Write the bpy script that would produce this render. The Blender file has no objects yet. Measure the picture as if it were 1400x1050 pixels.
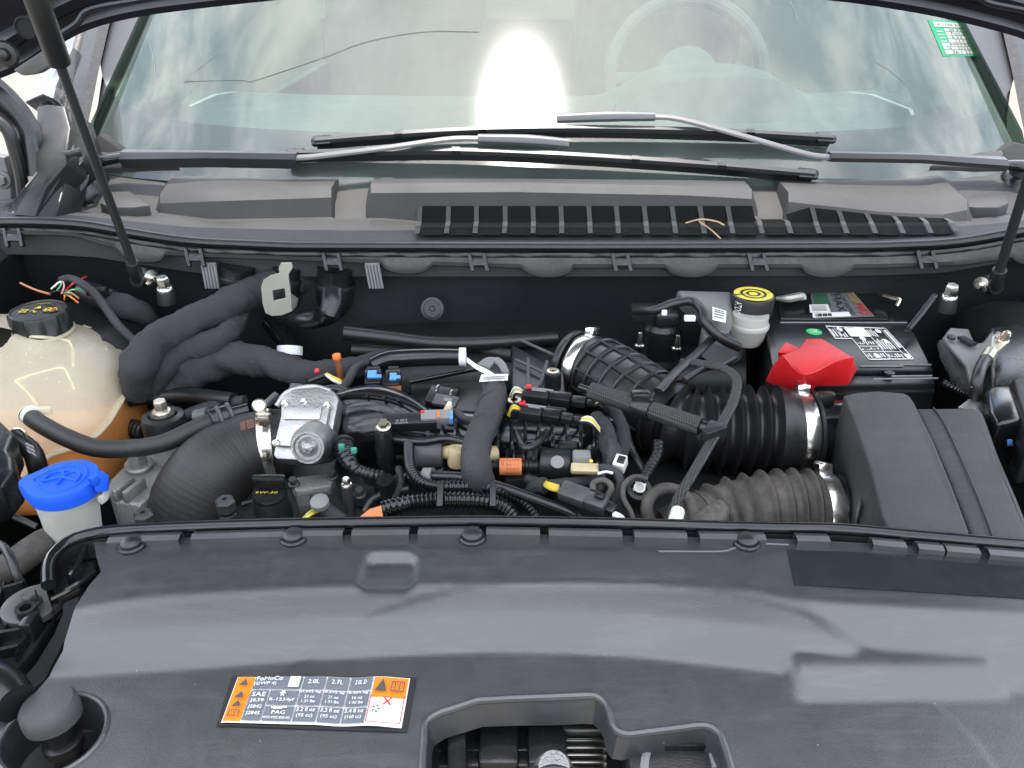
import bpy, bmesh, math, random
from mathutils import Vector, Matrix, Quaternion, geometry, noise
R = math.radians
random.seed(7)
sc = bpy.context.scene
col = sc.collection

# ------------------------------------------------------------------ camera
FPX, PITCH = 1100.0, R(28.0)            # focal length in photo pixels (1400 wide), pitch down
ZS, U = 0.97, 0.85                      # height of the front cover above ground; design unit in metres
CAM = Vector((0, 0, ZS + 0.46 * U))
cam = bpy.data.cameras.new('camera'); camo = bpy.data.objects.new('camera', cam); col.objects.link(camo)
camo.location = CAM; camo.rotation_euler = (math.pi / 2 - PITCH, 0, 0)
cam.sensor_width = 36; cam.lens = FPX / 1400 * 36; cam.clip_start = 0.02; cam.clip_end = 2000
sc.camera = camo

# ------------------------------------------------------------------ light
SUN = Vector((0.004, 0.250, 0.968)).normalized()   # direction towards the sun (behind the car, high)
EXPOSURE = 1.6
w = bpy.data.worlds.new('World'); sc.world = w; w.use_nodes = True
nt = w.node_tree; N = nt.nodes; L = nt.links
bg = N['Background']; bg.inputs[1].default_value = 0.15
sky = N.new('ShaderNodeTexSky'); sky.sky_type = 'NISHITA'; sky.sun_disc = False
sky.sun_elevation = math.asin(SUN.z); sky.sun_rotation = math.atan2(SUN.x, SUN.y)
sky.air_density = 1.0; sky.dust_density = 1.5
tc = N.new('ShaderNodeTexCoord'); mp = N.new('ShaderNodeMapping'); mp.inputs['Scale'].default_value = (1, 1, 1.6)
L.new(tc.outputs['Generated'], mp.inputs[0])
cn = N.new('ShaderNodeTexNoise'); cn.inputs['Scale'].default_value = 5.5; cn.inputs['Detail'].default_value = 10
cn.inputs['Roughness'].default_value = 0.62; cn.inputs['Distortion'].default_value = 0.35
L.new(mp.outputs[0], cn.inputs[0])
cr = N.new('ShaderNodeValToRGB'); cr.color_ramp.elements[0].position = 0.42; cr.color_ramp.elements[1].position = 0.62
cr.color_ramp.elements[0].color = (0, 0, 0, 1); cr.color_ramp.elements[1].color = (0.9, 0.9, 0.9, 1)
L.new(cn.outputs[0], cr.inputs[0])
mx = N.new('ShaderNodeMix'); mx.data_type = 'RGBA'
L.new(cr.outputs[0], mx.inputs[0]); L.new(sky.outputs[0], mx.inputs[6]); mx.inputs[7].default_value = (15.0, 14.8, 14.4, 1)
L.new(mx.outputs[2], bg.inputs[0])
sd = bpy.data.lights.new('sun', 'SUN'); sd.energy = 2.0; sd.angle = R(0.53); sd.color = (1.0, 0.955, 0.89)
so = bpy.data.objects.new('sun', sd); col.objects.link(so)
so.rotation_euler = SUN.to_track_quat('Z', 'Y').to_euler(); so.location = (0, 3, 6)

sc.view_settings.view_transform = 'Standard'; sc.view_settings.look = 'None'
sc.view_settings.gamma = 1; sc.view_settings.use_curve_mapping = False
sc.view_settings.exposure = EXPOSURE
sc.cycles.use_denoising = True
sc.cycles.max_bounces = 8; sc.cycles.transparent_max_bounces = 12
sc.cycles.sample_clamp_indirect = 1.0
sc.cycles.caustics_reflective = False; sc.cycles.caustics_refractive = False

# ------------------------------------------------------------------ pixel -> place
CP, SP = math.cos(PITCH), math.sin(PITCH)
def ray(px, py):
    dx = (px - 700) / FPX; dy = (525 - py) / FPX
    return Vector((dx, CP + dy * SP, -SP + dy * CP))
def Zd(d): return ZS + U * d
def PZ(px, py, d):                       # point of that pixel at height d (design units above the cover)
    r = ray(px, py); t = (Zd(d) - CAM.z) / r.z
    return CAM + r * t
def PY(px, py, yd):                      # point of that pixel at distance yd from the camera (design units)
    r = ray(px, py); t = U * yd / r.y
    return CAM + r * t
def K(p):                                # metres per pixel at a point
    q = p - CAM
    return (q.y * CP - q.z * SP) / FPX
def PT(*pts): return [PZ(*p) for p in pts]
def surf(px, py, h):                     # point of that pixel on a height field h(x, y)
    z = ZS
    for _ in range(40):
        r = ray(px, py); p = CAM + r * ((z - CAM.z) / r.z)
        z = 0.5 * z + 0.5 * h(p.x, p.y)
    return Vector((p.x, p.y, h(p.x, p.y)))

# ------------------------------------------------------------------ materials
MATS = {}
def mat(name, c, rough=0.5, metal=0.0, dust=0.0, dustc=(0.20, 0.19, 0.17), var=0.12, bump=0.0, bscale=900, spec=0.5, dscale=14, coat=0.0, rvar=0.06, emis=None, trans=0.0, specks=0.0, scuff=0.0):
    m = bpy.data.materials.new(name); m.use_nodes = True; nt = m.node_tree; N = nt.nodes; L = nt.links
    b = N['Principled BSDF']; c = tuple(c) + (1,)
    b.inputs['Metallic'].default_value = metal; b.inputs['Specular IOR Level'].default_value = spec
    b.inputs['Coat Weight'].default_value = coat; b.inputs['Coat Roughness'].default_value = 0.08
    tc = N.new('ShaderNodeTexCoord')
    n1 = N.new('ShaderNodeTexNoise'); n1.inputs['Scale'].default_value = dscale; n1.inputs['Detail'].default_value = 8; n1.inputs['Roughness'].default_value = 0.65
    gm = N.new('ShaderNodeNewGeometry')
    L.new(gm.outputs['Position'], n1.inputs[0])
    # base colour variation
    r1 = N.new('ShaderNodeMapRange'); r1.inputs[1].default_value = 0.3; r1.inputs[2].default_value = 0.7
    r1.inputs[3].default_value = 1 - var; r1.inputs[4].default_value = 1 + var; L.new(n1.outputs[0], r1.inputs[0])
    v = N.new('ShaderNodeVectorMath'); v.operation = 'SCALE'; v.inputs[0].default_value = c[:3]; L.new(r1.outputs[0], v.inputs[3])
    last = v.outputs[0]
    n2 = N.new('ShaderNodeTexNoise'); n2.inputs['Scale'].default_value = dscale * 7; n2.inputs['Detail'].default_value = 6; n2.inputs['Roughness'].default_value = 0.7
    L.new(gm.outputs['Position'], n2.inputs[0])
    if dust > 0:
        # dust lies on faces that look up, in blotches
        sx = N.new('ShaderNodeSeparateXYZ'); L.new(gm.outputs['Normal'], sx.inputs[0])
        up = N.new('ShaderNodeMapRange'); up.inputs[1].default_value = -0.2; up.inputs[2].default_value = 1.0; up.inputs[3].default_value = 0.25; up.inputs[4].default_value = 1.0
        L.new(sx.outputs[2], up.inputs[0])
        mu = N.new('ShaderNodeMath'); mu.operation = 'MULTIPLY'; L.new(n1.outputs[0], mu.inputs[0]); L.new(n2.outputs[0], mu.inputs[1])
        r2 = N.new('ShaderNodeMapRange'); r2.inputs[1].default_value = 0.12; r2.inputs[2].default_value = 0.42; r2.inputs[3].default_value = 0; r2.inputs[4].default_value = dust
        L.new(mu.outputs[0], r2.inputs[0])
        m2 = N.new('ShaderNodeMath'); m2.operation = 'MULTIPLY'; L.new(r2.outputs[0], m2.inputs[0]); L.new(up.outputs[0], m2.inputs[1])
        mx = N.new('ShaderNodeMix'); mx.data_type = 'RGBA'; L.new(m2.outputs[0], mx.inputs[0]); L.new(last, mx.inputs[6]); mx.inputs[7].default_value = tuple(dustc) + (1,)
        last = mx.outputs[2]
    if specks > 0:                                   # sparse pale dust grains
        vo = N.new('ShaderNodeTexVoronoi'); vo.inputs['Scale'].default_value = 42; L.new(gm.outputs['Position'], vo.inputs[0])
        rs = N.new('ShaderNodeMapRange'); rs.inputs[1].default_value = 0.012; rs.inputs[2].default_value = 0.028; rs.inputs[3].default_value = specks; rs.inputs[4].default_value = 0; L.new(vo.outputs[0], rs.inputs[0])
        mq = N.new('ShaderNodeMix'); mq.data_type = 'RGBA'; L.new(rs.outputs[0], mq.inputs[0]); L.new(last, mq.inputs[6]); mq.inputs[7].default_value = (.5, .5, .48, 1); last = mq.outputs[2]
    if scuff > 0:                                    # faint streaky scuffs and hazy wipe marks
        mpp = N.new('ShaderNodeMapping'); mpp.inputs['Scale'].default_value = (5, 34, 8); mpp.inputs['Rotation'].default_value = (0, 0, .25); L.new(gm.outputs['Position'], mpp.inputs[0])
        ns = N.new('ShaderNodeTexNoise'); ns.inputs['Scale'].default_value = 2.2; ns.inputs['Detail'].default_value = 9; ns.inputs['Roughness'].default_value = .72; L.new(mpp.outputs[0], ns.inputs[0])
        rq = N.new('ShaderNodeMapRange'); rq.inputs[1].default_value = 0.52; rq.inputs[2].default_value = 0.80; rq.inputs[3].default_value = 0; rq.inputs[4].default_value = scuff; L.new(ns.outputs[0], rq.inputs[0])
        mq = N.new('ShaderNodeMix'); mq.data_type = 'RGBA'; L.new(rq.outputs[0], mq.inputs[0]); L.new(last, mq.inputs[6]); mq.inputs[7].default_value = (.17, .17, .165, 1); last = mq.outputs[2]
    L.new(last, b.inputs['Base Color'])
    r3 = N.new('ShaderNodeMapRange'); r3.inputs[1].default_value = 0.3; r3.inputs[2].default_value = 0.7
    r3.inputs[3].default_value = max(0.03, rough - rvar); r3.inputs[4].default_value = min(1, rough + rvar); L.new(n2.outputs[0], r3.inputs[0])
    L.new(r3.outputs[0], b.inputs['Roughness'])
    if bump > 0:
        n3 = N.new('ShaderNodeTexNoise'); n3.inputs['Scale'].default_value = bscale; n3.inputs['Detail'].default_value = 3
        L.new(gm.outputs['Position'], n3.inputs[0])
        bp = N.new('ShaderNodeBump'); bp.inputs['Strength'].default_value = bump; bp.inputs['Distance'].default_value = 0.001
        L.new(n3.outputs[0], bp.inputs['Height']); L.new(bp.outputs[0], b.inputs['Normal'])
    if trans > 0:
        out = N['Material Output']
        tr = N.new('ShaderNodeBsdfTransparent'); tl = N.new('ShaderNodeBsdfTranslucent'); tl.inputs[0].default_value = c
        ms = N.new('ShaderNodeMixShader'); ms.inputs[0].default_value = 0.45
        L.new(b.outputs[0], ms.inputs[1]); L.new(tl.outputs[0], ms.inputs[2])
        m3 = N.new('ShaderNodeMixShader'); m3.inputs[0].default_value = trans
        L.new(ms.outputs[0], m3.inputs[1]); L.new(tr.outputs[0], m3.inputs[2]); L.new(m3.outputs[0], out.inputs[0])
    MATS[name] = m
    return m
mat('black_plastic', (0.010, 0.0105, 0.011), 0.36, dust=0.13, dustc=(0.10, 0.098, 0.09), bump=0.25)
mat('satin_plastic', (0.008, 0.0085, 0.009), 0.25, dust=0.07, dustc=(0.09, 0.09, 0.085), bump=0.10)
mat('battery_plastic', (0.006, 0.007, 0.0075), 0.30, dust=0.04, dustc=(0.08, 0.08, 0.08), var=0.05, rvar=0.03)
mat('gloss_plastic', (0.006, 0.0065, 0.007), 0.15, dust=0.03, rvar=0.04)
mat('cover_plastic', (0.027, 0.0283, 0.030), 0.37, spec=1.0, dust=0.04, dustc=(0.16, 0.16, 0.16), bump=0.16, bscale=1100, var=0.08, rvar=0.05, dscale=9, specks=.30, scuff=.22)
mat('smooth_cover_plastic', (0.016, 0.018, 0.022), 0.16, spec=0.8, dust=0.05, var=0.05, rvar=0.04)
mat('seal_dusty', (0.030, 0.029, 0.028), 0.7, dust=0.7, dustc=(0.13, 0.125, 0.115), dscale=22)
mat('cowl_plastic', (0.025, 0.0248, 0.025), 0.60, dust=0.25, dustc=(0.07, 0.068, 0.066), bump=0.5, bscale=1200, dscale=9)
mat('airbox_plastic', (0.026, 0.0265, 0.028), 0.50, dust=0.10, bump=0.9, bscale=900, var=0.06, specks=.30, scuff=.15)
mat('rubber', (0.009, 0.009, 0.0095), 0.38, dust=0.16, dustc=(0.10, 0.096, 0.088))
mat('dusty_rubber', (0.030, 0.028, 0.026), 0.70, dust=0.75, dustc=(0.17, 0.155, 0.135), dscale=20, bump=0.5, bscale=500)
mat('hose_rubber', (0.013, 0.0125, 0.012), 0.42, dust=0.22, dustc=(0.09, 0.083, 0.075), bump=0.6, bscale=1100)
mat('loom_cloth', (0.024, 0.0245, 0.026), 0.85, dust=0.25, dustc=(0.075, 0.075, 0.075), bump=1.0, bscale=260)
mat('loom_tape', (0.020, 0.021, 0.022), 0.75, dust=0.4, dustc=(0.10, 0.10, 0.10), bump=0.9, bscale=500)
mat('dark_void', (0.006, 0.006, 0.007), 0.8)
mat('bay_black', (0.006, 0.0065, 0.007), 0.5, dust=0.12, dustc=(0.05, 0.05, 0.05))
mat('insulation', (0.004, 0.0055, 0.0065), 0.6, spec=0.3, dust=0.06, dustc=(0.035, 0.04, 0.042), bump=0.5, bscale=120)
mat('car_paint', (0.030, 0.031, 0.034), 0.25, coat=1.0, rvar=0.04)
mat('grey_paint', (0.10, 0.10, 0.10), 0.4, dust=0.3)
mat('hood_paint', (0.007, 0.007, 0.010), 0.35, coat=0.15, rvar=0.05)
mat('cast_aluminium', (0.40, 0.40, 0.395), 0.42, metal=1.0, dust=0.12, dustc=(0.22, 0.21, 0.2), var=0.15, bump=0.6, bscale=600)
mat('dull_aluminium', (0.34, 0.34, 0.33), 0.55, metal=0.85, dust=0.5, dustc=(0.15, 0.14, 0.13), var=0.25, bump=1.0, bscale=500)
mat('steel', (0.68, 0.66, 0.62), 0.24, metal=1.0, rvar=0.08)
mat('zinc', (0.62, 0.58, 0.48), 0.35, metal=1.0, dust=0.2)
mat('dark_steel', (0.07, 0.07, 0.07), 0.50, metal=0.7, dust=0.2)
mat('bracket_metal', (0.42, 0.42, 0.37), 0.5, metal=0.7, dust=0.35, dustc=(0.3, 0.29, 0.25))
mat('arm_satin', (0.075, 0.075, 0.077), 0.36, spec=0.6, rvar=0.05)
mat('arm_black', (0.022, 0.023, 0.024), 0.36, rvar=0.05)
mat('white_plastic', (0.72, 0.71, 0.66), 0.35, trans=0.12)
mat('milky_plastic', (0.90, 0.84, 0.66), 0.28, trans=0.24, var=0.05)
mat('coolant', (0.90, 0.42, 0.07), 0.15, var=0.05)
mat('amber_plastic', (0.74, 0.40, 0.13), 0.30, var=0.12, trans=0.10)
mat('blue_plastic', (0.008, 0.085, 0.62), 0.60, spec=0.3, var=0.04, rvar=0.05)
mat('light_blue', (0.10, 0.30, 0.78), 0.4)
mat('red_plastic', (0.50, 0.010, 0.014), 0.42, var=0.05, bump=0.3)
mat('red_wire', (0.6, 0.02, 0.04), 0.4)
mat('pink_wire', (0.7, 0.25, 0.3), 0.4)
mat('orange_plastic', (0.72, 0.17, 0.025), 0.45)
mat('brown_plastic', (0.22, 0.075, 0.03), 0.5)
mat('orange_print', (0.86, 0.20, 0.012), 0.38, var=0.04)
mat('orange_paper', (0.66, 0.21, 0.07), 0.6)
mat('yellow_wire', (0.62, 0.47, 0.05), 0.4)
mat('green_wire', (0.10, 0.42, 0.20), 0.4)
mat('white_wire', (0.74, 0.74, 0.70), 0.4)
mat('brown_wire', (0.42, 0.17, 0.07), 0.4)
mat('beige_plastic', (0.50, 0.42, 0.24), 0.5, dust=0.2)
mat('grey_plastic', (0.19, 0.195, 0.195), 0.55, dust=0.4)
mat('dark_grey_plastic', (0.05, 0.052, 0.055), 0.5, dust=0.4)
mat('white_print', (0.74, 0.74, 0.73), 0.55, var=0.04)
mat('yellow_print', (0.62, 0.52, 0.03), 0.5, var=0.15)
mat('label_grey', (0.12, 0.135, 0.155), 0.4, var=0.05)
mat('silver_label', (0.20, 0.21, 0.205), 0.35, metal=0.3, var=0.08)
mat('green_print', (0.02, 0.42, 0.12), 0.5)
mat('dark_green_print', (0.03, 0.10, 0.06), 0.5)
mat('sticker_green', (0.010, 0.20, 0.095), 0.6, spec=0.2)
mat('sticker_white', (0.30, 0.30, 0.29), 0.6, spec=0.2)
mat('red_print', (0.62, 0.02, 0.03), 0.5)
mat('black_print', (0.012, 0.012, 0.013), 0.5)
mat('gold_print', (0.45, 0.30, 0.03), 0.45)
mat('teal_plastic', (0.04, 0.30, 0.20), 0.4)
mat('foam', (0.018, 0.018, 0.018), 0.95, bump=1.0, bscale=400)
mat('dash_vinyl', (0.30, 0.32, 0.30), 0.7, bump=0.6, bscale=800)
mat('dash_dark', (0.05, 0.052, 0.055), 0.7)
mat('seat_cloth', (0.26, 0.27, 0.25), 0.9)
mat('straw', (0.45, 0.32, 0.18), 0.8)
mat('asphalt', (0.17, 0.155, 0.13), 0.9, dscale=.4, var=0.12)
mat('core_metal', (0.42, 0.42, 0.40), 0.35, metal=1.0, dust=0.3)

# ------------------------------------------------------------------ mesh helpers
def bridge_mat(z, x=None):
    z = z.normalized()
    x = (x or (Vector((0, 0, 1)) if abs(z.z) < 0.9 else Vector((1, 0, 0))))
    x = (x - z * x.dot(z)).normalized(); y = z.cross(x)
    return Matrix((x, y, z)).transposed()
def spline(pts, step):
    if len(pts) == 2: pts = [pts[0], (pts[0] + pts[1]) / 2, pts[1]]
    P = [pts[0] * 2 - pts[1]] + list(pts) + [pts[-1] * 2 - pts[-2]]
    dense, par = [], []
    for i in range(1, len(P) - 2):
        n = 24
        for k in range(n):
            t = k / n; a, b, c, d = P[i - 1], P[i], P[i + 1], P[i + 2]
            dense.append(0.5 * ((2 * b) + (c - a) * t + (2 * a - 5 * b + 4 * c - d) * t * t + (3 * b - a - 3 * c + d) * t ** 3)); par.append(i - 1 + t)
    dense.append(P[-2]); par.append(len(pts) - 1)
    cum = [0]
    for i in range(1, len(dense)): cum.append(cum[-1] + (dense[i] - dense[i - 1]).length)
    Ltot = cum[-1]; n = max(2, int(round(Ltot / step))); out, prm, ss = [], [], []; j = 0
    for k in range(n + 1):
        s = Ltot * k / n
        while j < len(cum) - 2 and cum[j + 1] < s: j += 1
        f = (s - cum[j]) / max(1e-9, cum[j + 1] - cum[j])
        out.append(dense[j].lerp(dense[j + 1], f)); prm.append(par[j] + (par[j + 1] - par[j]) * f); ss.append(s)
    return out, prm, ss, Ltot
class MB:
    def __init__(s): s.v = []; s.f = []
    def add(s, vs, fs):
        o = len(s.v); s.v += [Vector(v) for v in vs]; s.f += [[i + o for i in f] for f in fs]; return s
    def bm(s, bm, M=None):
        bm.verts.index_update(); s.add([(M @ v.co) if M else v.co.copy() for v in bm.verts], [[v.index for v in f.verts] for f in bm.faces]); bm.free(); return s
    def box(s, c, size, rot=None, bev=0.0, seg=2, taper=None):
        b = bmesh.new(); bmesh.ops.create_cube(b, size=1)
        for v in b.verts:
            if taper and v.co.z > 0: v.co.x *= taper[0]; v.co.y *= taper[1]
            v.co = Vector((v.co.x * size[0], v.co.y * size[1], v.co.z * size[2]))
        if bev > 0: bmesh.ops.bevel(b, geom=list(b.edges), offset=min(bev, 0.49 * min(size)), segments=seg, profile=0.5, affect='EDGES')
        Mx = Matrix.Translation(c)
        if rot is not None: Mx = Mx @ (rot.to_4x4() if isinstance(rot, Matrix) else Matrix.Rotation(rot[2], 4, 'Z') @ Matrix.Rotation(rot[1], 4, 'Y') @ Matrix.Rotation(rot[0], 4, 'X'))
        return s.bm(b, Mx)
    def lathe(s, c, axis, prof, n=24, xdir=None, hexa=False):           # prof: [(r, h)] along axis
        Mx = bridge_mat(Vector(axis), xdir); rows = []
        vs, fs = [], []
        for r, h in prof:
            for k in range(n):
                a = 2 * math.pi * k / n; vs.append(Vector(c) + Mx @ Vector((r * math.cos(a), r * math.sin(a), h)))
        for i in range(len(prof) - 1):
            for k in range(n): fs.append([i * n + k, i * n + (k + 1) % n, (i + 1) * n + (k + 1) % n, (i + 1) * n + k])
        if prof[0][0] > 1e-6: fs.append([k for k in range(n)][::-1])
        if prof[-1][0] > 1e-6: fs.append([(len(prof) - 1) * n + k for k in range(n)])
        return s.add(vs, fs)
    def cyl(s, p0, p1, r, r1=None, n=16, bev=0.0):
        d = Vector(p1) - Vector(p0); h = d.length; r1 = r if r1 is None else r1
        pr = [(r, 0), (r1, h)] if bev <= 0 else [(max(r - bev, 1e-5), 0), (r - bev * .3, bev * .3), (r, bev), (r1, h - bev), (r1 - bev * .3, h - bev * .3), (max(r1 - bev, 1e-5), h)]
        return s.lathe(p0, d, pr, n)
    def tube(s, pts, r, n=12, step=None, rf=None, flat=1.0, up=None, cap=True, wob=0.0):
        r0 = r[0] if isinstance(r, (list, tuple)) else r
        out, prm, ss, Lt = spline([Vector(p) for p in pts], step or max(0.003, r0 * 0.6))
        tang = [(out[min(i + 1, len(out) - 1)] - out[max(i - 1, 0)]).normalized() for i in range(len(out))]
        x = up if up is not None else (Vector((0, 0, 1)) if abs(tang[0].z) < 0.9 else Vector((0, 1, 0)))
        vs, fs = [], []
        for i, p in enumerate(out):
            t = tang[i]; x = (x - t * x.dot(t)).normalized(); y = t.cross(x)
            if isinstance(r, (list, tuple)):
                q = prm[i]; a = min(int(q), len(r) - 2); rr = r[a] + (r[a + 1] - r[a]) * (q - a)
            else: rr = r
            if rf: rr *= rf(ss[i], Lt)
            for k in range(n):
                an = 2 * math.pi * k / n
                q = rr * (1 + (wob * noise.noise(Vector((p.x * 30 + math.cos(an), p.y * 30 + math.sin(an), p.z * 30))) * .7 + wob * .55 * noise.noise(Vector((p.x * 110 + 2 * math.cos(an), p.y * 110 + 2 * math.sin(an), p.z * 110))) if wob else 0))
                vs.append(p + x * (q * flat * math.cos(an)) + y * (q * math.sin(an)))
        m = len(out)
        for i in range(m - 1):
            for k in range(n): fs.append([i * n + k, i * n + (k + 1) % n, (i + 1) * n + (k + 1) % n, (i + 1) * n + k])
        if cap: fs.append([k for k in range(n)][::-1]); fs.append([(m - 1) * n + k for k in range(n)])
        return s.add(vs, fs)
    def prism(s, poly, ext, bev=0.0, seg=2):                            # poly: world points in order; ext: extrusion vector
        b = bmesh.new(); vs = [b.verts.new(Vector(p)) for p in poly]; f = b.faces.new(vs)
        r = bmesh.ops.extrude_face_region(b, geom=[f])
        bmesh.ops.translate(b, verts=[g for g in r['geom'] if isinstance(g, bmesh.types.BMVert)], vec=Vector(ext))
        bmesh.ops.recalc_face_normals(b, faces=b.faces)
        if bev > 0: bmesh.ops.bevel(b, geom=list(b.edges), offset=bev, segments=seg, profile=0.5, affect='EDGES', clamp_overlap=True)
        return s.bm(b)
    def loft(s, rows, close=False, caps=False):
        n = len(rows[0]); vs = [p for r in rows for p in r]; fs = []
        for i in range(len(rows) - 1):
            for k in range(n if close else n - 1): fs.append([i * n + k, i * n + (k + 1) % n, (i + 1) * n + (k + 1) % n, (i + 1) * n + k])
        if caps: fs.append(list(range(n))[::-1]); fs.append([(len(rows) - 1) * n + k for k in range(n)])
        return s.add(vs, fs)
    def sheet(s, outline, holes, gap, h, thick=0.003):                  # height field cut to an outline with holes
        def inside(p, poly):
            c = False; j = len(poly) - 1
            for i in range(len(poly)):
                a, b = poly[i], poly[j]
                if (a[1] > p[1]) != (b[1] > p[1]) and p[0] < (b[0] - a[0]) * (p[1] - a[1]) / (b[1] - a[1]) + a[0]: c = not c
                j = i
            return c
        def refine(poly):
            o = []
            for i in range(len(poly)):
                a, b = Vector(poly[i][:2]), Vector(poly[(i + 1) % len(poly)][:2]); n = max(1, int((b - a).length / gap))
                o += [a.lerp(b, k / n) for k in range(n)]
            return o
        loops = [refine(outline)] + [refine(q) for q in holes]; pts, edges = [], []
        for lp in loops:
            o = len(pts); pts += lp; edges += [(o + i, o + (i + 1) % len(lp)) for i in range(len(lp))]
        bnd = list(pts)
        cell = {}
        for p in bnd: cell.setdefault((int(p.x / gap), int(p.y / gap)), []).append(p)
        xs = [p.x for p in loops[0]]; ys = [p.y for p in loops[0]]
        x = min(xs); row = 0
        nx = int((max(xs) - min(xs)) / gap); ny = int((max(ys) - min(ys)) / gap)
        for j in range(ny + 1):
            for i in range(nx + 1):
                p = Vector((min(xs) + (i + 0.5 * (j % 2)) * gap, min(ys) + j * gap))
                ci, cj = int(p.x / gap), int(p.y / gap)
                if any((q - p).length < gap * 0.55 for a in (-1, 0, 1) for b_ in (-1, 0, 1) for q in cell.get((ci + a, cj + b_), ())): continue
                if inside(p, loops[0]) and not any(inside(p, q) for q in loops[1:]): pts.append(p)
        vo, eo, fo, *_ = geometry.delaunay_2d_cdt(pts, edges, [], 1, 1e-6)
        keep = []
        for f in fo:
            c = sum((vo[i] for i in f), Vector((0, 0))) / len(f)
            if inside(c, loops[0]) and not any(inside(c, q) for q in loops[1:]):
                a, b, d = (vo[i] for i in f[:3])
                keep.append(list(f) if (b - a).cross(d - a) > 0 else list(f)[::-1])
        top = [Vector((p.x, p.y, h(p.x, p.y))) for p in vo]; n = len(top)
        ec = {}
        for f in keep:
            for i in range(3): ec[(f[i], f[(i + 1) % 3])] = 1
        rim = [e for e in ec if (e[1], e[0]) not in ec]
        low = [p - Vector((0, 0, thick)) for p in top]
        return s.add(top + low, keep + [[i + n for i in f[::-1]] for f in keep] + [[b, a, a + n, b + n] for a, b in rim])
    def build(s, name, m, parent=None, smooth=35, origin=None):
        used = sorted({i for f in s.f for i in f}); mp_ = {o: i for i, o in enumerate(used)}
        vs = [s.v[i] for i in used]; fs = [[mp_[i] for i in f] for f in s.f]
        lo = Vector((min(v[k] for v in vs) for k in range(3))); hi = Vector((max(v[k] for v in vs) for k in range(3)))
        o_ = Vector(origin) if origin is not None else Vector(((lo.x + hi.x) / 2, (lo.y + hi.y) / 2, lo.z))
        me = bpy.data.meshes.new(name); me.from_pydata([v - o_ for v in vs], [], fs); me.validate()
        b = bmesh.new(); b.from_mesh(me); bmesh.ops.recalc_face_normals(b, faces=b.faces) if not getattr(s, 'keepn', False) else None; b.to_mesh(me); b.free()
        me.materials.append(MATS[m])
        if smooth:
            me.polygons.foreach_set('use_smooth', [True] * len(me.polygons)); me.set_sharp_from_angle(angle=R(smooth))
        return put(name, me, o_, parent)
WORLD = {}
def put(name, me, loc, parent=None):
    o = bpy.data.objects.new(name, me); col.objects.link(o); WORLD[o.name] = Vector(loc)
    if parent is not None: o.parent = parent; o.location = Vector(loc) - WORLD[parent.name]
    else: o.location = loc
    return o
def thing(name, label, cat, loc, group=None):
    o = put(name, None, loc); o.empty_display_size = 0.02
    return tag(o, label, cat, group)
def tag(o, label, cat, group=None):
    o['label'] = label; o['category'] = cat
    if group: o['group'] = group
    return o
def struct(o): o['kind'] = 'structure'; return o
_txt = {}
def text_faces(body, spacing=1.0):
    k = (body, spacing)
    if k not in _txt:
        c = bpy.data.curves.new('t', 'FONT'); c.body = body; c.size = 1; c.resolution_u = 2; c.space_character = spacing
        o = bpy.data.objects.new('t', c); me = o.to_mesh()
        _txt[k] = ([v.co.copy() for v in me.vertices], [list(p.vertices) for p in me.polygons]); o.to_mesh_clear()
        bpy.data.objects.remove(o); bpy.data.curves.remove(c)
    return _txt[k]
def text_on(mb, body, box, fn, fit=True):          # box: u0, v0, u1, v1 in the label's own frame; fn(u, v) -> point
    vs, fs = text_faces(body)
    if not vs: return mb
    x0, x1 = min(v.x for v in vs), max(v.x for v in vs); y0, y1 = min(v.y for v in vs), max(v.y for v in vs)
    u0, v0, u1, v1 = box
    mb.add([fn(u0 + (v.x - x0) / (x1 - x0) * (u1 - u0), v0 + (v.y - y0) / max(1e-6, y1 - y0) * (v1 - v0)) for v in vs], fs)
    return mb
def patch(mb, box, fn, nu=1, nv=1):                 # flat print patch on a label
    u0, v0, u1, v1 = box
    rows = [[fn(u0 + (u1 - u0) * i / nu, v0 + (v1 - v0) * j / nv) for i in range(nu + 1)] for j in range(nv + 1)]
    return mb.loft(rows)
def quadfn(a, b, c, d, lift=0.0):                   # a,b bottom left/right, c,d top right/left
    n = (b - a).cross(d - a).normalized()
    if n.dot(CAM - a) < 0: n = -n
    return lambda u, v: a * (1 - u) * (1 - v) + b * u * (1 - v) + c * u * v + d * (1 - u) * v + n * lift
def hexbolt(mb, c, axis, r, h, flange=1.5):
    axis = Vector(axis).normalized()
    mb.lathe(c, axis, [(r * flange, 0), (r * flange, h * .15), (r * flange * .9, h * .25), (r * 1.05, h * .28)], 20)
    mb.lathe(Vector(c) + axis * h * .25, axis, [(r, 0), (r, h * .62), (r * .85, h * .75)], 6)
    return mb

# ================================================================== SETTING AND BODY
XC = 0.072                                           # centre line of the car
TH = math.tan(R(33)); GY, GZ, GB = 1.275, 1.078, 0.20  # windshield: rake, base line, sideways curve
def gb(dx): return .07 * dx * dx + .21 * dx ** 4
def gbp(dx): return .14 * dx + .84 * dx ** 3
def GL(px, py, lift=0.0):                            # pixel -> point on the windshield
    r = ray(px, py); lo, hi = 0.5, 4.0
    f = lambda t: (CAM.z + r.z * t - GZ) - TH * (r.y * t - GY - gb(r.x * t - XC))
    for _ in range(50):
        m = (lo + hi) / 2
        if f(m) > 0: lo = m
        else: hi = m
    p = CAM + r * lo; n = Vector((gbp(p.x - XC) * TH, -TH, 1)).normalized()
    return p + n * lift
def lerp_tab(tab, x):
    if x <= tab[0][0]: return tab[0][1]
    for (a, b), (c, d) in zip(tab, tab[1:]):
        if x <= c: return b + (d - b) * (x - a) / (c - a)
    return tab[-1][1]
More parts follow.
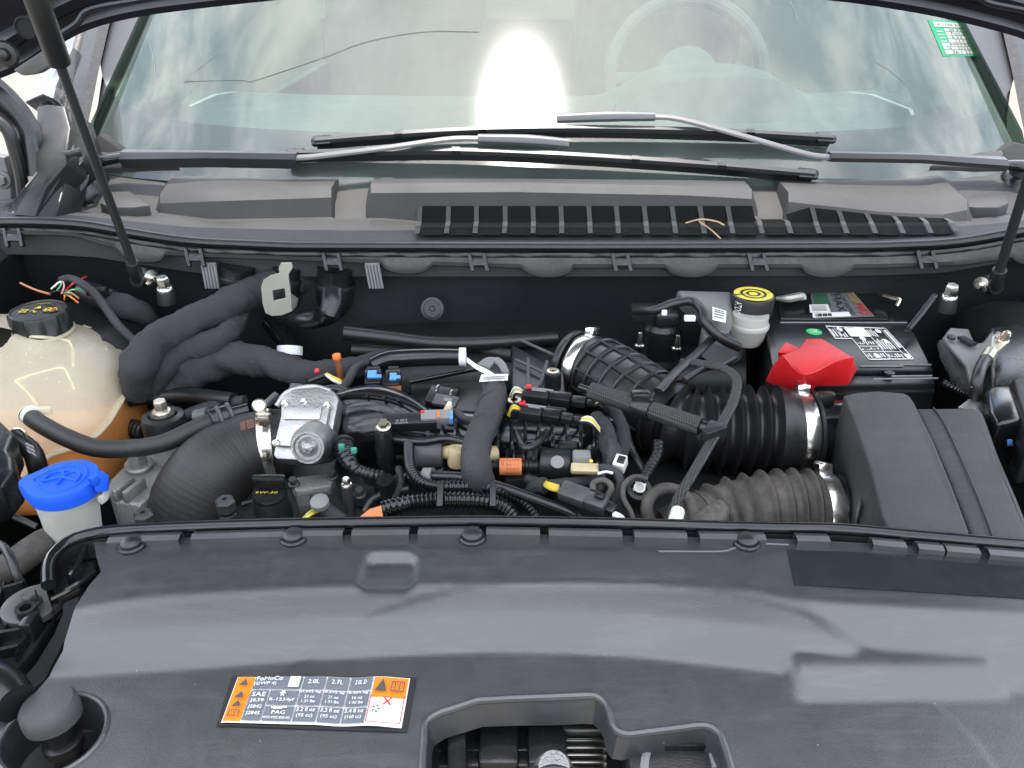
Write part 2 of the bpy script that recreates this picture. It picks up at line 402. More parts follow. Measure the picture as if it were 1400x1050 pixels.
def smooth_tab(tab, x, w=14):
    return sum(lerp_tab(tab, x + w * k) for k in (-1, -.5, 0, .5, 1)) / 5

g = MB(); g.add([(-120, -120, 0), (120, -120, 0), (120, 120, 0), (-120, 120, 0)], [[0, 1, 2, 3]])
struct(g.build('ground', 'asphalt', smooth=0))

# ---- car body shell: bay walls, fenders, pillars
shell = thing('car_body', 'dark painted car body shell around the open engine bay', 'car body', (XC, 1.0, 0.0))
fw = MB()
rows = []
for j in range(14):
    d = 0.045 - j * 0.06; row = []
    for i in range(61):
        x = -0.86 + 1.86 * i / 60
        b = 0.02 * math.sin(x * 9 + 1) * math.exp(-((d + .16) / .12) ** 2) + 0.014 * noise.noise(Vector((x * 5, d * 6, 3)))
        row.append(Vector((x, U * 1.285 - 0.25 * max(0, -d - .05) * U * .5 + b, Zd(d))))
    rows.append(row)
fw.loft(rows); fw.build('firewall', 'insulation', shell, smooth=60)
for sx, xw in ((-1, -0.70), (1, 0.84)):
    m = MB(); rows = []
    for j in range(8):
        yd = 0.15 + j * 0.19
        rows.append([Vector((xw + sx * 0.02 * math.sin(j), U * yd, Zd(d))) for d in (0.03, -0.1, -0.3, -0.72)])
    m.loft(rows); m.build('inner_fender', 'bay_black', shell)
    m = MB(); rows = []
    for j in range(13):
        yd = -0.05 + j * 0.14; c = 0.012 * math.sin(j * .3)
        rows.append([Vector((xw + sx * a, U * yd, Zd(d - 0.03 + .006 * j + (-.05 if j < 3 else 0)))) for a, d in ((0.0, 0.0), (0.02, 0.028), (0.05, 0.04), (0.12, 0.03), (0.17, 0.0), (0.20, -0.08), (0.21, -0.3))])
    m.loft(rows); m.build('fender', 'car_paint', shell)
    m = MB(); m.box(Vector((xw - sx * 0.10, U * 1.14, Zd(-0.16))), (0.22, 0.24, 0.20), bev=0.05, seg=4); m.build('strut_tower', 'bay_black', shell)
m = MB(); m.box(Vector((XC, 0.6, Zd(-0.72))), (1.7, 1.3, 0.02)); m.build('undertray', 'dark_void', shell)
m = MB(); m.box(Vector((XC, 0.40, Zd(-0.42))), (1.2, 0.10, 0.46), bev=.01); m.build('radiator_core', 'dark_void', shell)
# pillars and fender tips beside the windshield
def strip(px0, w0, px1, w1, y0, y1, thick=0.012, dy=0):
    a, b = PY(*px0, y0), PY(*px1, y1)
    ka, kb = K(a), K(b)
    return [a, a + Vector((w0 * ka, 0.01, 0)), b + Vector((w1 * kb, 0.01, 0)), b]
for sx in (0, 1):
    f = (lambda x: x) if sx == 0 else (lambda x: 1518 - x)
    s_ = 1 if sx == 0 else -1
    m = MB()
    pl = [(100, 232, 1.62), (118, 150, 1.80), (128, 100, 1.92), (142, 40, 2.08), (165, -40, 2.3)]
    rows = []
    for x, y, yd in pl:
        p = GL(f(x), y, 0.004)
        out = Vector((-s_, 0.45, 0)).normalized()
        rows.append([p + Vector((0.012 * s_, 0, 0)), p + Vector((-0.002 * s_, 0.0, 0.010)), p + out * 0.030 + Vector((0, 0, .014)), p + out * 0.050 + Vector((0, 0, -.005)), p + out * .055 + Vector((0, 0, -.06))])
    m.loft(rows); m.build('pillar_trim', 'satin_plastic', shell)
    m = MB(); rows = []
    for x, y, yd in pl:
        p = GL(f(x), y, 0.0); out = Vector((-s_, 0.45, 0)).normalized()
        rows.append([p + out * 0.052 + Vector((0, 0, .000)), p + out * 0.062 + Vector((0, 0, .012)), p + out * 0.085 + Vector((0, 0, .010)), p + out * 0.115 + Vector((0, .0, -.03)), p + out * .125 + Vector((0, 0, -.12))])
    m.loft(rows); m.build('pillar', 'car_paint', shell)
# fender tip and corner trim on the left
m = MB()
q = [PY(32, 140, 1.55), PY(60, 132, 1.55), PY(72, 134, 1.55), PY(76, 118, 1.62), PY(100, 62, 1.8), PY(88, 66, 1.8), PY(60, 100, 1.7)]
m.prism(q, Vector((0, 0.03, -0.02)), bev=.004); m.build('fender_tip', 'car_paint', shell)
corner = thing('corner_trim', 'grey plastic corner trim rising beside the wiper pivot', 'trim', PY(80, 292, 1.32))
m = MB(); q = [PY(50, 147, 1.50), PY(62, 142, 1.5), PY(88, 145, 1.50), PY(96, 175, 1.46), PY(90, 225, 1.40), PY(62, 258, 1.35), PY(48, 296, 1.31), PY(17, 294, 1.31), PY(18, 272, 1.33), PY(48, 235, 1.40)]
m.prism(q, Vector((0.0, 0.05, -.03)), bev=.003); m.build('outer_panel', 'black_plastic', corner)
m = MB(); q = [PY(88, 146, 1.51), PY(100, 150, 1.53), PY(118, 205, 1.48), PY(112, 222, 1.45), PY(92, 240, 1.42), PY(76, 296, 1.315), PY(47, 297, 1.315), PY(62, 259, 1.36), PY(91, 226, 1.41), PY(97, 176, 1.47)]
m.prism(q, Vector((0.0, 0.05, -.03)), bev=.003); m.build('inner_panel', 'black_plastic', corner)
m = MB(); m.tube([PY(95, 155, 1.5), PY(98, 200, 1.45), PY(101, 209, 1.43), PY(112, 211, 1.43)], 0.004, n=8); m.tube([PY(80, 212, 1.42), PY(96, 210, 1.42), PY(112, 206, 1.42)], 0.005, n=8); m.build('rib', 'cowl_plastic', corner)
m = MB(); q = [PY(122, 207, 1.55), PY(135, 184, 1.57), PY(166, 206, 1.56), PY(150, 209, 1.55)]
m.prism(q, Vector((0, .02, .0)), bev=.001); m.build('foam_pad', 'foam', corner)
tag(MB().prism([PY(1340, 220, 1.58), PY(1388, 196, 1.62), PY(1425, 202, 1.62), PY(1420, 222, 1.58)], Vector((0, .02, 0)), bev=.001).build('foam_pad', 'foam'), 'black foam corner pad by the wiper arm at the steering wheel side', 'foam pad')

# ---- inside of the car
dash = thing('dashboard', 'grey vinyl dashboard behind the windshield glass', 'dashboard', (XC, 1.8, 1.0))
m = MB(); rows = []
for j, (yy, zz) in enumerate(((1.30, -0.03), (1.36, -0.012), (1.44, -0.012), (1.52, 0.0), (1.62, 0.012), (1.64, 0.024), (1.80, 0.03), (1.92, 0.02), (1.98, -0.04), (2.0, -0.3))):
    row = []
    for i in range(41):
        x = -0.78 + 1.70 * i / 40; b = gb(x - XC)
        hood_ = 0.07 * math.exp(-((x - 0.42) / 0.17) ** 4) * (1 if 1.63 < yy < 1.95 else 0)
        row.append(Vector((x, yy + b * .8, 1.06 + zz + hood_)))
    rows.append(row)
m.loft(rows); m.build('dash_top', 'dash_vinyl', dash, smooth=40)
m = MB(); m.box(Vector((-.20, 1.47, 1.052)), (0.62, .012, .006), bev=.002); m.box(Vector((.40, 1.50, 1.058)), (0.5, .012, .006), bev=.002); m.build('defrost_vent', 'dash_dark', dash)
sw = thing('steering_wheel', 'dark steering wheel seen dimly through the windshield', 'steering wheel', (0.42, 2.06, 1.05))
m = MB(); c = Vector((0.42, 2.05, 1.10)); ax = Vector((0, -0.93, 0.36)); mm = bridge_mat(ax)
pts = [c + mm @ Vector((0.185 * math.cos(a), 0.185 * math.sin(a), 0)) for a in [2 * math.pi * k / 24 for k in range(25)]]
m.tube(pts, 0.017, n=10); m.build('rim', 'seat_cloth', sw)
m = MB(); m.lathe(c + ax * -.02, ax, [(0.08, 0), (0.075, .03), (0.05, .045), (0.0, .048)], 24); m.build('hub', 'seat_cloth', sw)
for sx in (-1, 1):
    m = MB(); m.box(c + mm @ Vector((0, 0.12 * sx, 0)), (0.03, .13, .02), rot=mm, bev=.005); m.build('spoke', 'seat_cloth', sw)
for x0 in (-0.33, 0.45):
    st = thing('front_seat', 'grey cloth front seat behind the steering wheel' if x0 > 0 else 'grey cloth front seat beside the empty passenger dash', 'seat', (x0, 2.6, .55))
    m = MB(); m.box(Vector((x0, 2.75, 1.0)), (0.50, 0.16, .70), rot=(R(-14), 0, 0), bev=.06, seg=4); m.build('backrest', 'seat_cloth', st)
    m = MB(); m.box(Vector((x0, 2.83, 1.43)), (0.27, 0.11, .18), bev=.05, seg=4); m.build('headrest', 'seat_cloth', st)
    m = MB(); m.box(Vector((x0, 2.5, 0.62)), (0.52, 0.5, .16), bev=.06, seg=4); m.build('seat_cushion', 'seat_cloth', st)
m = MB(); rows = [[Vector((XC + sx * 0.72 * (1 - .12 * t), 2.1 + 1.3 * t, 1.62 + .06 * math.sin(t * 3)))  for sx in (-1, -.5, 0, .5, 1)] for t in (0, .3, .6, 1)]
m.loft(rows); m.loft([[p + Vector((0, 0, .03)) for p in r] for r in rows]); m.build('roof', 'car_paint', shell)
m = MB(); m.box(Vector((XC, 2.2, 0.42)), (1.5, 2.4, .04)); m.build('cabin_floor', 'dash_dark', shell)
m = MB(); m.box(Vector((XC, 3.345, .80)), (1.6, .01, .704)); m.build('rear_bulkhead', 'dash_vinyl', shell)
gt = bpy.data.materials.new('side_glass'); gt.use_nodes = True; gn = gt.node_tree; gp = gn.nodes['Principled BSDF']; gp.inputs['Roughness'].default_value = .05; gp.inputs['Base Color'].default_value = (.02, .025, .023, 1)
gtr = gn.nodes.new('ShaderNodeBsdfTransparent'); gtr.inputs[0].default_value = (.30, .38, .33, 1); gmx = gn.nodes.new('ShaderNodeMixShader'); gmx.inputs[0].default_value = .85
gn.links.new(gp.outputs[0], gmx.inputs[1]); gn.links.new(gtr.outputs[0], gmx.inputs[2]); gn.links.new(gmx.outputs[0], gn.nodes['Material Output'].inputs[0]); MATS['side_glass'] = gt
for sx in (-1, 1):
    m = MB(); m.prism([Vector((XC + sx * .775, y_, z_)) for y_, z_ in ((1.36, .5), (3.36, .5), (3.36, 1.0), (1.36, 1.0))], Vector((sx * .03, 0, 0))); m.build('door_panel', 'seat_cloth', shell)
    m = MB(); m.prism([Vector((XC + sx * (.785 - .13 * (z_ - 1.1)), y_, z_)) for y_, z_ in ((1.33, 1.002), (3.38, 1.002), (3.38, 1.66), (2.26, 1.66), (1.40, 1.10))], Vector((sx * .005, 0, 0))); m.build('side_window', 'side_glass', shell, smooth=0)
m = MB(); m.prism([Vector((XC - .78, 3.35, 1.152)), Vector((XC + .78, 3.35, 1.152)), Vector((XC + .70, 3.3, 1.68)), Vector((XC - .70, 3.3, 1.68))], Vector((0, .005, 0))); m.build('rear_window', 'side_glass', shell, smooth=0)

# ---- windshield
def glass_material():
    m = bpy.data.materials.new('windshield_glass'); m.use_nodes = True; nt = m.node_tree; N = nt.nodes; L = nt.links
    out = N['Material Output']; N.remove(N['Principled BSDF'])
    gm = N.new('ShaderNodeNewGeometry')
    fr = N.new('ShaderNodeFresnel'); fr.inputs[0].default_value = 1.64
    tr = N.new('ShaderNodeBsdfTransparent'); tr.inputs[0].default_value = (0.68, 0.86, 0.78, 1)
    gl = N.new('ShaderNodeBsdfGlossy'); gl.inputs['Roughness'].default_value = 0.012
    film = N.new('ShaderNodeBsdfGlossy'); film.distribution = 'BECKMANN'; film.inputs['Roughness'].default_value = 0.150
    g2 = N.new('ShaderNodeMixShader'); g2.inputs[0].default_value = 0.27; L.new(gl.outputs[0], g2.inputs[1]); L.new(film.outputs[0], g2.inputs[2])
    m1 = N.new('ShaderNodeMixShader'); L.new(fr.outputs[0], m1.inputs[0]); L.new(tr.outputs[0], m1.inputs[1]); L.new(g2.outputs[0], m1.inputs[2])
    df = N.new('ShaderNodeBsdfDiffuse'); df.inputs[0].default_value = (0.42, 0.50, 0.455, 1)  # greenish veil: dust, with the haze of sky glare put into its colour
    n = N.new('ShaderNodeTexNoise'); n.inputs['Scale'].default_value = 9; n.inputs['Detail'].default_value = 9; n.inputs['Roughness'].default_value = .6; L.new(gm.outputs['Position'], n.inputs[0])
    v = N.new('ShaderNodeTexVoronoi'); v.inputs['Scale'].default_value = 16; L.new(gm.outputs['Position'], v.inputs[0])
    sp = N.new('ShaderNodeMapRange'); sp.inputs[1].default_value = 0.012; sp.inputs[2].default_value = 0.022; sp.inputs[3].default_value = 0.30; sp.inputs[4].default_value = 0.0; L.new(v.outputs[0], sp.inputs[0])
    r = N.new('ShaderNodeMapRange'); r.inputs[1].default_value = 0.3; r.inputs[2].default_value = 0.75; r.inputs[3].default_value = 0.075; r.inputs[4].default_value = 0.125; L.new(n.outputs[0], r.inputs[0])
    ad = N.new('ShaderNodeMath'); ad.operation = 'ADD'; L.new(r.outputs[0], ad.inputs[0]); L.new(sp.outputs[0], ad.inputs[1])
    m2 = N.new('ShaderNodeMixShader'); L.new(ad.outputs[0], m2.inputs[0]); L.new(m1.outputs[0], m2.inputs[1]); L.new(df.outputs[0], m2.inputs[2])
    L.new(m2.outputs[0], out.inputs[0]); MATS['windshield_glass'] = m
glass_material()
mat('frit', (0.035, 0.036, 0.040), 0.5, var=0.05)
ws = thing('windshield', 'curved tinted windshield with dark border and dusty film with sky glare in its colour', 'windshield', (XC, GY, GZ - .05))
def gpt(x, s, lift=0):
    n = Vector((gbp(x - XC) * TH, -TH, 1)).normalized()
    return Vector((x, GY + gb(x - XC) + s * math.cos(R(33)), GZ + s * math.sin(R(33)))) + n * lift
m = MB(); m.keepn = True
rows = [[gpt(XC + 0.78 * (i / 24 - 1) * (1 - .10 * s), s) for i in range(49)] for s in [-.06 + 1.0 * j / 30 for j in range(31)]]
m.loft(rows); glass = m.build('glass', 'windshield_glass', ws, smooth=180)
# frit border: just under the glass, from its bottom edge to the clear area
edge = [(-80, -60), (60, -50), (118, -30), (128, 0), (133, 40), (135, 90), (143, 115), (160, 135), (190, 150), (250, 163), (330, 171), (450, 177), (600, 181), (760, 183), (900, 182), (1050, 179), (1180, 174), (1270, 167), (1330, 156), (1368, 138), (1386, 115), (1392, 80), (1388, 40), (1376, 0), (1350, -40)]
ed, *_ = spline([Vector((x, y, 0)) for x, y in edge], 14)
m = MB(); top, bot = [], []
for q in ed:
    p = GL(q.x, q.y, -0.005); top.append(p)
    if q.y < 100: p2 = gpt(XC + (0.775 if q.x > 700 else -.775) * (1 - .1 * ((p.z - GZ) / .5446)), max(-.05, (p.z - GZ) / math.sin(R(33))), -0.005)
    else:
        p2 = gpt(XC + (p.x - XC) * 1.04, -0.05, -0.005)
        if abs(q.x - 700) > 520: p2 = p2.lerp(gpt(XC + (0.775 if q.x > 700 else -.775), max(-.05, (p.z - GZ) / math.sin(R(33)) - .1), -.005), min(1, (abs(q.x - 700) - 520) / 60))
    bot.append(p2)
m.loft([bot, [(a + b) / 2 for a, b in zip(top, bot)], top]); m.build('dark_border', 'frit', ws, smooth=180)
m = MB()
for (x0, y0, x1, y1) in ((205, 60, 213, 100), (268, 97, 295, 75), (845, 130, 835, 160), (1080, 3, 1090, 28), (1198, 85, 1236, 112)):
    m = MB(); m.tube([GL(x0, y0, .001), GL((x0 + x1) / 2 + 1, (y0 + y1) / 2 - 1, .001), GL(x1, y1, .001)], 0.0004, n=5); m.build('scratch', 'grey_plastic', ws)
m = MB(); m.tube([GL(252, 112, .0008), GL(330, 110, .0008), GL(350, 110, .0008), GL(440, 80, .0008), GL(500, 58, .0008), GL(580, 44, .0008), GL(655, 44, .0008)], 0.0004, n=5); m.build('crack', 'dash_dark', ws)
m = MB(); fn = quadfn(GL(178, 128, -.006), GL(205, 138, -.006), GL(212, 118, -.006), GL(190, 116, -.006))
for k in range(6): patch(m, (0.02 + .05 * (k % 2), .1 + k * .15, .75 + .2 * (k % 3 == 0), .15 + k * .15), fn)
m.build('etched_mark', 'dash_dark', ws)
# inspection sticker
stk = thing('inspection_sticker', 'small green and white handwritten sticker on the windshield', 'sticker', GL(1302, 78, -.008))
cs = [(1289, 77), (1338, 77), (1316, 30), (1268, 27)]
fn = lambda l: quadfn(*[GL(x, y, .0008) for x, y in cs], lift=l * .5)
m = MB(); patch(m, (0, 0, 1, 1), fn(0)); m.build('backing', 'sticker_green', stk, smooth=0)
m = MB()
for b in ((.10, .80, .90, .94), (.34, .68, .90, .76), (.34, .58, .90, .66), (.34, .47, .9, .56), (.34, .36, .9, .45), (.10, .27, .9, .345), (.1, .17, .9, .25), (.1, .05, .9, .15)): patch(m, b, fn(.0012))
for k in range(4): patch(m, (.10, .385 + k * .09, .28, .41 + k * .09), fn(.0012))
m.build('white_field', 'sticker_white', stk, smooth=0)
m = MB()
for t, b in (('6 1136 2', (.2, .835, .75, .90)), ('20 22', (.45, .69, .82, .75)), ('Ford', (.48, .59, .85, .65)), ('6.22', (.45, .48, .75, .55)), ('2 X X 2', (.5, .37, .85, .44)), ('999999', (.3, .28, .85, .335)), ('16 - 2222', (.2, .18, .8, .24)), ('36 1 22', (.3, .06, .8, .14))): text_on(m, t, b, fn(.0024))
m.build('handwriting', 'black_print', stk, smooth=0)

# ---- open hood above
HA = R(57); hv = Vector((0, -math.cos(HA), math.sin(HA))); hn = Vector((0, -math.sin(HA), -math.cos(HA)))
hedge = [(-150, 165), (-60, 128), (0, 107), (40, 90), (75, 66), (105, 48), (140, 34), (190, 22), (260, 12), (400, -3), (550, -13), (700, -18), (850, -17), (1000, -12), (1130, -1), (1200, 8), (1270, 20), (1340, 36), (1400, 54), (1460, 85), (1560, 130)]
hs, *_ = spline([PY(x, y, 1.40) for x, y in hedge], 0.02)
hood = thing('open_hood', 'dark open hood underside above the windshield', 'hood', (XC, 1.15, 1.45))
m = MB(); prof = [(0, -.012), (0, 0), (.004, .008), (.014, .009), (.020, .002), (.030, .001), (.038, .012), (.052, .014), (.060, .004), (.10, .003), (.115, .018), (.17, .02), (.30, .02), (.95, .02), (1.06, .0), (1.06, -.012)]
rows = [[p + hv * v + hn * o for p in hs] for v, o in prof]
m.loft(rows); m.loft([rows[0], rows[-1]]); m.build('inner_panel', 'hood_paint', hood, smooth=40)
m = MB(); m.tube([PY(78, 50, 1.24), PY(105, 32, 1.24), PY(122, 14, 1.24), PY(180, 2, 1.24), PY(300, -16, 1.24)], 0.004, n=8); m.build('rib', 'hood_paint', hood); m = MB(); m.tube([PY(1340, -4, 1.24), PY(1352, 4, 1.24), PY(1400, 14, 1.24), PY(1470, 30, 1.24)], .004, n=8); m.build('rib', 'hood_paint', hood)
m = MB(); m.lathe(PY(8, 74, 1.255), (0.1, -1, 0), [(.016, 0), (.014, .004), (.008, .005), (.007, .012), (.004, .014), (.0, .014)], 20); m.build('hinge_bolt', 'black_plastic', hood)
m = MB(); m.lathe(PY(36, 38, 1.25), (0.1, -1, -.2), [(.014, 0), (.012, .002), (.010, -.004), (0, -.004)], 20); m.build('drain_plug', 'dark_void', hood)
m = MB(); m.prism([PY(16, 96, 1.30), PY(62, 66, 1.30), PY(72, 88, 1.30), PY(50, 102, 1.3), PY(30, 104, 1.30)], Vector((0, .02, 0)), bev=.003); m.build('hinge_plate', 'grey_paint', hood)
hg = thing('hinge_assembly', 'black curved hood hinge arms beside the corner trim', 'hinge', PY(20, 280, 1.40))
m = MB(); m.tube([PY(-40, 100, 1.46), PY(5, 138, 1.46), PY(30, 170, 1.46), PY(40, 195, 1.45), PY(48, 240, 1.44)], 0.016, n=10, flat=1.5); m.build('arm', 'satin_plastic', hg)
m = MB(); m.tube([PY(-40, 150, 1.42), PY(5, 172, 1.42), PY(20, 205, 1.42), PY(30, 250, 1.42), PY(34, 300, 1.42)], 0.009, n=10); m.build('cable', 'rubber', hg)
m = MB(); q = [PY(-40, 205, 1.46), PY(6, 215, 1.46), PY(17, 250, 1.46), PY(18, 330, 1.44), PY(-40, 330, 1.44)]; m.prism(q, Vector((0, .02, 0)), bev=.003); m.build('base_plate', 'grey_paint', hg)
m = MB(); hexbolt(m, PY(3, 246, 1.455), (0, -1, .1), .009, .008); m.build('bolt', 'grey_paint', hg)

# ---- hood struts
def strut(label, top, mid, low, y0, y1, rc, rr):
    a, b, c = PY(*top, y0), PY(*mid, (y0 + y1) / 2), PY(*low, y1)
    t = thing('hood_strut', label, 'strut', c, 'gas struts that hold the hood')
    d = (a - c).normalized(); b = c + d * ((b - c).dot(d))
    m = MB(); m.cyl(b, a, rc, n=24, bev=.002); m.build('cylinder', 'black_plastic', t)
    m = MB(); m.cyl(c, b + d * .01, rr, n=16); m.build('rod', 'arm_black', t)
    m = MB(); m.cyl(c - d * .018, c + d * .012, rr * 1.55, n=16, bev=.002); m.lathe(c - d * .018 + Vector((0, .004, 0)), (0, -1, 0), [(.012, -.012), (.013, 0), (.009, .01), (0, .011)], 16); m.build('end_socket', 'rubber', t)
    m = MB(); m.lathe(c - d * .018 + Vector((.012 if top[0] < 700 else -.012, .008, 0)), (1 if top[0] < 700 else -1, -.6, 0), [(.010, 0), (.011, .003), (.004, .004), (.004, .012)], 16); m.build('clip', 'steel', t)
    return t
strut('thin black gas strut beside the coolant tank, holding the hood', (28, -60), (72, 66), (184, 368), 1.02, 1.18, .0118, .0054)
strut('black gas strut beside the battery, holding the hood', (1500, -60), (1470, 60), (1364, 378), 1.02, 1.18, .0118, .0060)

# ---- cowl panel
cowl = thing('cowl_panel', 'dusty grey plastic cowl panel with raised humps below the windshield', 'cowl', (XC, 1.2, Zd(.03)))
tA = [(-80, 300), (60, 300), (120, 304), (180, 314), (260, 326), (400, 331), (800, 331), (1200, 330), (1300, 326), (1360, 316), (1420, 305), (1500, 300)]
tB = [(-80, 285), (120, 287), (213, 291), (290, 302), (455, 299), (520, 300), (578, 304), (1290, 304), (1340, 303), (1400, 296), (1500, 290)]
tC = [(-80, 280), (195, 284), (213, 286), (219, 265), (300, 262), (453, 257), (458, 281), (500, 279), (507, 251), (700, 249.5), (935, 254), (1028, 259), (1036, 288), (1070, 288), (1078, 263), (1200, 276), (1285, 281), (1322, 274), (1334, 297), (1400, 290), (1500, 285)]
xs = sorted(set([-80, -40, 0, 40, 80, 120, 160, 190, 205, 213, 216, 219, 224] + list(range(240, 450, 15)) + [453, 455.5, 458, 470, 485, 500, 503.5, 507, 512] + list(range(520, 1028, 14)) + [1028, 1032, 1036, 1050, 1070, 1074, 1078, 1084] + list(range(1095, 1320, 15)) + [1322, 1328, 1334, 1345, 1360, 1380, 1400, 1430, 1460, 1500]))
R_ = [[] for _ in range(9)]
def cowl_pts(x):
    a = PY(x, lerp_tab(tA, x), 1.262); b = PZ(x, lerp_tab(tB, x), .055)
    yC, yB = lerp_tab(tC, x), lerp_tab(tB, x); bd = b.y / U
    hump = min(1, max(0, (yB - yC - 4) / 16))
    c1 = PY(x, yC + (13 if hump > .2 else 2), bd + .010); c2 = PY(x, yC, bd + .034)
    return a, b, c1, c2, bd
for x in xs:
    a, b, c1, c2, bd = cowl_pts(x)
    e = gpt(c2.x, -.03, -.01)
    R_[0].append(a + Vector((0, 0, -.05))); R_[1].append(a); R_[2].append(a.lerp(b, .5)); R_[3].append(b - Vector((0, .004, 0))); R_[4].append(b + (c1 - b) * .08); R_[5].append(c1); R_[6].append(c2)
    R_[7].append(c2.lerp(e, .5) + Vector((0, 0, .004))); R_[8].append(e)
m = MB(); m.loft(R_); m.build('panel', 'cowl_plastic', cowl, smooth=24)
# vent openings: dark screens between slanted bars
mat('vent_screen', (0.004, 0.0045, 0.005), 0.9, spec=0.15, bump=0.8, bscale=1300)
cells = [(578, 610), (617, 648), (655, 687), (694, 725), (732, 763), (770, 801), (808, 838), (846, 876), (884, 914), (922, 952), (960, 990), (998, 1028), (1038, 1068), (1074, 1106), (1112, 1142), (1149, 1180), (1187, 1217), (1224, 1254), (1261, 1287)]
def vent_col(xt, lift, x_shift):
    """front, fold and top of a vent bar centred on xt at its top"""
    k = (xt - 800) / 500
    xb = xt + (14 * k + 2) * 1.0; xm = xt + 1 + 3 * k
    yC = lerp_tab(tC, xt)
    a, b, c1, c2, bd = cowl_pts(xm)
    ytop = max(yC + 17, 281)
    f = PY(xb, lerp_tab(tA, xb) - 4, 1.275); f.z = max(f.z, b.z)
    mid = b + Vector((0, -.006, 0)); t = PY(xt, min(ytop, 299), bd + .004)
    return [f + Vector((0, 0, lift)), mid + Vector((0, -lift * .6, lift * .8)), t + Vector((0, -lift, 0))]
for i, (x0, x1) in enumerate(cells):
    l, r = vent_col(x0, .0025, 0), vent_col(x1, .0025, 0)
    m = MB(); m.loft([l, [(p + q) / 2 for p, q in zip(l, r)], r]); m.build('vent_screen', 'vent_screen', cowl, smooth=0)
    xb0 = (cells[i][1] + (cells[i + 1][0] if i + 1 < len(cells) else cells[i][1] + 8)) / 2
    c = vent_col(xb0, .005, 0); hw = 0.0034
    m = MB(); m.loft([[p + Vector((-hw, .004, -.002)) for p in c], [p + Vector((-hw, 0, 0)) for p in c], [p + Vector((hw, 0, 0)) for p in c], [p + Vector((hw, .004, -.002)) for p in c]]); m.build('vent_bar', 'cowl_plastic', cowl, smooth=30)
for x in (575,):
    c = vent_col(x, .005, 0); m = MB(); m.loft([[p + Vector((-.004, 0, 0)) for p in c], [p + Vector((.003, 0, 0)) for p in c], [p + Vector((.003, .004, -.003)) for p in c]]); m.build('vent_bar', 'cowl_plastic', cowl, smooth=30)
tw = MB(); tw.tube([PZ(938, 305, .062), PZ(958, 300, .075), PZ(980, 303, .068), PZ(990, 308, .062)], .0012, n=6); tw.tube([PZ(955, 302, .07), PZ(972, 314, .062), PZ(985, 326, .058)], .0010, n=6)
tag(tw.build('dry_twig', 'straw'), 'dry pine needle lying on the cowl vent bars', 'twig')
# corner mound with wiper pivot on each side
def mound(px, name_label, flip):
    f = (lambda x: x) if not flip else (lambda x: 1516 - x)
    t = thing('pivot_base', name_label, 'pivot base', PZ(f(118), 278, .055))
    m = MB(); c = PZ(f(118), 268, .055); m.lathe(c, (0, -.12, 1), [(.062, 0), (.058, .006), (.045, .008), (.040, .03), (.034, .036), (0, .037)], 32); m.build('cap', 'satin_plastic', t)
    m = MB(); m.lathe(c + Vector((-.006, -.004, .036)), (0, -.12, 1), [(.026, 0), (.024, .016), (.016, .018), (.014, .012), (0, .012)], 28); m.build('collar', 'rubber', t)
    m = MB(); q = [PZ(f(x), y, .075) for x, y in ((140, 262), (178, 261), (205, 280), (182, 283), (150, 283), (136, 277))]
    m.prism(q if not flip else q[::-1], Vector((0, 0, -.03)), bev=.003); m.build('gusset', 'cowl_plastic', t)
    q = [GL(f(x), y, .006) for x, y in ((84, 222), (110, 214), (150, 208), (180, 211), (220, 220), (248, 230), (180, 232), (120, 232), (88, 232))]
    m = MB(); m.prism(q, Vector((0, 0, -.012)), bev=.002); m.build('glass_trim', 'cowl_plastic', t)
mound(0, 'wiper pivot base and trim beside the corner trim', False)
mound(0, 'wiper pivot base and trim above the battery side strut', True)

# ---- hood seal on the cowl front edge
seal = thing('hood_seal', 'long black rubber hood seal along the cowl front edge', 'seal', (XC, 1.06, Zd(-.03)))
tS = [(-90, 298), (60, 298), (120, 302), (180, 313), (260, 325), (400, 331), (800, 332), (1200, 331), (1300, 327), (1360, 317), (1420, 306), (1500, 300)]
m = MB(); m.tube([PY(x, smooth_tab(tS, x) + 5, 1.252) for x in range(-80, 1500, 40)], 0.0075, n=12, step=.012, flat=.8); m.build('lip', 'rubber', seal)
m = MB(); m.tube([PY(x, smooth_tab(tS, x) + 17, 1.250) for x in range(-80, 1500, 40)], 0.0048, n=10, step=.012, wob=.15); m.build('bead', 'rubber', seal)
tL = [(-90, 318), (100, 322), (150, 338), (210, 348), (300, 352), (520, 360), (700, 366), (1200, 366), (1320, 362), (1400, 350), (1500, 340)]
m = MB(); rows = []
for x in range(-80, 1500, 6):
    y0 = smooth_tab(tS, x) + 20; y1 = smooth_tab(tL, x)
    for cx_ in (192, 555, 750, 945, 1130, 1420):
        u = (x - cx_) / 34
        if abs(u) < 1: y1 += 13 * (1 - u * u) ** .5
    rows.append([PY(x, y0 - 3, 1.262), PY(x, y0, 1.246), PY(x, y0 + (y1 - y0) * .45, 1.240), PY(x, y1 - 5, 1.238), PY(x, y1, 1.240), PY(x, y1 + 1, 1.262)])
m.loft(rows); m.build('flange', 'seal_dusty', seal, smooth=40)
for x in (20, 268, 456, 655, 851, 1037, 1268):
    y = smooth_tab(tS, x) + 19; p = PY(x, y + 8, 1.236); k = K(p); m = MB()
    for s_ in (-11, 9): m.box(p + Vector((s_ * k, 0, 0)), (.005, .006, .026), rot=(R(-30), R(-14), 0), bev=.001)
    m.box(p, (.018, .006, .010), rot=(R(-30), 0, 0), bev=.001); m.build('clip', 'satin_plastic', seal)

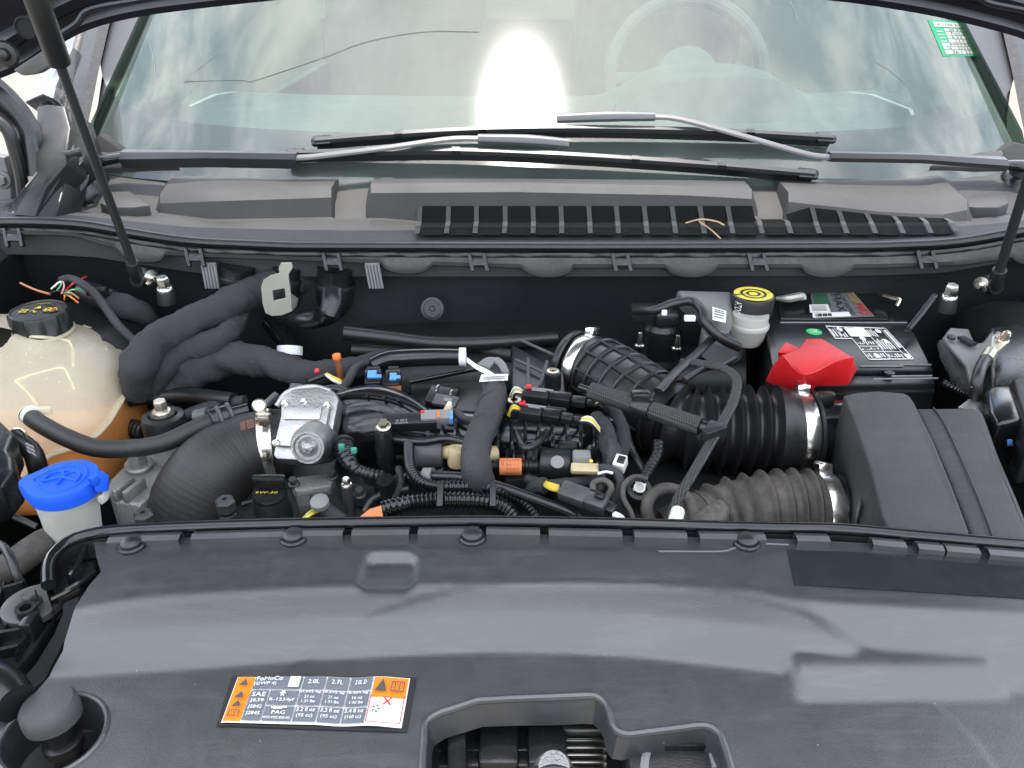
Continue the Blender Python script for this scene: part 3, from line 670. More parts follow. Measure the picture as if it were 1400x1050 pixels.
# ---- wipers
def wiper(label, arm, rod, hook, blade, joints):
    t = thing('windshield_wiper', label, 'wiper', GL(*arm[0][:2], .0), 'windshield wipers')
    m = MB(); m.tube([GL(*p) for p in arm[:3]], [.016, .014, .011], n=12, flat=.7, wob=.12); m.build('arm_head', 'gloss_plastic', t)
    pts = [GL(*p) for p in arm[2:]]
    m = MB(); d = (pts[-1] - pts[0]).normalized(); nrm = Vector((0, -.5, .86)); w_ = d.cross(nrm).normalized()
    sec = [(-.010, 0), (-.009, .007), (0, .010), (.010, .006), (.011, -.012)]
    m.loft([[p + w_ * a * (1.15 if i == 0 else .85) + nrm * b for a, b in sec] for i, p in enumerate(pts)], close=True, caps=True); m.build('arm_cover', 'arm_black', t)
    pts = [GL(*p) for p in rod]; m = MB(); m.tube(pts, .0058, n=8, flat=.55, up=nrm); m.build('arm_rod', 'arm_satin', t)
    pts = [GL(*p) for p in hook]; m = MB(); m.tube(pts, [.008, .0095, .0085], n=10, flat=.8, up=nrm); m.build('adapter', 'arm_satin', t)
    bl = [GL(*p) for p in blade]
    out, *_ = spline(bl, .012); m = MB(); rows = []
    for i, p in enumerate(out):
        rows.append([p + nrm * b + Vector((0, -1, 0)) * a for a, b in ((-.006, -.004), (-.0055, .004), (0, .0085), (.008, .004), (.0095, -.002), (.008, -.0045))])
    m.loft(rows, close=True, caps=True); bd = m.build('blade', 'arm_black', t, smooth=30)
    m = MB(); m.loft([[p + nrm * b + Vector((0, -1, 0)) * a for a, b in ((-.003, -.004), (.004, -.004), (.002, -.017), (-.001, -.017))] for p in out], close=True, caps=True); m.build('rubber_edge', 'rubber', bd)
    for e, q in ((0, 2), (-1, -3)):
        m = MB(); m.tube([out[e] + (out[e] - out[q]).normalized() * .006, out[e], out[q]], [.0075, .0098, .0098], n=10, flat=.8, up=nrm); m.build('end_cap', 'gloss_plastic', t)
    for jx in joints:
        i = min(range(len(out)), key=lambda k: abs((out[k] - CAM).x / K(out[k]) + 700 - jx)); p = out[i]; dd = (out[min(i + 1, len(out) - 1)] - p).normalized()
        m = MB(); m.loft([[p + dd * s_ + nrm * b + Vector((0, -1, 0)) * a for a, b in ((-.007, -.004), (-.0065, .005), (0, .0098), (.009, .005), (.0108, -.003))] for s_ in (-.006, .006)], close=True, caps=True); m.build('joint', 'satin_plastic', t)
    return t
wiper('wiper pivoted beside the corner trim, its pale hook pointing to the steering wheel side',
      [(118, 258, .03), (150, 247, .04), (186, 236, .035), (300, 237, .035), (415, 238, .033)],
      [(408, 239, .036), (440, 237, .036), (530, 226, .036), (615, 214, .036), (660, 213, .036)],
      [(655, 213, .036), (720, 215, .036), (776, 217, .032)],
      [(400, 222, .018), (520, 221, .02), (640, 222, .022), (780, 228, .022), (950, 238, .02), (1106, 250, .018)], (507, 622, 873, 990))
wiper('wiper pivoted above the battery side, its blade lying higher on the glass',
      [(1400, 262, .03), (1376, 252, .04), (1352, 246, .035), (1240, 240, .035), (1121, 237, .033)],
      [(1126, 238, .036), (1092, 234, .036), (1005, 209, .036), (925, 187, .036), (880, 183, .036)],
      [(890, 183, .036), (830, 183, .036), (760, 183, .032)],
      [(436, 205, .018), (540, 198, .02), (660, 193, .022), (800, 191, .022), (980, 194, .02), (1130, 201, .018)], (541, 663, 1020))

# ================================================================== FRONT COVER OVER THE RADIATOR
crest_px = [(-60, 850), (60, 838), (110, 828), (180, 815), (280, 807), (400, 800), (500, 797), (600, 795), (700, 793), (800, 793), (900, 794), (980, 798), (1040, 806), (1100, 821), (1250, 830), (1400, 838), (1560, 846)]
foot_px = [(-60, 930), (110, 925), (250, 918), (400, 907), (650, 894), (800, 897), (900, 905), (1000, 917), (1100, 928), (1250, 936), (1400, 945), (1560, 955)]
DROP = 0.025
CR = [(PZ(x, y, 0).x, PZ(x, y, 0).y) for x, y in crest_px]
FT = [(PZ(x, y, -DROP / U).x, PZ(x, y, -DROP / U).y) for x, y in foot_px]
border = [PZ(1098, 824, -.002), PZ(1146, 893, -.03)]
def ss(a, b, x):
    t = min(1, max(0, (x - a) / (b - a))); return t * t * (3 - 2 * t)
def rrect(x, y, cx, cy, hx, hy, r):                  # signed distance to a rounded rectangle
    qx, qy = abs(x - cx) - hx + r, abs(y - cy) - hy + r
    return math.hypot(max(qx, 0), max(qy, 0)) + min(max(qx, qy), 0) - r
PK = PZ(1222, 938, -DROP / U - .004); PKh = (0.066, 0.026)
NB = PZ(531, 782, -.002)
ANG = [(0, 0), (.07, 19), (.17, 12), (.50, 13), (.72, 31), (.88, 31), (1.0, 2)]   # slope in degrees across the step
PROF = [0]
for _i in range(200): PROF.append(PROF[-1] + math.tan(R(lerp_tab(ANG, (_i + .5) / 200))))
PROF = [q / PROF[-1] for q in PROF]
def cover_h(x, y):
    yc = smooth_tab2(CR, x); yf = smooth_tab2(FT, x)
    t = (yc - y) / (yc - yf)
    tl = PROF[min(200, max(0, int(t * 200)))] + (PROF[min(200, max(0, int(t * 200) + 1))] - PROF[min(200, max(0, int(t * 200)))]) * (t * 200 - math.floor(t * 200)) if 0 < t < 1 else (0 if t <= 0 else 1)
    tr = 0 if t < -.06 else min(1, ((t + .06) ** 2 / .24 if t < .06 else t) if t < .94 else (1 - (1.06 - t) ** 2 / .24 if t < 1.06 else 1))
    bx = border[0].x + (border[1].x - border[0].x) * (border[0].y - y) / (border[0].y - border[1].y)
    k = ss(-.011, .007, x - bx) if y > border[1].y - .02 else ss(-.02, .02, x - bx)
    p = tl * (1 - k) + tr * k
    z = ZS - DROP * p
    if t < 0: z -= 0.020 * ss(0, .3, -t * 0) + 0.0
    z -= 0.10 * max(0, (yf - y))                    # falls away gently towards the front
    z -= 0.9 * max(0, -0.455 - x) ** 2 * 4
    # pocket on the right
    d = rrect(x, y, PK.x, PK.y, *PKh, .014)
    inn = ss(.005, -.006, d); v = (PK.y + PKh[1] - y) / (2 * PKh[1])
    zb = ZS - DROP * .58 - .002 * v - (DROP * .62) * ss(.32, 1.02, v)
    z += inn * max(0, zb - z)
    # small notch on the crest
    d = rrect(x, y, NB.x, NB.y, .0185, .017, .008); z -= 0.006 * ss(.004, -.003, d) * (0.4 + 0.6 * ss(NB.y - .02, NB.y, y))
    # raised island round the front opening
    zc = ISL
    d2 = ((x - zc.x) / .235) ** 2 + ((y - zc.y) / .136) ** 2
    z += 0.0006 * ss(1.008, .990, d2)
    z += 0.0004 * noise.noise(Vector((x * 9, y * 9, 0)))
    return z
ISL = PZ(815, 1075, -.045)
def smooth_tab2(tab, x):
    w_ = .018; return sum(lerp_tab(tab, x + w_ * k) for k in (-1, -.5, 0, .5, 1)) / 5
cover = thing('radiator_cover', 'large dark grey plastic cover over the radiator', 'cover', (0.05, 0.35, Zd(-.09)))
S2 = lambda pts: [surf(x, y, cover_h).xy for x, y in pts]
outl = S2([(128, 741), (250, 735), (400, 732), (650, 729), (900, 733), (1080, 737), (1250, 746), (1420, 757), (1480, 762), (1620, 774), (1740, 900), (1900, 1110), (1200, 1130), (700, 1130), (300, 1130), (-40, 1130), (-60, 1010), (0, 975), (20, 968), (50, 945), (72, 915), (86, 890), (92, 865), (98, 845), (108, 822), (122, 800), (138, 782), (132, 762)])
opening = S2([(575, 1120), (577, 1050), (580, 995), (584, 984), (600, 974), (652, 957), (700, 954), (800, 950), (815, 951), (826, 959), (833, 972), (838, 990), (846, 1000), (860, 1003), (900, 998), (955, 991), (972, 993), (984, 1003), (994, 1030), (1002, 1060), (1010, 1120)])
bc = surf(73, 1003, cover_h)
hole = [(bc.x + .031 * math.cos(a), bc.y + .028 * math.sin(a)) for a in [2 * math.pi * k / 36 for k in range(36)]]
hc2 = surf(-14, 1046, cover_h)
hole2 = [(hc2.x + .020 * math.cos(a), hc2.y + .02 * math.sin(a)) for a in [2 * math.pi * k / 24 for k in range(24)]]
m = MB(); m.sheet(outl, [opening, hole, hole2], .0034, cover_h); m.build('panel', 'cover_plastic', cover, smooth=50)
def rim(loop, inset, down, name, r=.0022, matn='cover_plastic', skip=None):
    pts = [Vector((p[0], p[1], cover_h(p[0], p[1]))) for p in loop]
    c = sum(pts, Vector()) / len(pts); m = MB(); pts.append(pts[0])
    if skip: pts = pts[:-1]
    m.loft([[p for p in pts], [p + Vector((0, 0, -down)) + (c - p).normalized() * inset for p in pts]])
    m.tube([p + Vector((0, 0, -.0005)) for p in pts], r, n=8, step=.004); return m.build(name, matn, cover)
def dense(loop):
    o = []
    for i in range(len(loop)):
        a, b = Vector(loop[i]), Vector(loop[(i + 1) % len(loop)]); n = max(1, int((b - a).length / .006)); o += [a.lerp(b, k / n) for k in range(n)]
    return o
rim(dense(opening), .004, .022, 'opening_rim', r=.0026)
rim(dense(hole), .003, .030, 'bumper_well', r=.002)
# glossy rectangle moulded into the right of the cover
fn_pts = [surf(x, y, cover_h) for x, y in ((1086, 800), (1470, 823), (1460, 768), (1076, 752))]
m = MB(); rows = []
for j in range(7):
    a = fn_pts[0].lerp(fn_pts[3], j / 6); b = fn_pts[1].lerp(fn_pts[2], j / 6)
    rows.append([Vector((q.x, q.y, cover_h(q.x, q.y) + .0006)) for q in [a.lerp(b, i / 20) for i in range(21)]])
m.loft(rows); m.build('smooth_panel', 'smooth_cover_plastic', cover)
# rear flange with slots and raised edge pieces
def rear(x): return lerp_tab([(100, 738), (130, 731), (180, 727), (400, 720), (650, 717), (900, 722), (1080, 726), (1150, 728), (1250, 737), (1400, 749), (1500, 757), (1640, 769)], x)
for a, b in ((150, 248), (264, 390), (400, 470), (482, 560), (572, 655), (665, 738), (750, 850), (866, 938), (955, 1045), (1087, 1132), (1190, 1236), (1252, 1287), (1290, 1336), (1348, 1440), (1452, 1530), (1542, 1620)):
    m = MB(); pts = [PZ(a + (b - a) * i / 4, rear(a + (b - a) * i / 4) + 9, .004) for i in range(5)]
    m.loft([[p + Vector((0, dy, dz)) for p in pts] for dy, dz in ((-.006, -.008), (-.0055, .0015), (-.001, .003), (.004, .0015), (.005, -.01))]); m.build('edge_piece', 'cover_plastic', cover, smooth=30)
m = MB(); pts = [PZ(x, rear(x) + 4, -.004) for x in range(110, 1640, 30)]
m.loft([[p + Vector((0, dy, dz)) for p in pts] for dy, dz in ((-.02, -.004), (-.012, -.0045), (.01, -.0065), (.012, -.03))]); m.build('rear_flange', 'satin_plastic', cover)
m = MB(); pts = [surf(x, y, cover_h) + Vector((0, 0, -.0002)) for x, y in ((900, 754), (985, 754), (1002, 750), (1040, 744), (1078, 745))]; m.tube(pts, .0012, n=6, step=.004); m.build('mould_line', 'cover_plastic', cover)
# rubber seal on the rear edge
rs = thing('cover_seal', 'black rubber edge seal with a bright highlight along the cover', 'seal', PZ(700, 715, 0))
pth = [(66, 800), (66, 775), (74, 757), (96, 739), (130, 729), (180, 724), (290, 719), (400, 716), (520, 714), (650, 712.5), (780, 714), (900, 717), (1000, 720), (1080, 721.5), (1150, 723), (1250, 732), (1330, 739), (1400, 745), (1500, 753), (1640, 765)]
m = MB(); m.tube([PZ(x, y, .006) for x, y in pth], .0046, n=14, step=.008); m.build('bulb', 'gloss_plastic', rs)
m = MB(); pts, *_ = spline([PZ(x, y, .006) for x, y in pth], .012); m.loft([[p + Vector((0, -.004, -.003)) for p in pts], [p + Vector((.0, -.004, -.03)) for p in pts], [p + Vector((0, .003, -.03)) for p in pts], [p + Vector((0, .003, -.003)) for p in pts]]); m.build('web', 'rubber', rs)
# push pins
for i, (x, y, lb) in enumerate(((181, 747, 'black push pin on the cover corner nearest the blue washer cap'), (402, 737, 'black push pin on the cover rear edge in front of the oil cap'), (646, 736, 'black push pin on the cover rear edge in front of the corrugated conduits'), (1020, 743, 'black push pin on the cover in front of the dusty bellows hose'))):
    p = surf(x, y, cover_h); t = thing('push_pin', lb, 'push pin', p, 'push pins on the cover')
    m = MB(); m.lathe(p, (0, -.05, 1), [(.0105, 0), (.0105, .0025), (.0095, .0038), (.0075, .0042)], 24); m.build('collar', 'satin_plastic', t)
    m = MB(); m.lathe(p + Vector((0, 0, .0025)), (0, -.05, 1), [(.0078, 0), (.0078, .0028), (.006, .0046), (.003, .0053), (0, .0055)], 24); m.build('head', 'black_plastic', t)
# hood bumper
bp = surf(73, 1003, cover_h); bt = thing('hood_bumper', 'round dark rubber hood bumper standing in a cover well', 'bumper', bp + Vector((0, 0, -.04)))
axb = Vector((-.07, .06, 1)); top_c = PZ(66, 966, -.022)
m = MB(); m.lathe(top_c + axb.normalized() * -.012, axb, [(.0150, 0), (.0168, .0015), (.0172, .007), (.0168, .0125), (.0148, .0155), (.009, .0165), (0, .0168)], 40); m.build('cap', 'cowl_plastic', bt)
MATS['bumper_rubber'] = mat('bumper_rubber', (0.040, 0.040, 0.041), .6, dust=.15, bump=.5)
bt.children[0].data.materials[0] = MATS['bumper_rubber']
m = MB(); m.lathe(top_c + axb.normalized() * -.06, axb, [(.009, 0), (.009, .05)], 16); m.lathe(top_c + axb.normalized() * -.035, axb, [(.012, 0), (.012, .006), (.009, .008)], 16); m.build('stem', 'rubber', bt)
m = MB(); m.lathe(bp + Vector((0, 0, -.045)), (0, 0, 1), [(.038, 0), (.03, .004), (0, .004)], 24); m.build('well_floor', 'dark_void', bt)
# ---- service label
lab = thing('refrigerant_label', 'orange, grey and white refrigerant service label on the cover', 'label', surf(430, 962, cover_h))
cs = [surf(x, y, cover_h) for x, y in ((303, 992), (549, 998), (561, 930), (326, 929))]
def labfn(l):
    def f(u, v):
        p = cs[0] * (1 - u) * (1 - v) + cs[1] * u * (1 - v) + cs[2] * u * v + cs[3] * (1 - u) * v
        return Vector((p.x, p.y, cover_h(p.x, p.y) + .0022 + l + .0008 * math.sin(u * 17) * ss(.3, .8, u)))
    return f
bgc = [surf(x, y, cover_h) for x, y in ((296, 995), (556, 1003), (569, 928), (318, 926))]
m = MB(); rows = []
for j in range(7):
    a = bgc[0].lerp(bgc[3], j / 6); b = bgc[1].lerp(bgc[2], j / 6); rows.append([Vector((q.x, q.y, cover_h(q.x, q.y) + .0014)) for q in [a.lerp(b, i / 20) for i in range(21)]])
m.loft(rows); m.build('dark_backing', 'black_print', lab)
m = MB(); patch(m, (0.0, 0, 1, 1), labfn(0.0002), 40, 20); m.build('white_base', 'white_print', lab)
m = MB(); patch(m, (0.006, .02, .105, .98), labfn(.0009), 6, 20); m.build('orange_panel', 'orange_print', lab); m = MB(); patch(m, (.80, .56, .994, .975), labfn(.0009), 10, 9); m.build('orange_panel', 'orange_print', lab)
m = MB()
for b in ((.112, .70, .385, .97), (.112, .03, .215, .67), (.222, .365, .385, .67), (.222, .03, .385, .335)): patch(m, b, labfn(.0013), 24, 14)
for i in range(3):
    u0 = .393 + i * .135
    for v0, v1 in ((.70, .97), (.365, .67), (.03, .335)): patch(m, (u0, v0, u0 + .127, v1), labfn(.0013), 24, 14)
m.build('grey_cell', 'label_grey', lab)
m = MB(); T = lambda s_, u0, v0, u1, v1: text_on(m, s_, (u0, v0, u1, v1), labfn(.0030))
T('FoMoCo', .125, .855, .275, .945); T('(GWP 4)', .118, .735, .245, .825)
for k, s_ in enumerate(('SAE', 'J639', 'J2842', 'J2845')): T(s_, .128, .50 - k * .135, .205, .59 - k * .135)
T('R-1234yf', .235, .39, .375, .475); T('PAG', .27, .14, .345, .215); T('WSS-M2C300-A2', .228, .045, .38, .095)
for i, rr in enumerate((('2.0L', '0.595 kg', '21 oz', '1.31 lbs', '3.2 fl oz', '(95 cc)'), ('2.7L', '0.595 kg', '21 oz', '1.31 lbs', '3.2 fl oz', '(95 cc)'), ('2.0L D', '0.454 kg', '16 oz', '1.00 lbs', '5.4 fl oz', '(160 cc)'))):
    u = .393 + i * .135
    T(rr[0], u + .032, .79, u + .098, .88); T(rr[1], u + .008, .575, u + .12, .645); T(rr[2], u + .035, .48, u + .092, .54); T(rr[3], u + .025, .385, u + .10, .445); T(rr[4], u + .01, .205, u + .115, .285); T(rr[5], u + .018, .075, u + .108, .16)
# small symbols: snowflake and oil can
for a in range(3):
    c, s_ = math.cos(a * math.pi / 3), math.sin(a * math.pi / 3); f = labfn(.0030)
    q = [(.30 + (.016 * c - .003 * s_), .58 + (.07 * s_ + .012 * c)), (.30 + (.016 * c + .003 * s_), .58 + (.07 * s_ - .012 * c)), (.30 + (-.016 * c + .003 * s_), .58 + (-.07 * s_ - .012 * c)), (.30 + (-.016 * c - .003 * s_), .58 + (-.07 * s_ + .012 * c))]
    m.add([f(*p) for p in q], [[0, 1, 2, 3]])
for b in ((.275, .24, .32, .285), (.315, .265, .345, .30), (.26, .255, .28, .29)): patch(m, b, labfn(.0030))
m.build('lettering', 'white_print', lab, smooth=0)
m = MB(); f = labfn(.0030)
for cy in (.82, .55, .36): m.add([f(.03, cy - .07), f(.085, cy - .07), f(.0625, cy + .075)], [[0, 1, 2]])
m.add([f(.815, .64), f(.885, .64), f(.855, .90)], [[0, 1, 2]]); m.build('hazard_symbol', 'dash_dark', lab, smooth=0)['kind'] = 'stuff'; m = MB()
for b in ((.028, .08, .034, .22), (.085, .08, .091, .22), (.028, .08, .091, .10), (.028, .2, .091, .22), (.044, .1, .048, .2), (.066, .1, .07, .2), (.905, .64, .911, .86), (.975, .64, .981, .86), (.905, .64, .981, .665), (.905, .835, .981, .86), (.925, .67, .931, .83), (.95, .67, .956, .83)): patch(m, b, f)
for k in range(5):
    a = k * 2 * math.pi / 5; m.add([f(.845 + .006 * math.cos(a - .5), .28 + .02 * math.sin(a - .5)), f(.845 + .024 * math.cos(a - .3), .28 + .085 * math.sin(a - .3)), f(.845 + .024 * math.cos(a + .3), .28 + .085 * math.sin(a + .3))], [[0, 1, 2]])
m.build('fan_symbol', 'dash_dark', lab, smooth=0)['kind'] = 'stuff'; m = MB(); text_on(m, 'IF STEAM - ENGINE OFF', (.82, .06, .97, .10), f)
m.build('small_print', 'dash_dark', lab, smooth=0)
m = MB()
for sg in (1, -1): m.add([f(.872, .44 + sg * .08), f(.884, .44 + sg * .08), f(.930, .44 - sg * .08), f(.918, .44 - sg * .08)], [[0, 1, 2, 3]])
for b in ((.80, .02, .805, .56), (.80, .02, .994, .035), (.988, .02, .994, .56)): patch(m, b, f)
m.build('red_mark', 'red_print', lab, smooth=0)
m = MB(); patch(m, (.315, .72, .375, .95), labfn(.0026)); m.build('code_panel', 'white_print', lab, smooth=0)

# ---- what shows through the front opening
gr = thing('latch_bay', 'black ribbed front grille parts inside the cover opening', 'grille', PZ(780, 1040, -.16))
dz = -.085
for y in (985, 1003, 1022, 1042):
    m = MB(); a, b = PZ(600, y, dz), PZ(770, y - 4, dz); c = (a + b) / 2; m.box(c, ((b - a).length, .012, .006), bev=.0015); m.build('bar', 'satin_plastic', gr)
m = MB()
m.box(PZ(625, 1015, dz + .01), (.012, .075, .02), rot=(0, 0, R(4)), bev=.002); m.build('upright', 'satin_plastic', gr)
for x in (682, 748):
    m = MB(); m.box(PZ(x, 1020, dz + .005), (.026, .036, .014), bev=.003); m.build('boss', 'satin_plastic', gr)
m = MB(); rows = [[PZ(x, y, dz - .02) for x in (560, 700, 850, 1020)] for y in (940, 1000, 1060, 1130)]; m.loft(rows); m.build('backing', 'dark_void', gr)
core = thing('cooler_core', 'small silver finned cooler core behind the cover opening', 'radiator core', PZ(793, 1035, -.09))
m = MB(); m.box(PZ(794, 998, -.078), (.034, .008, .010), bev=.001); m.build('top_tank', 'core_metal', core)
for k in range(6):
    y = 1008 + k * 10
    m = MB(); m.box(PZ(794, y, -.082), (.033, .0022, .010), bev=.0005); m.build('tube', 'core_metal', core)
    m = MB(); a, b = PZ(771, y + 5, -.084), PZ(817, y + 5, -.084); pts = [a.lerp(b, i / 22) + Vector((0, .0022 * (1 if i % 2 else -1), 0)) for i in range(23)]
    m.loft([[p + Vector((0, 0, .004)) for p in pts], [p - Vector((0, 0, .004)) for p in pts]]); m.build('fin_row', 'core_metal', core, smooth=0)
t = thing('hood_latch', 'rounded metal hood latch end in the cover opening', 'latch', PZ(757, 1048, -.07))
m = MB(); p = PZ(757, 1053, -.066); m.lathe(p, (0, -.3, 1), [(.0125, -.012), (.013, -.003), (.0118, 0), (.0105, .002), (.011, .004), (.0095, .007), (0, .0075)], 28); m.build('striker', 'dull_aluminium', t)
m = MB(); m.tube([PZ(715, 1062, -.07), PZ(757, 1056, -.062), PZ(800, 1062, -.07)], .005, n=10); m.build('lever', 'dark_steel', t)
t = thing('horn_motor', 'black ribbed housing behind the right side of the cover opening', 'housing', PZ(930, 1030, -.09))
m = MB(); m.box(PZ(930, 1030, -.075), (.075, .055, .03), bev=.006); m.build('body', 'black_plastic', t)
m = MB(); m.tube([PZ(880, 1060, -.06), PZ(883, 1035, -.06), PZ(893, 1018, -.062)], .0035, n=8); m.build('curved_rib', 'grey_plastic', t)
for x in (975, 988):
    m = MB(); m.box(PZ(x, 1035, -.06), (.006, .02, .008), bev=.001); m.build('terminal', 'grey_plastic', t)
m = MB(); m.box(PZ(930, 1020, -.055), (.05, .004, .006), bev=.001); m.build('edge', 'satin_plastic', t)

# ---- back of the headlamp at the left edge
hl = thing('headlamp_housing', 'black ribbed headlamp housing with round bolt beside the cover', 'headlamp', PZ(20, 880, -.05))
m = MB(); q = [PZ(x, y, -.03) for x, y in ((-70, 800), (0, 802), (36, 801), (78, 812), (82, 822), (70, 850), (45, 890), (20, 918), (-6, 938), (-70, 950))]
m.prism(q, Vector((0, 0, -.012)), bev=.002); m.build('plate', 'satin_plastic', hl)
for (a, b) in (((-20, 822), (36, 806)), ((-20, 850), (30, 842)), ((-20, 880), (45, 868)), ((-20, 905), (30, 893)), ((60, 812), (40, 868)), ((78, 820), (25, 905)), ((10, 806), (-6, 850)), ((-10, 900), (24, 850))):
    m = MB(); m.loft([[PZ(*a, -.03) + Vector((0, dx, dz)), PZ(*b, -.03) + Vector((0, dx, dz))] for dx, dz in ((-.0015, 0), (-.0015, .008), (.0015, .008), (.0015, 0))]); m.build('rib', 'satin_plastic', hl)
m = MB(); c = PZ(44, 826, -.02); m.lathe(c, (0, 0, 1), [(.020, -.004), (.020, .001), (.017, .002), (.008, .0015)], 28); m.build('washer', 'dark_steel', hl)
m = MB(); hexbolt(m, c + Vector((0, 0, .001)), (0, 0, 1), .0055, .009, 1.25); m.build('bolt', 'dark_steel', hl)
m = MB(); m.lathe(PZ(40, 845, -.022), (0, 0, 1), [(.007, 0), (.007, .01), (.004, .01), (.004, .002)], 16); m.box(PZ(44, 858, -.022), (.008, .014, .018), bev=.001); m.build('guide', 'satin_plastic', hl)
m = MB(); q = [PZ(x, y, -.11) for x, y in ((88, 780), (112, 800), (96, 860), (60, 930), (10, 970), (-40, 975), (-20, 940), (60, 850))]; m.prism(q, Vector((0, 0, -.01))); m.build('lower_shell', 'dark_void', hl)
t = thing('bracket_fin', 'thin black bracket with ribs between cover corner and headlamp', 'bracket', PZ(95, 790, -.05))
m = MB(); q = [PZ(x, y, -.012) for x, y in ((72, 778), (88, 752), (128, 738), (150, 735), (134, 760), (128, 780), (108, 798), (88, 806), (66, 815))]; m.prism(q, Vector((0, 0, -.012)), bev=.002); m.build('plate', 'satin_plastic', t)
m = MB(); m.tube([PZ(118, 745, -.002), PZ(108, 768, -.002), PZ(96, 786, -.004), PZ(97, 793, -.01)], .0022, n=8); m.tube([PZ(130, 782, -.006), PZ(105, 800, -.006), PZ(70, 818, -.01)], .0025, n=8); m.build('rib', 'gloss_plastic', t)
t = MB(); t.tube([PZ(-40, 915, -.02), PZ(0, 945, -.02), PZ(22, 962, -.02)], [.014, .016, .012], n=14); tag(t.build('corner_hose', 'satin_plastic'), 'black round rubber hose end tucked by the hood bumper', 'hose')

# ================================================================== LEFT SIDE OF THE BAY
def corr(pitch, amp, sharp=1.0):
    return lambda s, Lt: 1 - amp * (0.5 - 0.5 * math.cos(2 * math.pi * s / pitch)) ** sharp
def hose(name, label, cat, pts, rpx, matn, pitch=None, amp=.14, n=14, group=None, flat=1.0, wob=0.0, sharp=1.0, step=None, parent=None):
    P = PT(*pts); k = K(P[len(P) // 2]); r = [a * k for a in rpx] if isinstance(rpx, (list, tuple)) else rpx * k
    m = MB(); rf = corr(pitch * k, amp, sharp) if pitch else None
    if matn in ('loom_cloth', 'loom_tape') and not pitch:
        wp = (26 if matn == 'loom_cloth' else 15) * k; step = min(step or .005, .0035)
        rf = lambda s, L_: 1 + (.035 if matn == 'loom_cloth' else .05) * ((s / wp + .25 * math.sin(s * 60)) % 1)
    m.tube(P, r, n=n, rf=rf, step=(pitch * k / 6 if pitch else step), flat=flat, wob=wob)
    o = m.build(name, matn, parent, smooth=50 if not pitch else 60)
    if parent is None: tag(o, label, cat, group)
    return o
def clampband(parent, c, axis, r, w, screw_dir=None, matn='steel', name='clamp_band'):
    axis = Vector(axis).normalized(); m = MB()
    m.lathe(c - axis * w / 2, axis, [(r * .98, 0), (r, w * .02), (r * 1.012, w * .08), (r * 1.012, w * .92), (r, w * .98), (r * .98, w)], 48); b = m.build(name, matn, parent)
    if screw_dir is not None:
        s = Vector(screw_dir); s = (s - axis * s.dot(axis)).normalized(); t = axis.cross(s); m = MB()
        m.box(c + s * (r + .004), (.016, .010, w * .9), rot=bridge_mat(axis, t), bev=.0015); m.cyl(c + s * (r + .006) - t * .014, c + s * (r + .006) + t * .008, .0042, n=10, bev=.0006); m.build('clamp_screw', matn, b)
    return b
def polymesh(verts, faces, bev=0.0, seg=2):
    b = bmesh.new(); vs = [b.verts.new(v) for v in verts]
    for f in faces: b.faces.new([vs[i] for i in f])
    bmesh.ops.recalc_face_normals(b, faces=b.faces)
    if bev: bmesh.ops.bevel(b, geom=list(b.edges), offset=bev, segments=seg, profile=.5, affect='EDGES', clamp_overlap=True)
    m = MB(); m.bm(b); return m

# ---- coolant reservoir
tank = thing('coolant_reservoir', 'translucent milky coolant reservoir with orange coolant and black cap', 'coolant tank', PZ(60, 670, -.25))
TC = Vector((-.735 * U, 1.03 * U, Zd(-.135))); TA = (.165 * U, .130 * U, .128 * U)
def sq(a, e): return math.copysign(abs(a) ** e, a)
def tank_pt(th, ph, k=1.0, lim=None):                # th around, ph -90..90
    e1, e2 = .52, .50
    x = TA[0] * sq(math.cos(ph), e1) * sq(math.cos(th), e2); y = TA[1] * sq(math.cos(ph), e1) * sq(math.sin(th), e2); z = TA[2] * sq(math.sin(ph), e1)
    # the top slopes down to the front right; the sides bulge in lobes
    z -= max(0, z) * (.30 * max(0, x / TA[0]) + .40 * max(0, -y / TA[1]))
    b = 1 + .035 * math.cos(3 * th + .6) * math.cos(ph) ** 2
    p = Vector((x * b * k, y * b * k, z * k))
    return TC + p
def shell_rows(p0, p1, k, n=20, nt=72):
    return [[tank_pt(2 * math.pi * i / nt, p0 + (p1 - p0) * j / n, k) for i in range(nt)] for j in range(n + 1)]
def tsplit(th): return R(-8 + 17 * math.cos(th) + 3 * math.sin(3 * th))
def shell2(up, n=20, nt=72): return [[tank_pt(2 * math.pi * i / nt, tsplit(2 * math.pi * i / nt) + ((R(88) if up else R(-88)) - tsplit(2 * math.pi * i / nt)) * j / n) for i in range(nt)] for j in range(n + 1)]
m = MB(); m.loft(shell2(True), close=True); m.build('upper_shell', 'milky_plastic', tank, smooth=60)
m = MB(); m.loft(shell2(False), close=True); m.build('lower_shell', 'amber_plastic', tank, smooth=60)
m = MB(); m.loft(shell_rows(R(-86), R(5), .965), close=True, caps=True); m.build('coolant', 'coolant', tank, smooth=60)
m = MB(); ring = [tank_pt(2 * math.pi * i / 72, tsplit(2 * math.pi * i / 72), 1.0) for i in range(73)]
m.tube([TC + Vector(((p - TC).x * 1.02, (p - TC).y * 1.02, (p - TC).z)) for p in ring], .0048, n=8, step=.006, flat=.6); m.build('seam', 'milky_plastic', tank)
for a, b in (((40, 500), (128, 520)),):
    pass
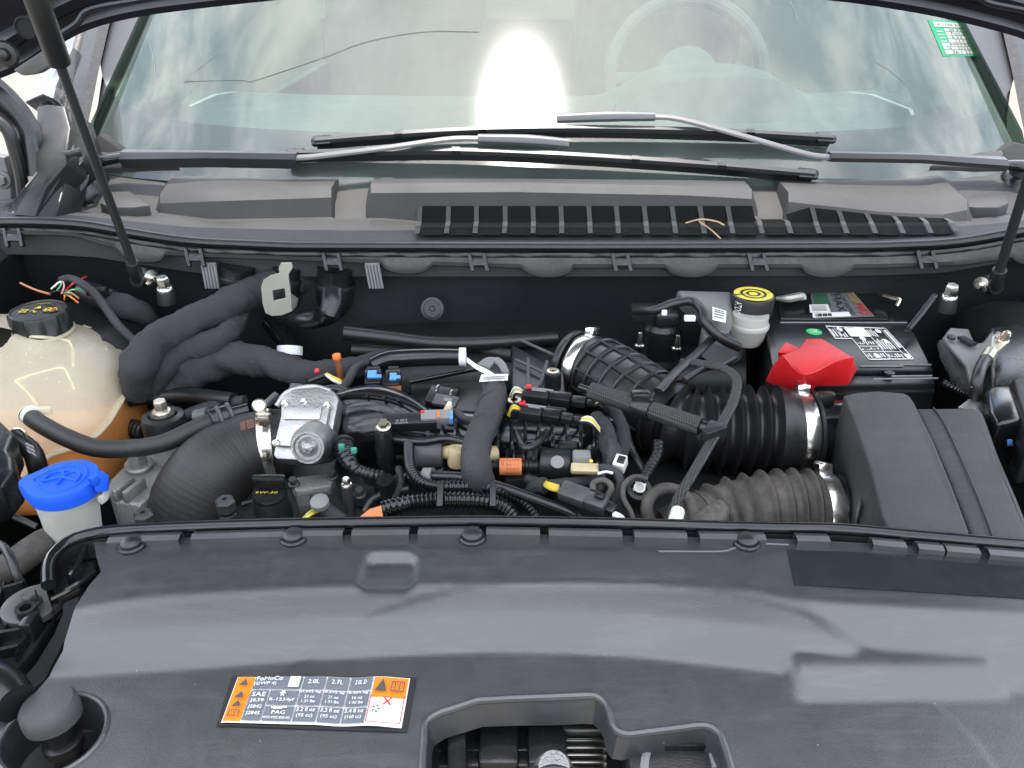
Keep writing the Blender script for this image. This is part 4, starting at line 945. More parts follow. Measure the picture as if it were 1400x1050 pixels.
def on_tank(px, py, lift=.001):
    best, bp = 1e9, None
    for i in range(0, 120):
        for j in range(0, 60):
            p = tank_pt(2 * math.pi * i / 120, R(-88 + 176 * j / 59)); q = p - CAM
            k_ = q.y * CP - q.z * SP; x = 700 + FPX * q.x / k_; y = 525 - FPX * (q.y * SP + q.z * CP) / k_
            e = (x - px) ** 2 + (y - py) ** 2 + 400 * max(0, k_ - 1.02) 
            if e < best: best, bp = e, p
    return bp + (CAM - bp).normalized() * lift
for pts in (((-5, 470), (40, 462), (85, 464), (100, 475), (102, 500)), ((20, 522), (50, 510), (85, 502), (95, 512), (102, 536)), ((20, 522), (40, 540), (52, 556)), ((120, 430), (140, 455), (146, 480))):
    m = MB(); m.tube([on_tank(x, y, -.0014) for x, y in pts], .0020, n=8, step=.004); m.build('moulded_rib', 'milky_plastic', tank)
cc = PZ(52, 424, .008); cax = Vector((0.02, -.03, 1))
capk = K(cc); cr_ = 37 * capk
m = MB(); m.lathe(cc - Vector((0, 0, .05)), cax, [(cr_ * .92, 0), (cr_ * .92, .02), (cr_ * 1.06, .022), (cr_ * 1.06, .025)], 40); m.build('filler_neck', 'milky_plastic', tank)
m = MB(); n_ = 96; prof = [(1.02, -.026), (1.02, -.022), (1.0, -.021), (1.0, -.003), (.965, 0), (.93, .0005), (.90, -.0012), (0.5, -.001), (0, -.001)]
Mx = bridge_mat(cax); rows = []
for r_, h_ in prof:
    rows.append([cc + Mx @ Vector(((cr_ * r_ * (1 + (.045 * max(0, math.cos(a * 12)) ** 4 if r_ > .95 and h_ > -.0215 else 0))) * math.cos(a), (cr_ * r_ * (1 + (.045 * max(0, math.cos(a * 12)) ** 4 if r_ > .95 and h_ > -.0215 else 0))) * math.sin(a), h_)) for a in [2 * math.pi * i / n_ for i in range(n_)]])
m.loft(rows, close=True); cap_o = m.build('cap', 'black_plastic', tank, smooth=40)
capfn = lambda u, v: cc + Mx @ Vector((0, 0, .0004)) + Vector(((u - .5) * cr_ * 1.7, (v - .5) * cr_ * 1.7, 0))
m = MB()
# print on the cap: symbol block, warning triangle, small figures
for b in ((.62, .42, .86, .46), (.62, .60, .86, .64), (.62, .42, .66, .64), (.74, .42, .78, .64), (.66, .50, .74, .54), (.86, .50, .92, .54)): patch(m, b, capfn)
m.add([capfn(.36, .58), capfn(.52, .58), capfn(.44, .74)], [[0, 1, 2]])
text_on(m, 'HOT', (.30, .84, .60, .90), capfn)
for k in range(4): patch(m, (.14 + .09 * (k % 2), .36 + .1 * (k // 2), .21 + .09 * (k % 2), .42 + .1 * (k // 2)), capfn)
for a in range(8): patch(m, (.36 + .02 * a, .40 + .05 * math.sin(a * .8), .375 + .02 * a, .45 + .05 * math.sin(a * .8)), capfn)
m.build('cap_print', 'yellow_print', cap_o, smooth=0)
m = MB(); patch(m, (.80, .44, .88, .58), capfn); m.build('cap_dot', 'red_print', cap_o, smooth=0)
# droplets
m = MB()
for _ in range(30):
    p = on_tank(random.uniform(5, 100), random.choice([random.uniform(470, 500), random.uniform(515, 550)]), .0); m.lathe(p, (CAM - p), [(.0009, 0), (.0007, .0005), (0, .0007)], 6)
m.build('droplets', 'milky_plastic', tank)['kind'] = 'stuff'
m = MB(); p = on_tank(42, 570, .0); q = PZ(38, 568, -.075); m.cyl(p, q, .011, n=16); m.build('spout', 'milky_plastic', tank)

# ---- hoses at the tank
t = thing('overflow_hose', 'black rubber hose sagging from the coolant tank to a quick connector', 'hose', PZ(150, 620, -.11))
hose('hose', '', '', [(38, 567, -.06), (56, 580, -.062), (90, 598, -.07), (130, 612, -.08), (180, 613, -.085), (225, 605, -.082), (262, 588, -.075), (296, 573, -.07)], 12.5, 'hose_rubber', parent=t, n=16)
clampband(t, PZ(44, 569, -.060), PZ(56, 578, -.06) - PZ(38, 566, -.06), 14 * K(PZ(44, 569, -.06)), .008, matn='white_wire')
m = MB(); p = PZ(60, 561, -.055); m.box(p, (.016, .006, .008), rot=(0, 0, R(10)), bev=.001); m.build('clip_ear', 'milky_plastic', t)
a, b = PZ(288, 576, -.07), PZ(318, 566, -.068); m = MB(); m.cyl(a, b, .0135, n=20, bev=.002); m.cyl(b, PZ(340, 560, -.066), .008, n=16); m.build('connector', 'satin_plastic', t)
m = MB(); m.lathe(PZ(298, 575, -.07), b - a, [(.0145, 0), (.0165, .001), (.0165, .004), (.0145, .005)], 20); m.lathe(PZ(312, 569, -.069), b - a, [(.0138, 0), (.0155, .001), (.0155, .004), (.0138, .005)], 20); m.build('collar', 'dark_grey_plastic', t)
m = MB(); m.cyl(PZ(268, 571, -.075), PZ(286, 567, -.07), .009, n=14, bev=.001); m.build('side_port', 'dark_grey_plastic', t)
t = thing('lower_tank_hose', 'short black printed hose with spring clip under the coolant tank', 'hose', PZ(40, 640, -.12))
hose('hose', '', '', [(16, 598, -.06), (30, 606, -.065), (44, 618, -.075), (50, 634, -.09), (54, 652, -.12)], 13, 'rubber', parent=t)
m = MB(); fn = quadfn(PZ(36, 618, -.058), PZ(50, 626, -.066), PZ(46, 608, -.06), PZ(34, 603, -.054))
for k in range(3): text_on(m, 'WSE M96', (.05, .1 + .3 * k, .95, .3 + .3 * k), fn)
m.build('print', 'white_print', t, smooth=0)
m = MB(); p = PZ(27, 594, -.052); m.tube([p + Vector((-.008, 0, 0)), p + Vector((-.004, 0, .006)), p + Vector((.004, 0, .006)), p + Vector((.006, 0, -.002))], .0018, n=6); m.build('spring_clip', 'zinc', t)
t = MB(); q = [PZ(x, y, -.03) for x, y in ((-60, 565), (0, 572), (21, 592), (12, 612), (19, 622), (20, 640), (0, 664), (-60, 680))]; t.prism(q, Vector((0, 0, -.04)), bev=.006, seg=3)
tag(t.build('relay_box', 'satin_plastic'), 'black plastic box edge in front of the coolant tank', 'box')
# ---- washer filler
wf = thing('washer_filler', 'white washer fluid filler neck with blue cap', 'washer filler', PZ(105, 735, -.02))
c = PZ(86, 655, -.012); k = K(c); m = MB(); low = PZ(106, 742, -.10)
axn = (c - low).normalized()
m.lathe(low, axn, [(34 * k, 0), (38 * k, (c - low).length * .55), (41 * k, (c - low).length * .80), (41 * k, (c - low).length * .87)], 36); m.build('neck', 'white_plastic', wf)
m = MB(); ax = Vector((-.02, -.04, 1)); Mx = bridge_mat(ax); rows = []
def bluecap(r_, h_):
    o = []
    for i in range(64):
        a = 2 * math.pi * i / 64; x, y = 47 * k * r_ * math.cos(a), 44 * k * r_ * math.sin(a)
        d_ = a - math.pi * 1.02; d_ = (d_ + math.pi) % (2 * math.pi) - math.pi
        ex = 1 + .26 * math.exp(-(d_ / .32) ** 2); o.append(c + Matrix(((1, 0, ax.x), (0, 1, ax.y), (-ax.x, -ax.y, 1))) @ Vector((x * ex, y * ex, h_)))
    return o
for r_, h_ in ((.96, -.014), (1.0, -.013), (1.01, -.006), (1.0, -.001), (.97, .001), (.90, .001), (.70, .0012), (.685, .0022), (.64, .0022), (.625, .0012), (.3, .001), (.001, .001)): rows.append(bluecap(r_, h_))
m.loft(rows, close=True); cap_o = m.build('cap', 'blue_plastic', wf, smooth=40)
m = MB(); f = lambda u, v: c + Vector(((u - .5) * 72 * k, (v - .5) * 72 * k, .0018))
for pts in (((.18, .38), (.22, .62), (.5, .74), (.78, .62), (.82, .38)), ((.18, .38), (.5, .50), (.82, .38)), ((.5, .28), (.5, .5), (.46, .66), (.36, .68)), ((.5, .5), (.54, .66), (.64, .68))):
    m.tube([f(*p) for p in pts], .0012, n=6, step=.003)
m.build('wiper_symbol', 'blue_plastic', cap_o)
m = MB(); m.tube([PZ(126, 660, -.006), PZ(134, 652, -.004), PZ(140, 655, -.008), PZ(139, 670, -.02)], .0035, n=8, flat=1.6); m.build('tether', 'blue_plastic', wf)
m = MB(); m.tube([PZ(137, 684, -.03), PZ(144, 678, -.03), PZ(146, 664, -.03)], .003, n=8, flat=1.5); m.build('tether_hook', 'white_plastic', wf)

# ---- cut conduit with bare wires behind the cap
t = thing('cut_cable', 'thin black cable with frayed coloured wire ends behind the tank cap', 'cable', PZ(140, 440, -.04))
hose('sheath', '', '', [(82, 384, .03), (95, 381, .03), (112, 388, .025), (130, 402, .01), (145, 422, -.01), (162, 445, -.03), (184, 466, -.05)], 5.5, 'loom_tape', parent=t)
for i, (x1, y1, mm_) in enumerate(((75, 392, 'white_wire'), (78, 397, 'green_wire'), (84, 402, 'pink_wire'), (70, 395, 'white_wire'), (88, 410, 'orange_plastic'), (104, 411, 'brown_wire'), (107, 414, 'orange_plastic'), (98, 403, 'green_wire'), (112, 396, 'green_wire'), (118, 378, 'red_wire'), (66, 401, 'black_print'), (108, 408, 'brown_wire'))):
    o = (84 + (i % 3), 385, .03); far = i > 3
    if far: o = (88, 408 - i, .015)
    m = MB(); m.tube([PZ(*o), PZ((o[0] + x1) / 2 + random.uniform(-3, 3), (o[1] + y1) / 2 - 2, .028), PZ(x1, y1, .02)], .0010, n=6); m.build('wire', mm_, t)
m = MB(); m.tube([PZ(28, 387, .02), PZ(48, 396, .02), PZ(68, 402, .02)], .0014, n=6); m.build('wire', 'brown_wire', t)
t = thing('loom_connector', 'black taped connector on the wiring behind the coolant tank', 'connector', PZ(150, 420, -.06))
m = MB(); a, b = PZ(112, 398, -.01), PZ(155, 412, -.02); m.cyl(a, b, .016, n=14, bev=.003); m.build('body', 'black_plastic', t)
hose('tail', '', '', [(150, 412, -.02), (175, 420, -.03), (198, 432, -.05), (210, 450, -.08)], [15, 16, 14, 10], 'loom_cloth', parent=t, wob=.25)
m = MB(); m.box(PZ(133, 398, 0.0), (.03, .012, .014), rot=(0, 0, R(-18)), bev=.002); m.build('latch', 'satin_plastic', t)

# ---- big cloth wrapped looms
hose('wiring_loom', 'thick cloth wrapped loom rising from the tank to the grey bracket', 'wiring loom', [(188, 540, -.11), (190, 500, -.06), (215, 465, -.04), (260, 440, -.03), (305, 420, -.025), (345, 400, -.02), (385, 388, -.02), (425, 383, -.03)], [17, 22, 21, 20, 20, 21, 22, 17], 'loom_cloth', wob=.26, n=20, group='cloth wrapped looms', step=.006)
hose('wiring_loom', 'cloth wrapped loom branch curving under the thick loom beside the tank', 'wiring loom', [(205, 535, -.11), (222, 505, -.08), (255, 480, -.065), (295, 466, -.055), (325, 440, -.05), (332, 415, -.05)], [13, 17, 16, 17, 13, 10], 'loom_cloth', wob=.28, n=18, group='cloth wrapped looms', step=.006)
hose('wiring_loom', 'low cloth wrapped loom running towards the throttle body', 'wiring loom', [(222, 545, -.13), (260, 510, -.10), (310, 492, -.085), (360, 495, -.085), (420, 510, -.09), (480, 503, -.09), (530, 490, -.09)], [16, 25, 22, 21, 18, 15, 13], 'loom_cloth', wob=.26, n=18, group='cloth wrapped looms', step=.006)
t = MB(); t.tube(PT((372, 440, -.08), (395, 470, -.10), (398, 490, -.11)), [.016, .015, .015], n=14); tag(t.build('coolant_pipe', 'gloss_plastic'), 'black pipe stub with white band below the grey bracket', 'pipe')
m = MB(); p = PZ(396, 486, -.095); m.lathe(p, Vector((0, .5, .8)), [(.0168, 0), (.0168, .012)], 24); m.build('white_band', 'white_print', t_ if False else bpy.data.objects['coolant_pipe'])

# ---- grey metal bracket with square hole
br = thing('metal_bracket', 'grey sheet metal bracket with square hole below the cowl', 'bracket', PY(380, 432, 1.12))
m = MB(); Yb = 1.13
poly = [(357, 392), (360, 383), (370, 377), (382, 374), (381, 366), (384, 360), (398, 360), (400, 366), (394, 376), (397, 400), (399, 425), (385, 431), (372, 432), (363, 428), (359, 415)]
out = [PY(x, y, Yb) for x, y in poly]; hol = [PY(x, y, Yb) for x, y in ((372, 397), (389, 394), (391, 408), (374, 412))]
to2 = lambda p: Vector((p.x, p.z)); mm2 = MB()
vs2 = [to2(p) for p in out] + [to2(p) for p in hol]; no, nh = len(out), len(hol)
vo, eo, fo, *_ = geometry.delaunay_2d_cdt(vs2, [(i, (i + 1) % no) for i in range(no)] + [(no + i, no + (i + 1) % nh) for i in range(nh)], [], 1, 1e-6)
hs2 = [to2(p) for p in hol]; hc = sum(hs2, Vector((0, 0))) / 4
fs = [list(f) for f in fo if abs((sum((vo[i] for i in f), Vector((0, 0))) / 3 - hc).x) > .0078 or abs((sum((vo[i] for i in f), Vector((0, 0))) / 3 - hc).y) > .0065]
yy = out[0].y; n_ = len(vo); ec = {}
for f in fs:
    for i in range(3): ec[(f[i], f[(i + 1) % 3])] = 1
rimE = [e for e in ec if (e[1], e[0]) not in ec]
mm2.add([Vector((v.x, yy, v.y)) for v in vo] + [Vector((v.x, yy + .003, v.y)) for v in vo], fs + [[i + n_ for i in f[::-1]] for f in fs] + [[a, b, b + n_, a + n_] for a, b in rimE]); mm2.build('plate', 'bracket_metal', br, smooth=20)
m = MB(); m.loft([[PY(397, 400, Yb), PY(399, 426, Yb)], [PY(408, 408, Yb + .03), PY(406, 418, Yb + .03)]]); m.loft([[PY(399, 426, Yb), PY(385, 431, Yb)], [PY(406, 418, Yb + .03), PY(398, 424, Yb + .03)]]); m.build('folded_edge', 'bracket_metal', br, smooth=0)

# ---- firewall fittings
for x, y0, y1, r_, lb in ((325, 362, 400, 26, 'black canister under the cowl beside the ribbed clip'), (392, 366, 408, 20, 'black canister under the cowl behind the grey bracket'), (458, 366, 420, 26, 'black canister with spout under the cowl, right of the bracket')):
    t = thing('canister', lb, 'canister', PY(x, y1, 1.262), 'canisters on the firewall'); a, b = PY(x, y0, 1.262), PY(x, y1, 1.262); k = K(a); m = MB()
    m.lathe(b, a - b, [(r_ * k * .55, -.01), (r_ * k * .8, 0), (r_ * k, .012), (r_ * k, (a - b).length * .55), (r_ * k * .92, (a - b).length * .7), (r_ * k * .92, (a - b).length)], 28); m.build('body', 'satin_plastic', t)
    m = MB(); m.lathe(b + (a - b) * .5, a - b, [(r_ * k * 1.04, 0), (r_ * k * 1.06, .002), (r_ * k * 1.06, .006), (r_ * k * 1.04, .008)], 28); m.build('band', 'black_plastic', t)
hose('drain_spout', 'black elbow spout below the canister on the firewall', 'hose', [(455, 400, .0), (452, 425, -.02), (440, 434, -.04), (415, 438, -.05), (385, 436, -.06)], [16, 15, 13, 12, 10], 'satin_plastic')
for x, lb in ((284, 'pale ribbed strip hanging below the cowl near the strut'), (508, 'pale ribbed strip hanging below the cowl beside the canisters')):
    t = thing('ribbed_strip', lb, 'clip', PY(x, 395, 1.235), 'ribbed strips under the cowl')
    for i in range(5):
        m = MB(); a, b = PY(x - 8 + i * 4.2, 352 + 10, 1.236), PY(x - 2 + i * 4.2, 394, 1.236); m.cyl(a, b, .0018, n=6); m.build('rib', 'grey_plastic', t)
    m = MB(); m.prism([PY(x - 9, 360, 1.238), PY(x + 10, 360, 1.238), PY(x + 16, 394, 1.238), PY(x - 3, 394, 1.238)], Vector((0, .004, 0))); m.build('backing', 'grey_plastic', t)
t = MB(); p = PY(591, 422, 1.235); t.lathe(p, (0, -1, .35), [(.016, -.004), (.016, 0), (.0125, .0005), (.012, -.0006), (.004, -.0006), (.003, .001), (0, .001)], 28); tag(t.build('firewall_plug', 'black_plastic'), 'round plug with marks on the firewall insulation', 'plug')
hp = MB(); rows = []
for j in range(12):
    t_ = j / 11; rows.append([PZ(500 + 520 * i / 16, 445 + 95 * t_ - 8 * math.sin(i / 16 * 3.1), -.10 + .02 * math.sin(t_ * 3) - .05 * t_ + .004 * math.sin(i * .5)) for i in range(17)])
hp.loft(rows); tag(hp.build('heat_shield', 'bay_black', smooth=60), 'dark heat shield blanket between engine and firewall', 'heat shield')
for x, y, d_, lb in ((226, 391, .015, 'silver hex bolt on the strut tower behind the thick loom'), (1297, 402, .005, 'silver hex bolt on the strut tower beside the battery')):
    t = thing('tower_bolt', lb, 'bolt', PZ(x, y, d_ - .03), 'strut tower bolts'); p = PZ(x, y + 6, d_ - .02); m = MB(); hexbolt(m, p, (0, -.1, 1), .0085, .02, 1.3); m.build('head', 'steel', t)
    m = MB(); m.lathe(p - Vector((0, 0, .03)), (0, 0, 1), [(.013, .012), (.012, .026), (.011, .030)], 20); m.build('boss', 'bay_black', t)
# ---- engine mount
em = thing('engine_mount', 'round black rubber engine mount with silver bolt', 'engine mount', PZ(223, 600, -.16))
c = PZ(222, 566, -.085); k = K(c); m = MB(); m.lathe(c - Vector((0, 0, .055)), (0, 0, 1), [(28 * k, 0), (29 * k, .004), (29 * k, .048), (27 * k, .053), (20 * k, .055), (17 * k, .052), (16 * k, .056), (0, .056)], 40); m.build('bush', 'black_plastic', em)
m = MB(); hexbolt(m, c + Vector((0, 0, .001)), (0, 0, 1), 9 * k, .017, 1.45); m.build('bolt', 'zinc', em)
mb_ = thing('mount_bracket', 'cast aluminium mount bracket with large hex bolt beside the inlet hose', 'bracket', PZ(200, 680, -.16))
m = MB(); q = [PZ(x, y, -.125) for x, y in ((150, 655), (165, 640), (180, 632), (220, 612), (250, 598), (285, 590), (300, 600), (250, 640), (215, 668), (190, 690), (155, 685), (147, 670))]; m.prism(q, Vector((0, 0, -.05)), bev=.004, seg=3); m.build('casting', 'dull_aluminium', mb_)
m = MB(); hexbolt(m, PZ(190, 637, -.122), (.05, -.1, 1), 15 * k * .86, .018, 1.4); m.build('bolt', 'dull_aluminium', mb_)
for x, y in ((170, 668), (184, 670)):
    m = MB(); m.box(PZ(x, y, -.118), (.006, .03, .014), rot=(0, 0, R(-18)), bev=.002); m.build('rib', 'dull_aluminium', mb_)
t = MB(); t.tube(PT((130, 578, -.16), (165, 582, -.16), (200, 590, -.16)), .012, n=12, rf=corr(.006, .1), step=.001); tag(t.build('ribbed_line', 'rubber'), 'dark ribbed line behind the engine mount', 'hose')
hose('radiator_hose', 'old black hose below the washer filler', 'hose', [(-20, 790, -.10), (20, 770, -.08), (60, 742, -.08), (95, 725, -.10)], [16, 20, 20, 16], 'dusty_rubber', wob=.1)
hose('lamp_lead', 'black wiring lead hooked beside the headlamp housing', 'wire', [(-30, 740, -.04), (0, 745, -.03), (14, 762, -.03), (22, 785, -.04), (30, 800, -.05)], 6, 'rubber')
hose('side_lead', 'thin dark lead crossing under the washer filler', 'wire', [(-20, 690, -.10), (20, 706, -.10), (50, 720, -.11)], 4, 'dark_grey_plastic')

# ================================================================== ENGINE
eng = thing('engine_block', 'dark engine top under the intake and hoses', 'engine', (0.02, .72, Zd(-.5)))
m = MB(); m.box(Vector((0.02, .76, Zd(-.34))), (.62, .30, .34), bev=.02); m.build('block', 'bay_black', eng)
m = MB(); q = [PZ(x, y, -.145) for x, y in ((300, 730), (320, 672), (345, 650), (520, 640), (540, 655), (545, 740)) ]; m.prism(q, Vector((0, 0, -.04)), bev=.006, seg=3); m.build('valve_cover', 'black_plastic', eng)
m = MB(); m.tube(PT((330, 690, -.143), (400, 672, -.143), (470, 662, -.143), (520, 660, -.143)), .003, n=6); m.tube(PT((410, 712, -.143), (430, 690, -.143), (480, 682, -.143)), .002, n=6); m.build('cover_ridge', 'satin_plastic', eng)

# ---- inlet hose to the throttle
ih = thing('inlet_hose', 'fat black rubber inlet elbow hose clamped to the throttle body', 'hose', PZ(255, 715, -.22))
P = PT((398, 604, -.105), (362, 608, -.105), (325, 622, -.11), (288, 652, -.125), (262, 700, -.165), (250, 760, -.24)); k = K(P[1])
m = MB(); m.tube(P, [46 * k, 47 * k, 52 * k, 57 * k, 58 * k, 56 * k], n=40, step=.0011, rf=lambda s, L_: (1 + .0022 * math.cos(s * 2 * math.pi / .0044)) if s > .03 else 1); m.build('hose', 'hose_rubber', ih, smooth=60)
axh = P[0] - P[1]; clampband(ih, P[1] + axh.normalized() * .004, axh, 48.5 * k, .0155, Vector((-.1, -.3, 1)))
m = MB(); pc = PZ(344, 580, -.062); fn = quadfn(PZ(329, 589, -.052), PZ(357, 582, -.052), PZ(355, 570, -.047), PZ(327, 577, -.047))
for kk in range(5): text_on(m, 'HX 4000 AA', (.04, .05 + .19 * kk, .96, .18 + .19 * kk), fn)
m.build('print', 'brown_wire', ih, smooth=0)

# ---- throttle body
tb = thing('throttle_body', 'bright cast aluminium throttle body with motor housing', 'throttle body', PZ(410, 650, -.16))
def frame(c, yaw, tilt):                              # axes: right, up on face, face normal
    return Matrix.Rotation(yaw, 3, 'Z') @ Matrix.Rotation(tilt, 3, 'X')
Mf = frame(None, R(-10), R(38)); c0 = PZ(411, 576, -.052); k = K(c0) * 1.1
loc = lambda x, y, z: c0 + Mf @ Vector((x * k, y * k, z * k))
m = MB(); m.prism([loc(x, y, -28) for x, y in ((-26, -46), (-28, 0), (-36, 30), (-24, 46), (10, 52), (32, 46), (40, 36), (44, -40), (20, -48), (-20, -50))], Mf @ Vector((0, 0, 24 * k)), bev=3 * k, seg=2); m.build('casting', 'cast_aluminium', tb)
m = MB(); m.prism([loc(x, y, -4) for x, y in ((-24, -36), (-26, 22), (34, 26), (38, -34))], Mf @ Vector((0, 0, 9 * k)), bev=2.5 * k, seg=2); m.build('cover', 'cast_aluminium', tb)
m = MB(); m.prism([loc(x, y, 5) for x, y in ((-20, -2), (-20, 16), (26, 20), (27, 2))], Mf @ Vector((0, 0, 3 * k)), bev=1 * k); m.build('raised_pad', 'cast_aluminium', tb)
m = MB(); m.prism([loc(x, y, 5) for x, y in ((-4, -30), (-6, -8), (16, -6), (18, -28))], Mf @ Vector((0, 0, .8 * k))); lbm = m.build('label', 'white_print', tb, smooth=0)
m = MB(); fn = lambda u, v: loc(-4 + 21 * u, -29 + 21 * v, 6.6)
for kk in range(5): text_on(m, '7T4E-8', (.15, .1 + .17 * kk, .85, .2 + .17 * kk), fn)
m.build('label_print', 'label_grey', lbm, smooth=0)
for x, y in ((-24, 19), (31, 22), (-22, -33), (35, -31), (0, 24)):
    m = MB(); m.lathe(loc(x, y, 2), Mf @ Vector((0, 0, 1)), [(4.5 * k, 0), (4.5 * k, 5 * k), (3.2 * k, 6 * k), (0, 5.5 * k)], 14); m.build('screw', 'steel', tb)
m = MB(); pts = [loc(-40, 20, -8), loc(-30, 40, -8), loc(0, 50, -8), loc(26, 46, -8)]; m.tube(pts, 4 * k, n=8); m.build('flange_rib', 'cast_aluminium', tb)
mc = PZ(421, 633, -.075); m = MB(); m.lathe(mc + Vector((0, .05, .0)), Vector((.02, -1, .35)), [(24 * k, 0), (24 * k, .038), (21 * k, .046), (19.5 * k, .050), (17 * k, .050), (15.5 * k, .047), (12 * k, .047), (9 * k, .050), (6 * k, .053), (0, .054)], 40); m.build('motor_housing', 'cast_aluminium', tb)
m = MB(); m.prism([PZ(x, y, -.105) for x, y in ((398, 662), (404, 652), (450, 646), (458, 654), (452, 664), (405, 672))], Vector((0, 0, -.012)), bev=.002); m.build('lower_flange', 'dull_aluminium', tb)
for x, y in ((402, 662), (455, 652)):
    m = MB(); hexbolt(m, PZ(x, y, -.104), (0, -.3, 1), .0045, .009, 1.3); m.build('bolt', 'dark_steel', tb)
m = MB(); m.box(PZ(405, 530, -.045), (16 * k, 9 * k, 8 * k), rot=(R(20), 0, R(-8)), bev=.001); m.box(PZ(372, 546, -.05), (9 * k, 20 * k, 8 * k), rot=(R(20), 0, R(-40)), bev=.001); m.build('connector', 'dark_grey_plastic', tb)
m = MB(); sc_ = PZ(355, 555, -.045); m.lathe(sc_, (.2, -.8, .5), [(9 * k, 0), (9 * k, 6 * k), (7 * k, 8 * k), (0, 8.4 * k)], 18); m.box(PZ(361, 573, -.05), (14 * k, 12 * k, 14 * k), bev=2 * k); m.build('clamp_lug', 'zinc', tb)

# ---- intake manifold
im = thing('intake_manifold', 'glossy black plastic intake manifold with ribbed runners', 'intake manifold', PZ(640, 640, -.2))
P = PT((450, 590, -.10), (490, 588, -.095), (530, 582, -.09), (575, 590, -.095), (640, 598, -.10), (740, 600, -.10), (835, 602, -.105)); k = K(P[2])
m = MB(); m.tube(P, [38 * k, 42 * k, 40 * k, 36 * k, 36 * k, 36 * k, 34 * k], n=32, step=.008); m.build('plenum', 'gloss_plastic', im, smooth=60)
m = MB(); m.tube(PT((440, 580, -.09), (475, 562, -.07), (515, 556, -.065), (552, 566, -.07), (585, 585, -.085)), [26 * k, 30 * k, 30 * k, 27 * k, 22 * k], n=28, step=.006); m.build('throat', 'gloss_plastic', im, smooth=60)
for x in (505, 528, 548):
    m = MB(); pts = [PZ(x - 4 + 12 * t_ + 3 * math.sin(t_ * 3), 541 + 52 * t_ ** 1.4 + (x - 505) * .12, -.035 - .05 * t_) for t_ in (0, .3, .6, 1)]; m.tube(pts, .0022, n=6); m.build('rib', 'satin_plastic', im)
m = MB(); m.tube(PT((447, 545, -.045), (480, 539, -.036), (520, 541, -.036), (560, 552, -.042), (590, 568, -.05)), .0022, n=6); m.build('rib', 'satin_plastic', im)
for i in range(14):
    x = 585 + i * 19
    m = MB(); pts = [PZ(x, y, d_) for y, d_ in ((574, -.068), (584, -.062), (596, -.062), (612, -.07), (632, -.09), (648, -.12))]; m.tube(pts, .0021, n=6, step=.005); m.build('rib', 'satin_plastic', im)
for i, x in enumerate((600, 655, 712, 768, 815)):
    m = MB(); m.tube(PT((x, 622, -.10), (x + 2, 640, -.105), (x + 2, 660, -.12), (x, 690, -.15)), [20 * k, 21 * k, 20 * k, 18 * k], n=16); m.build('runner', 'satin_plastic', im, smooth=60)
for x, y in ((703, 548), (756, 508), (524, 585)):
    m = MB(); p = PZ(x, y, -.045); m.cyl(p - Vector((0, 0, .06)), p, 13 * k, 12 * k, n=20, bev=.002); m.build('bolt_boss', 'satin_plastic', im)
    m = MB(); m.lathe(p, (0, 0, 1), [(9 * k, 0), (9 * k, .0015), (5 * k, .002), (4 * k, -.002), (0, -.002)], 18); m.build('bolt', 'zinc', im)
m = MB(); m.prism([PZ(x, y, -.07) for x, y in ((700, 470), (770, 508), (775, 560), (700, 555))], Vector((0, 0, -.02)), bev=.003); m.build('bracket_wall', 'black_plastic', im)
for a, b in (((712, 465), (772, 492)), ((722, 490), (722, 530)), ((748, 494), (738, 528)), ((705, 492), (745, 510))):
    m = MB(); m.cyl(PZ(*a, -.062), PZ(*b, -.062), .0022, n=6); m.build('wall_rib', 'dark_grey_plastic', im)
# engine cover plate behind
m = MB(); q = [PZ(x, y, -.085) for x, y in ((560, 525), (660, 520), (690, 530), (690, 580), (570, 575))]; m.prism(q, Vector((0, 0, -.02)), bev=.003); m.build('coil_cover', 'black_plastic', im)

# ---- fuel pipe with white tags
t = thing('fuel_pipe', 'glossy black pipe with white band and hanging paper tag', 'pipe', PZ(580, 500, -.1))
hose('pipe', '', '', [(508, 500, -.055), (535, 491, -.05), (590, 488, -.05), (636, 488, -.05)], [11, 13, 12.5, 11.5], 'gloss_plastic', parent=t, n=20)
k = K(PZ(634, 488, -.05)); m = MB(); a, b = PZ(628, 488, -.05), PZ(637, 488, -.05); m.cyl(a, b, 13 * k, n=20); m.build('white_band', 'white_print', t)
m = MB(); m.loft([[PZ(638, 488, -.035), PZ(638, 495, -.035)], [PZ(650, 497, -.03), PZ(648, 503, -.03)], [PZ(668, 506, -.03), PZ(664, 512, -.03)], [PZ(676, 511, -.035), PZ(672, 517, -.035)]]); m.build('paper_strip', 'white_print', t)
m = MB(); fnT = quadfn(PZ(655, 522, -.03), PZ(694, 520, -.03), PZ(695, 511, -.028), PZ(658, 512, -.028)); patch(m, (0, 0, 1, 1), fnT); tg = m.build('paper_tag', 'white_print', t, smooth=0)
m = MB(); f2 = quadfn(PZ(655, 522, -.029), PZ(694, 520, -.029), PZ(695, 511, -.027), PZ(658, 512, -.027))
for b in ((.12, .55, .9, .68), (.12, .3, .9, .42)): patch(m, b, f2)
text_on(m, 'JL 1 DE', (.3, .05, .75, .22), f2); m.build('tag_print', 'label_grey', tg, smooth=0)
hose('under_pipe', 'thin black pipe beneath the glossy fuel pipe', 'pipe', [(560, 522, -.09), (610, 512, -.085), (655, 503, -.08)], 4, 'satin_plastic')
t = MB()
for dx in (0, 5, 10): t.tube(PT((655 + dx, 500 + dx * .4, -.05), (668 + dx, 492, -.045), (682 + dx * .6, 496 + dx * .3, -.045), (690 + dx * .3, 510 + dx * .2, -.05)), .0035, n=8)
tag(t.build('tape_coil', 'grey_plastic'), 'grey looped straps behind the white paper tag', 'strap')

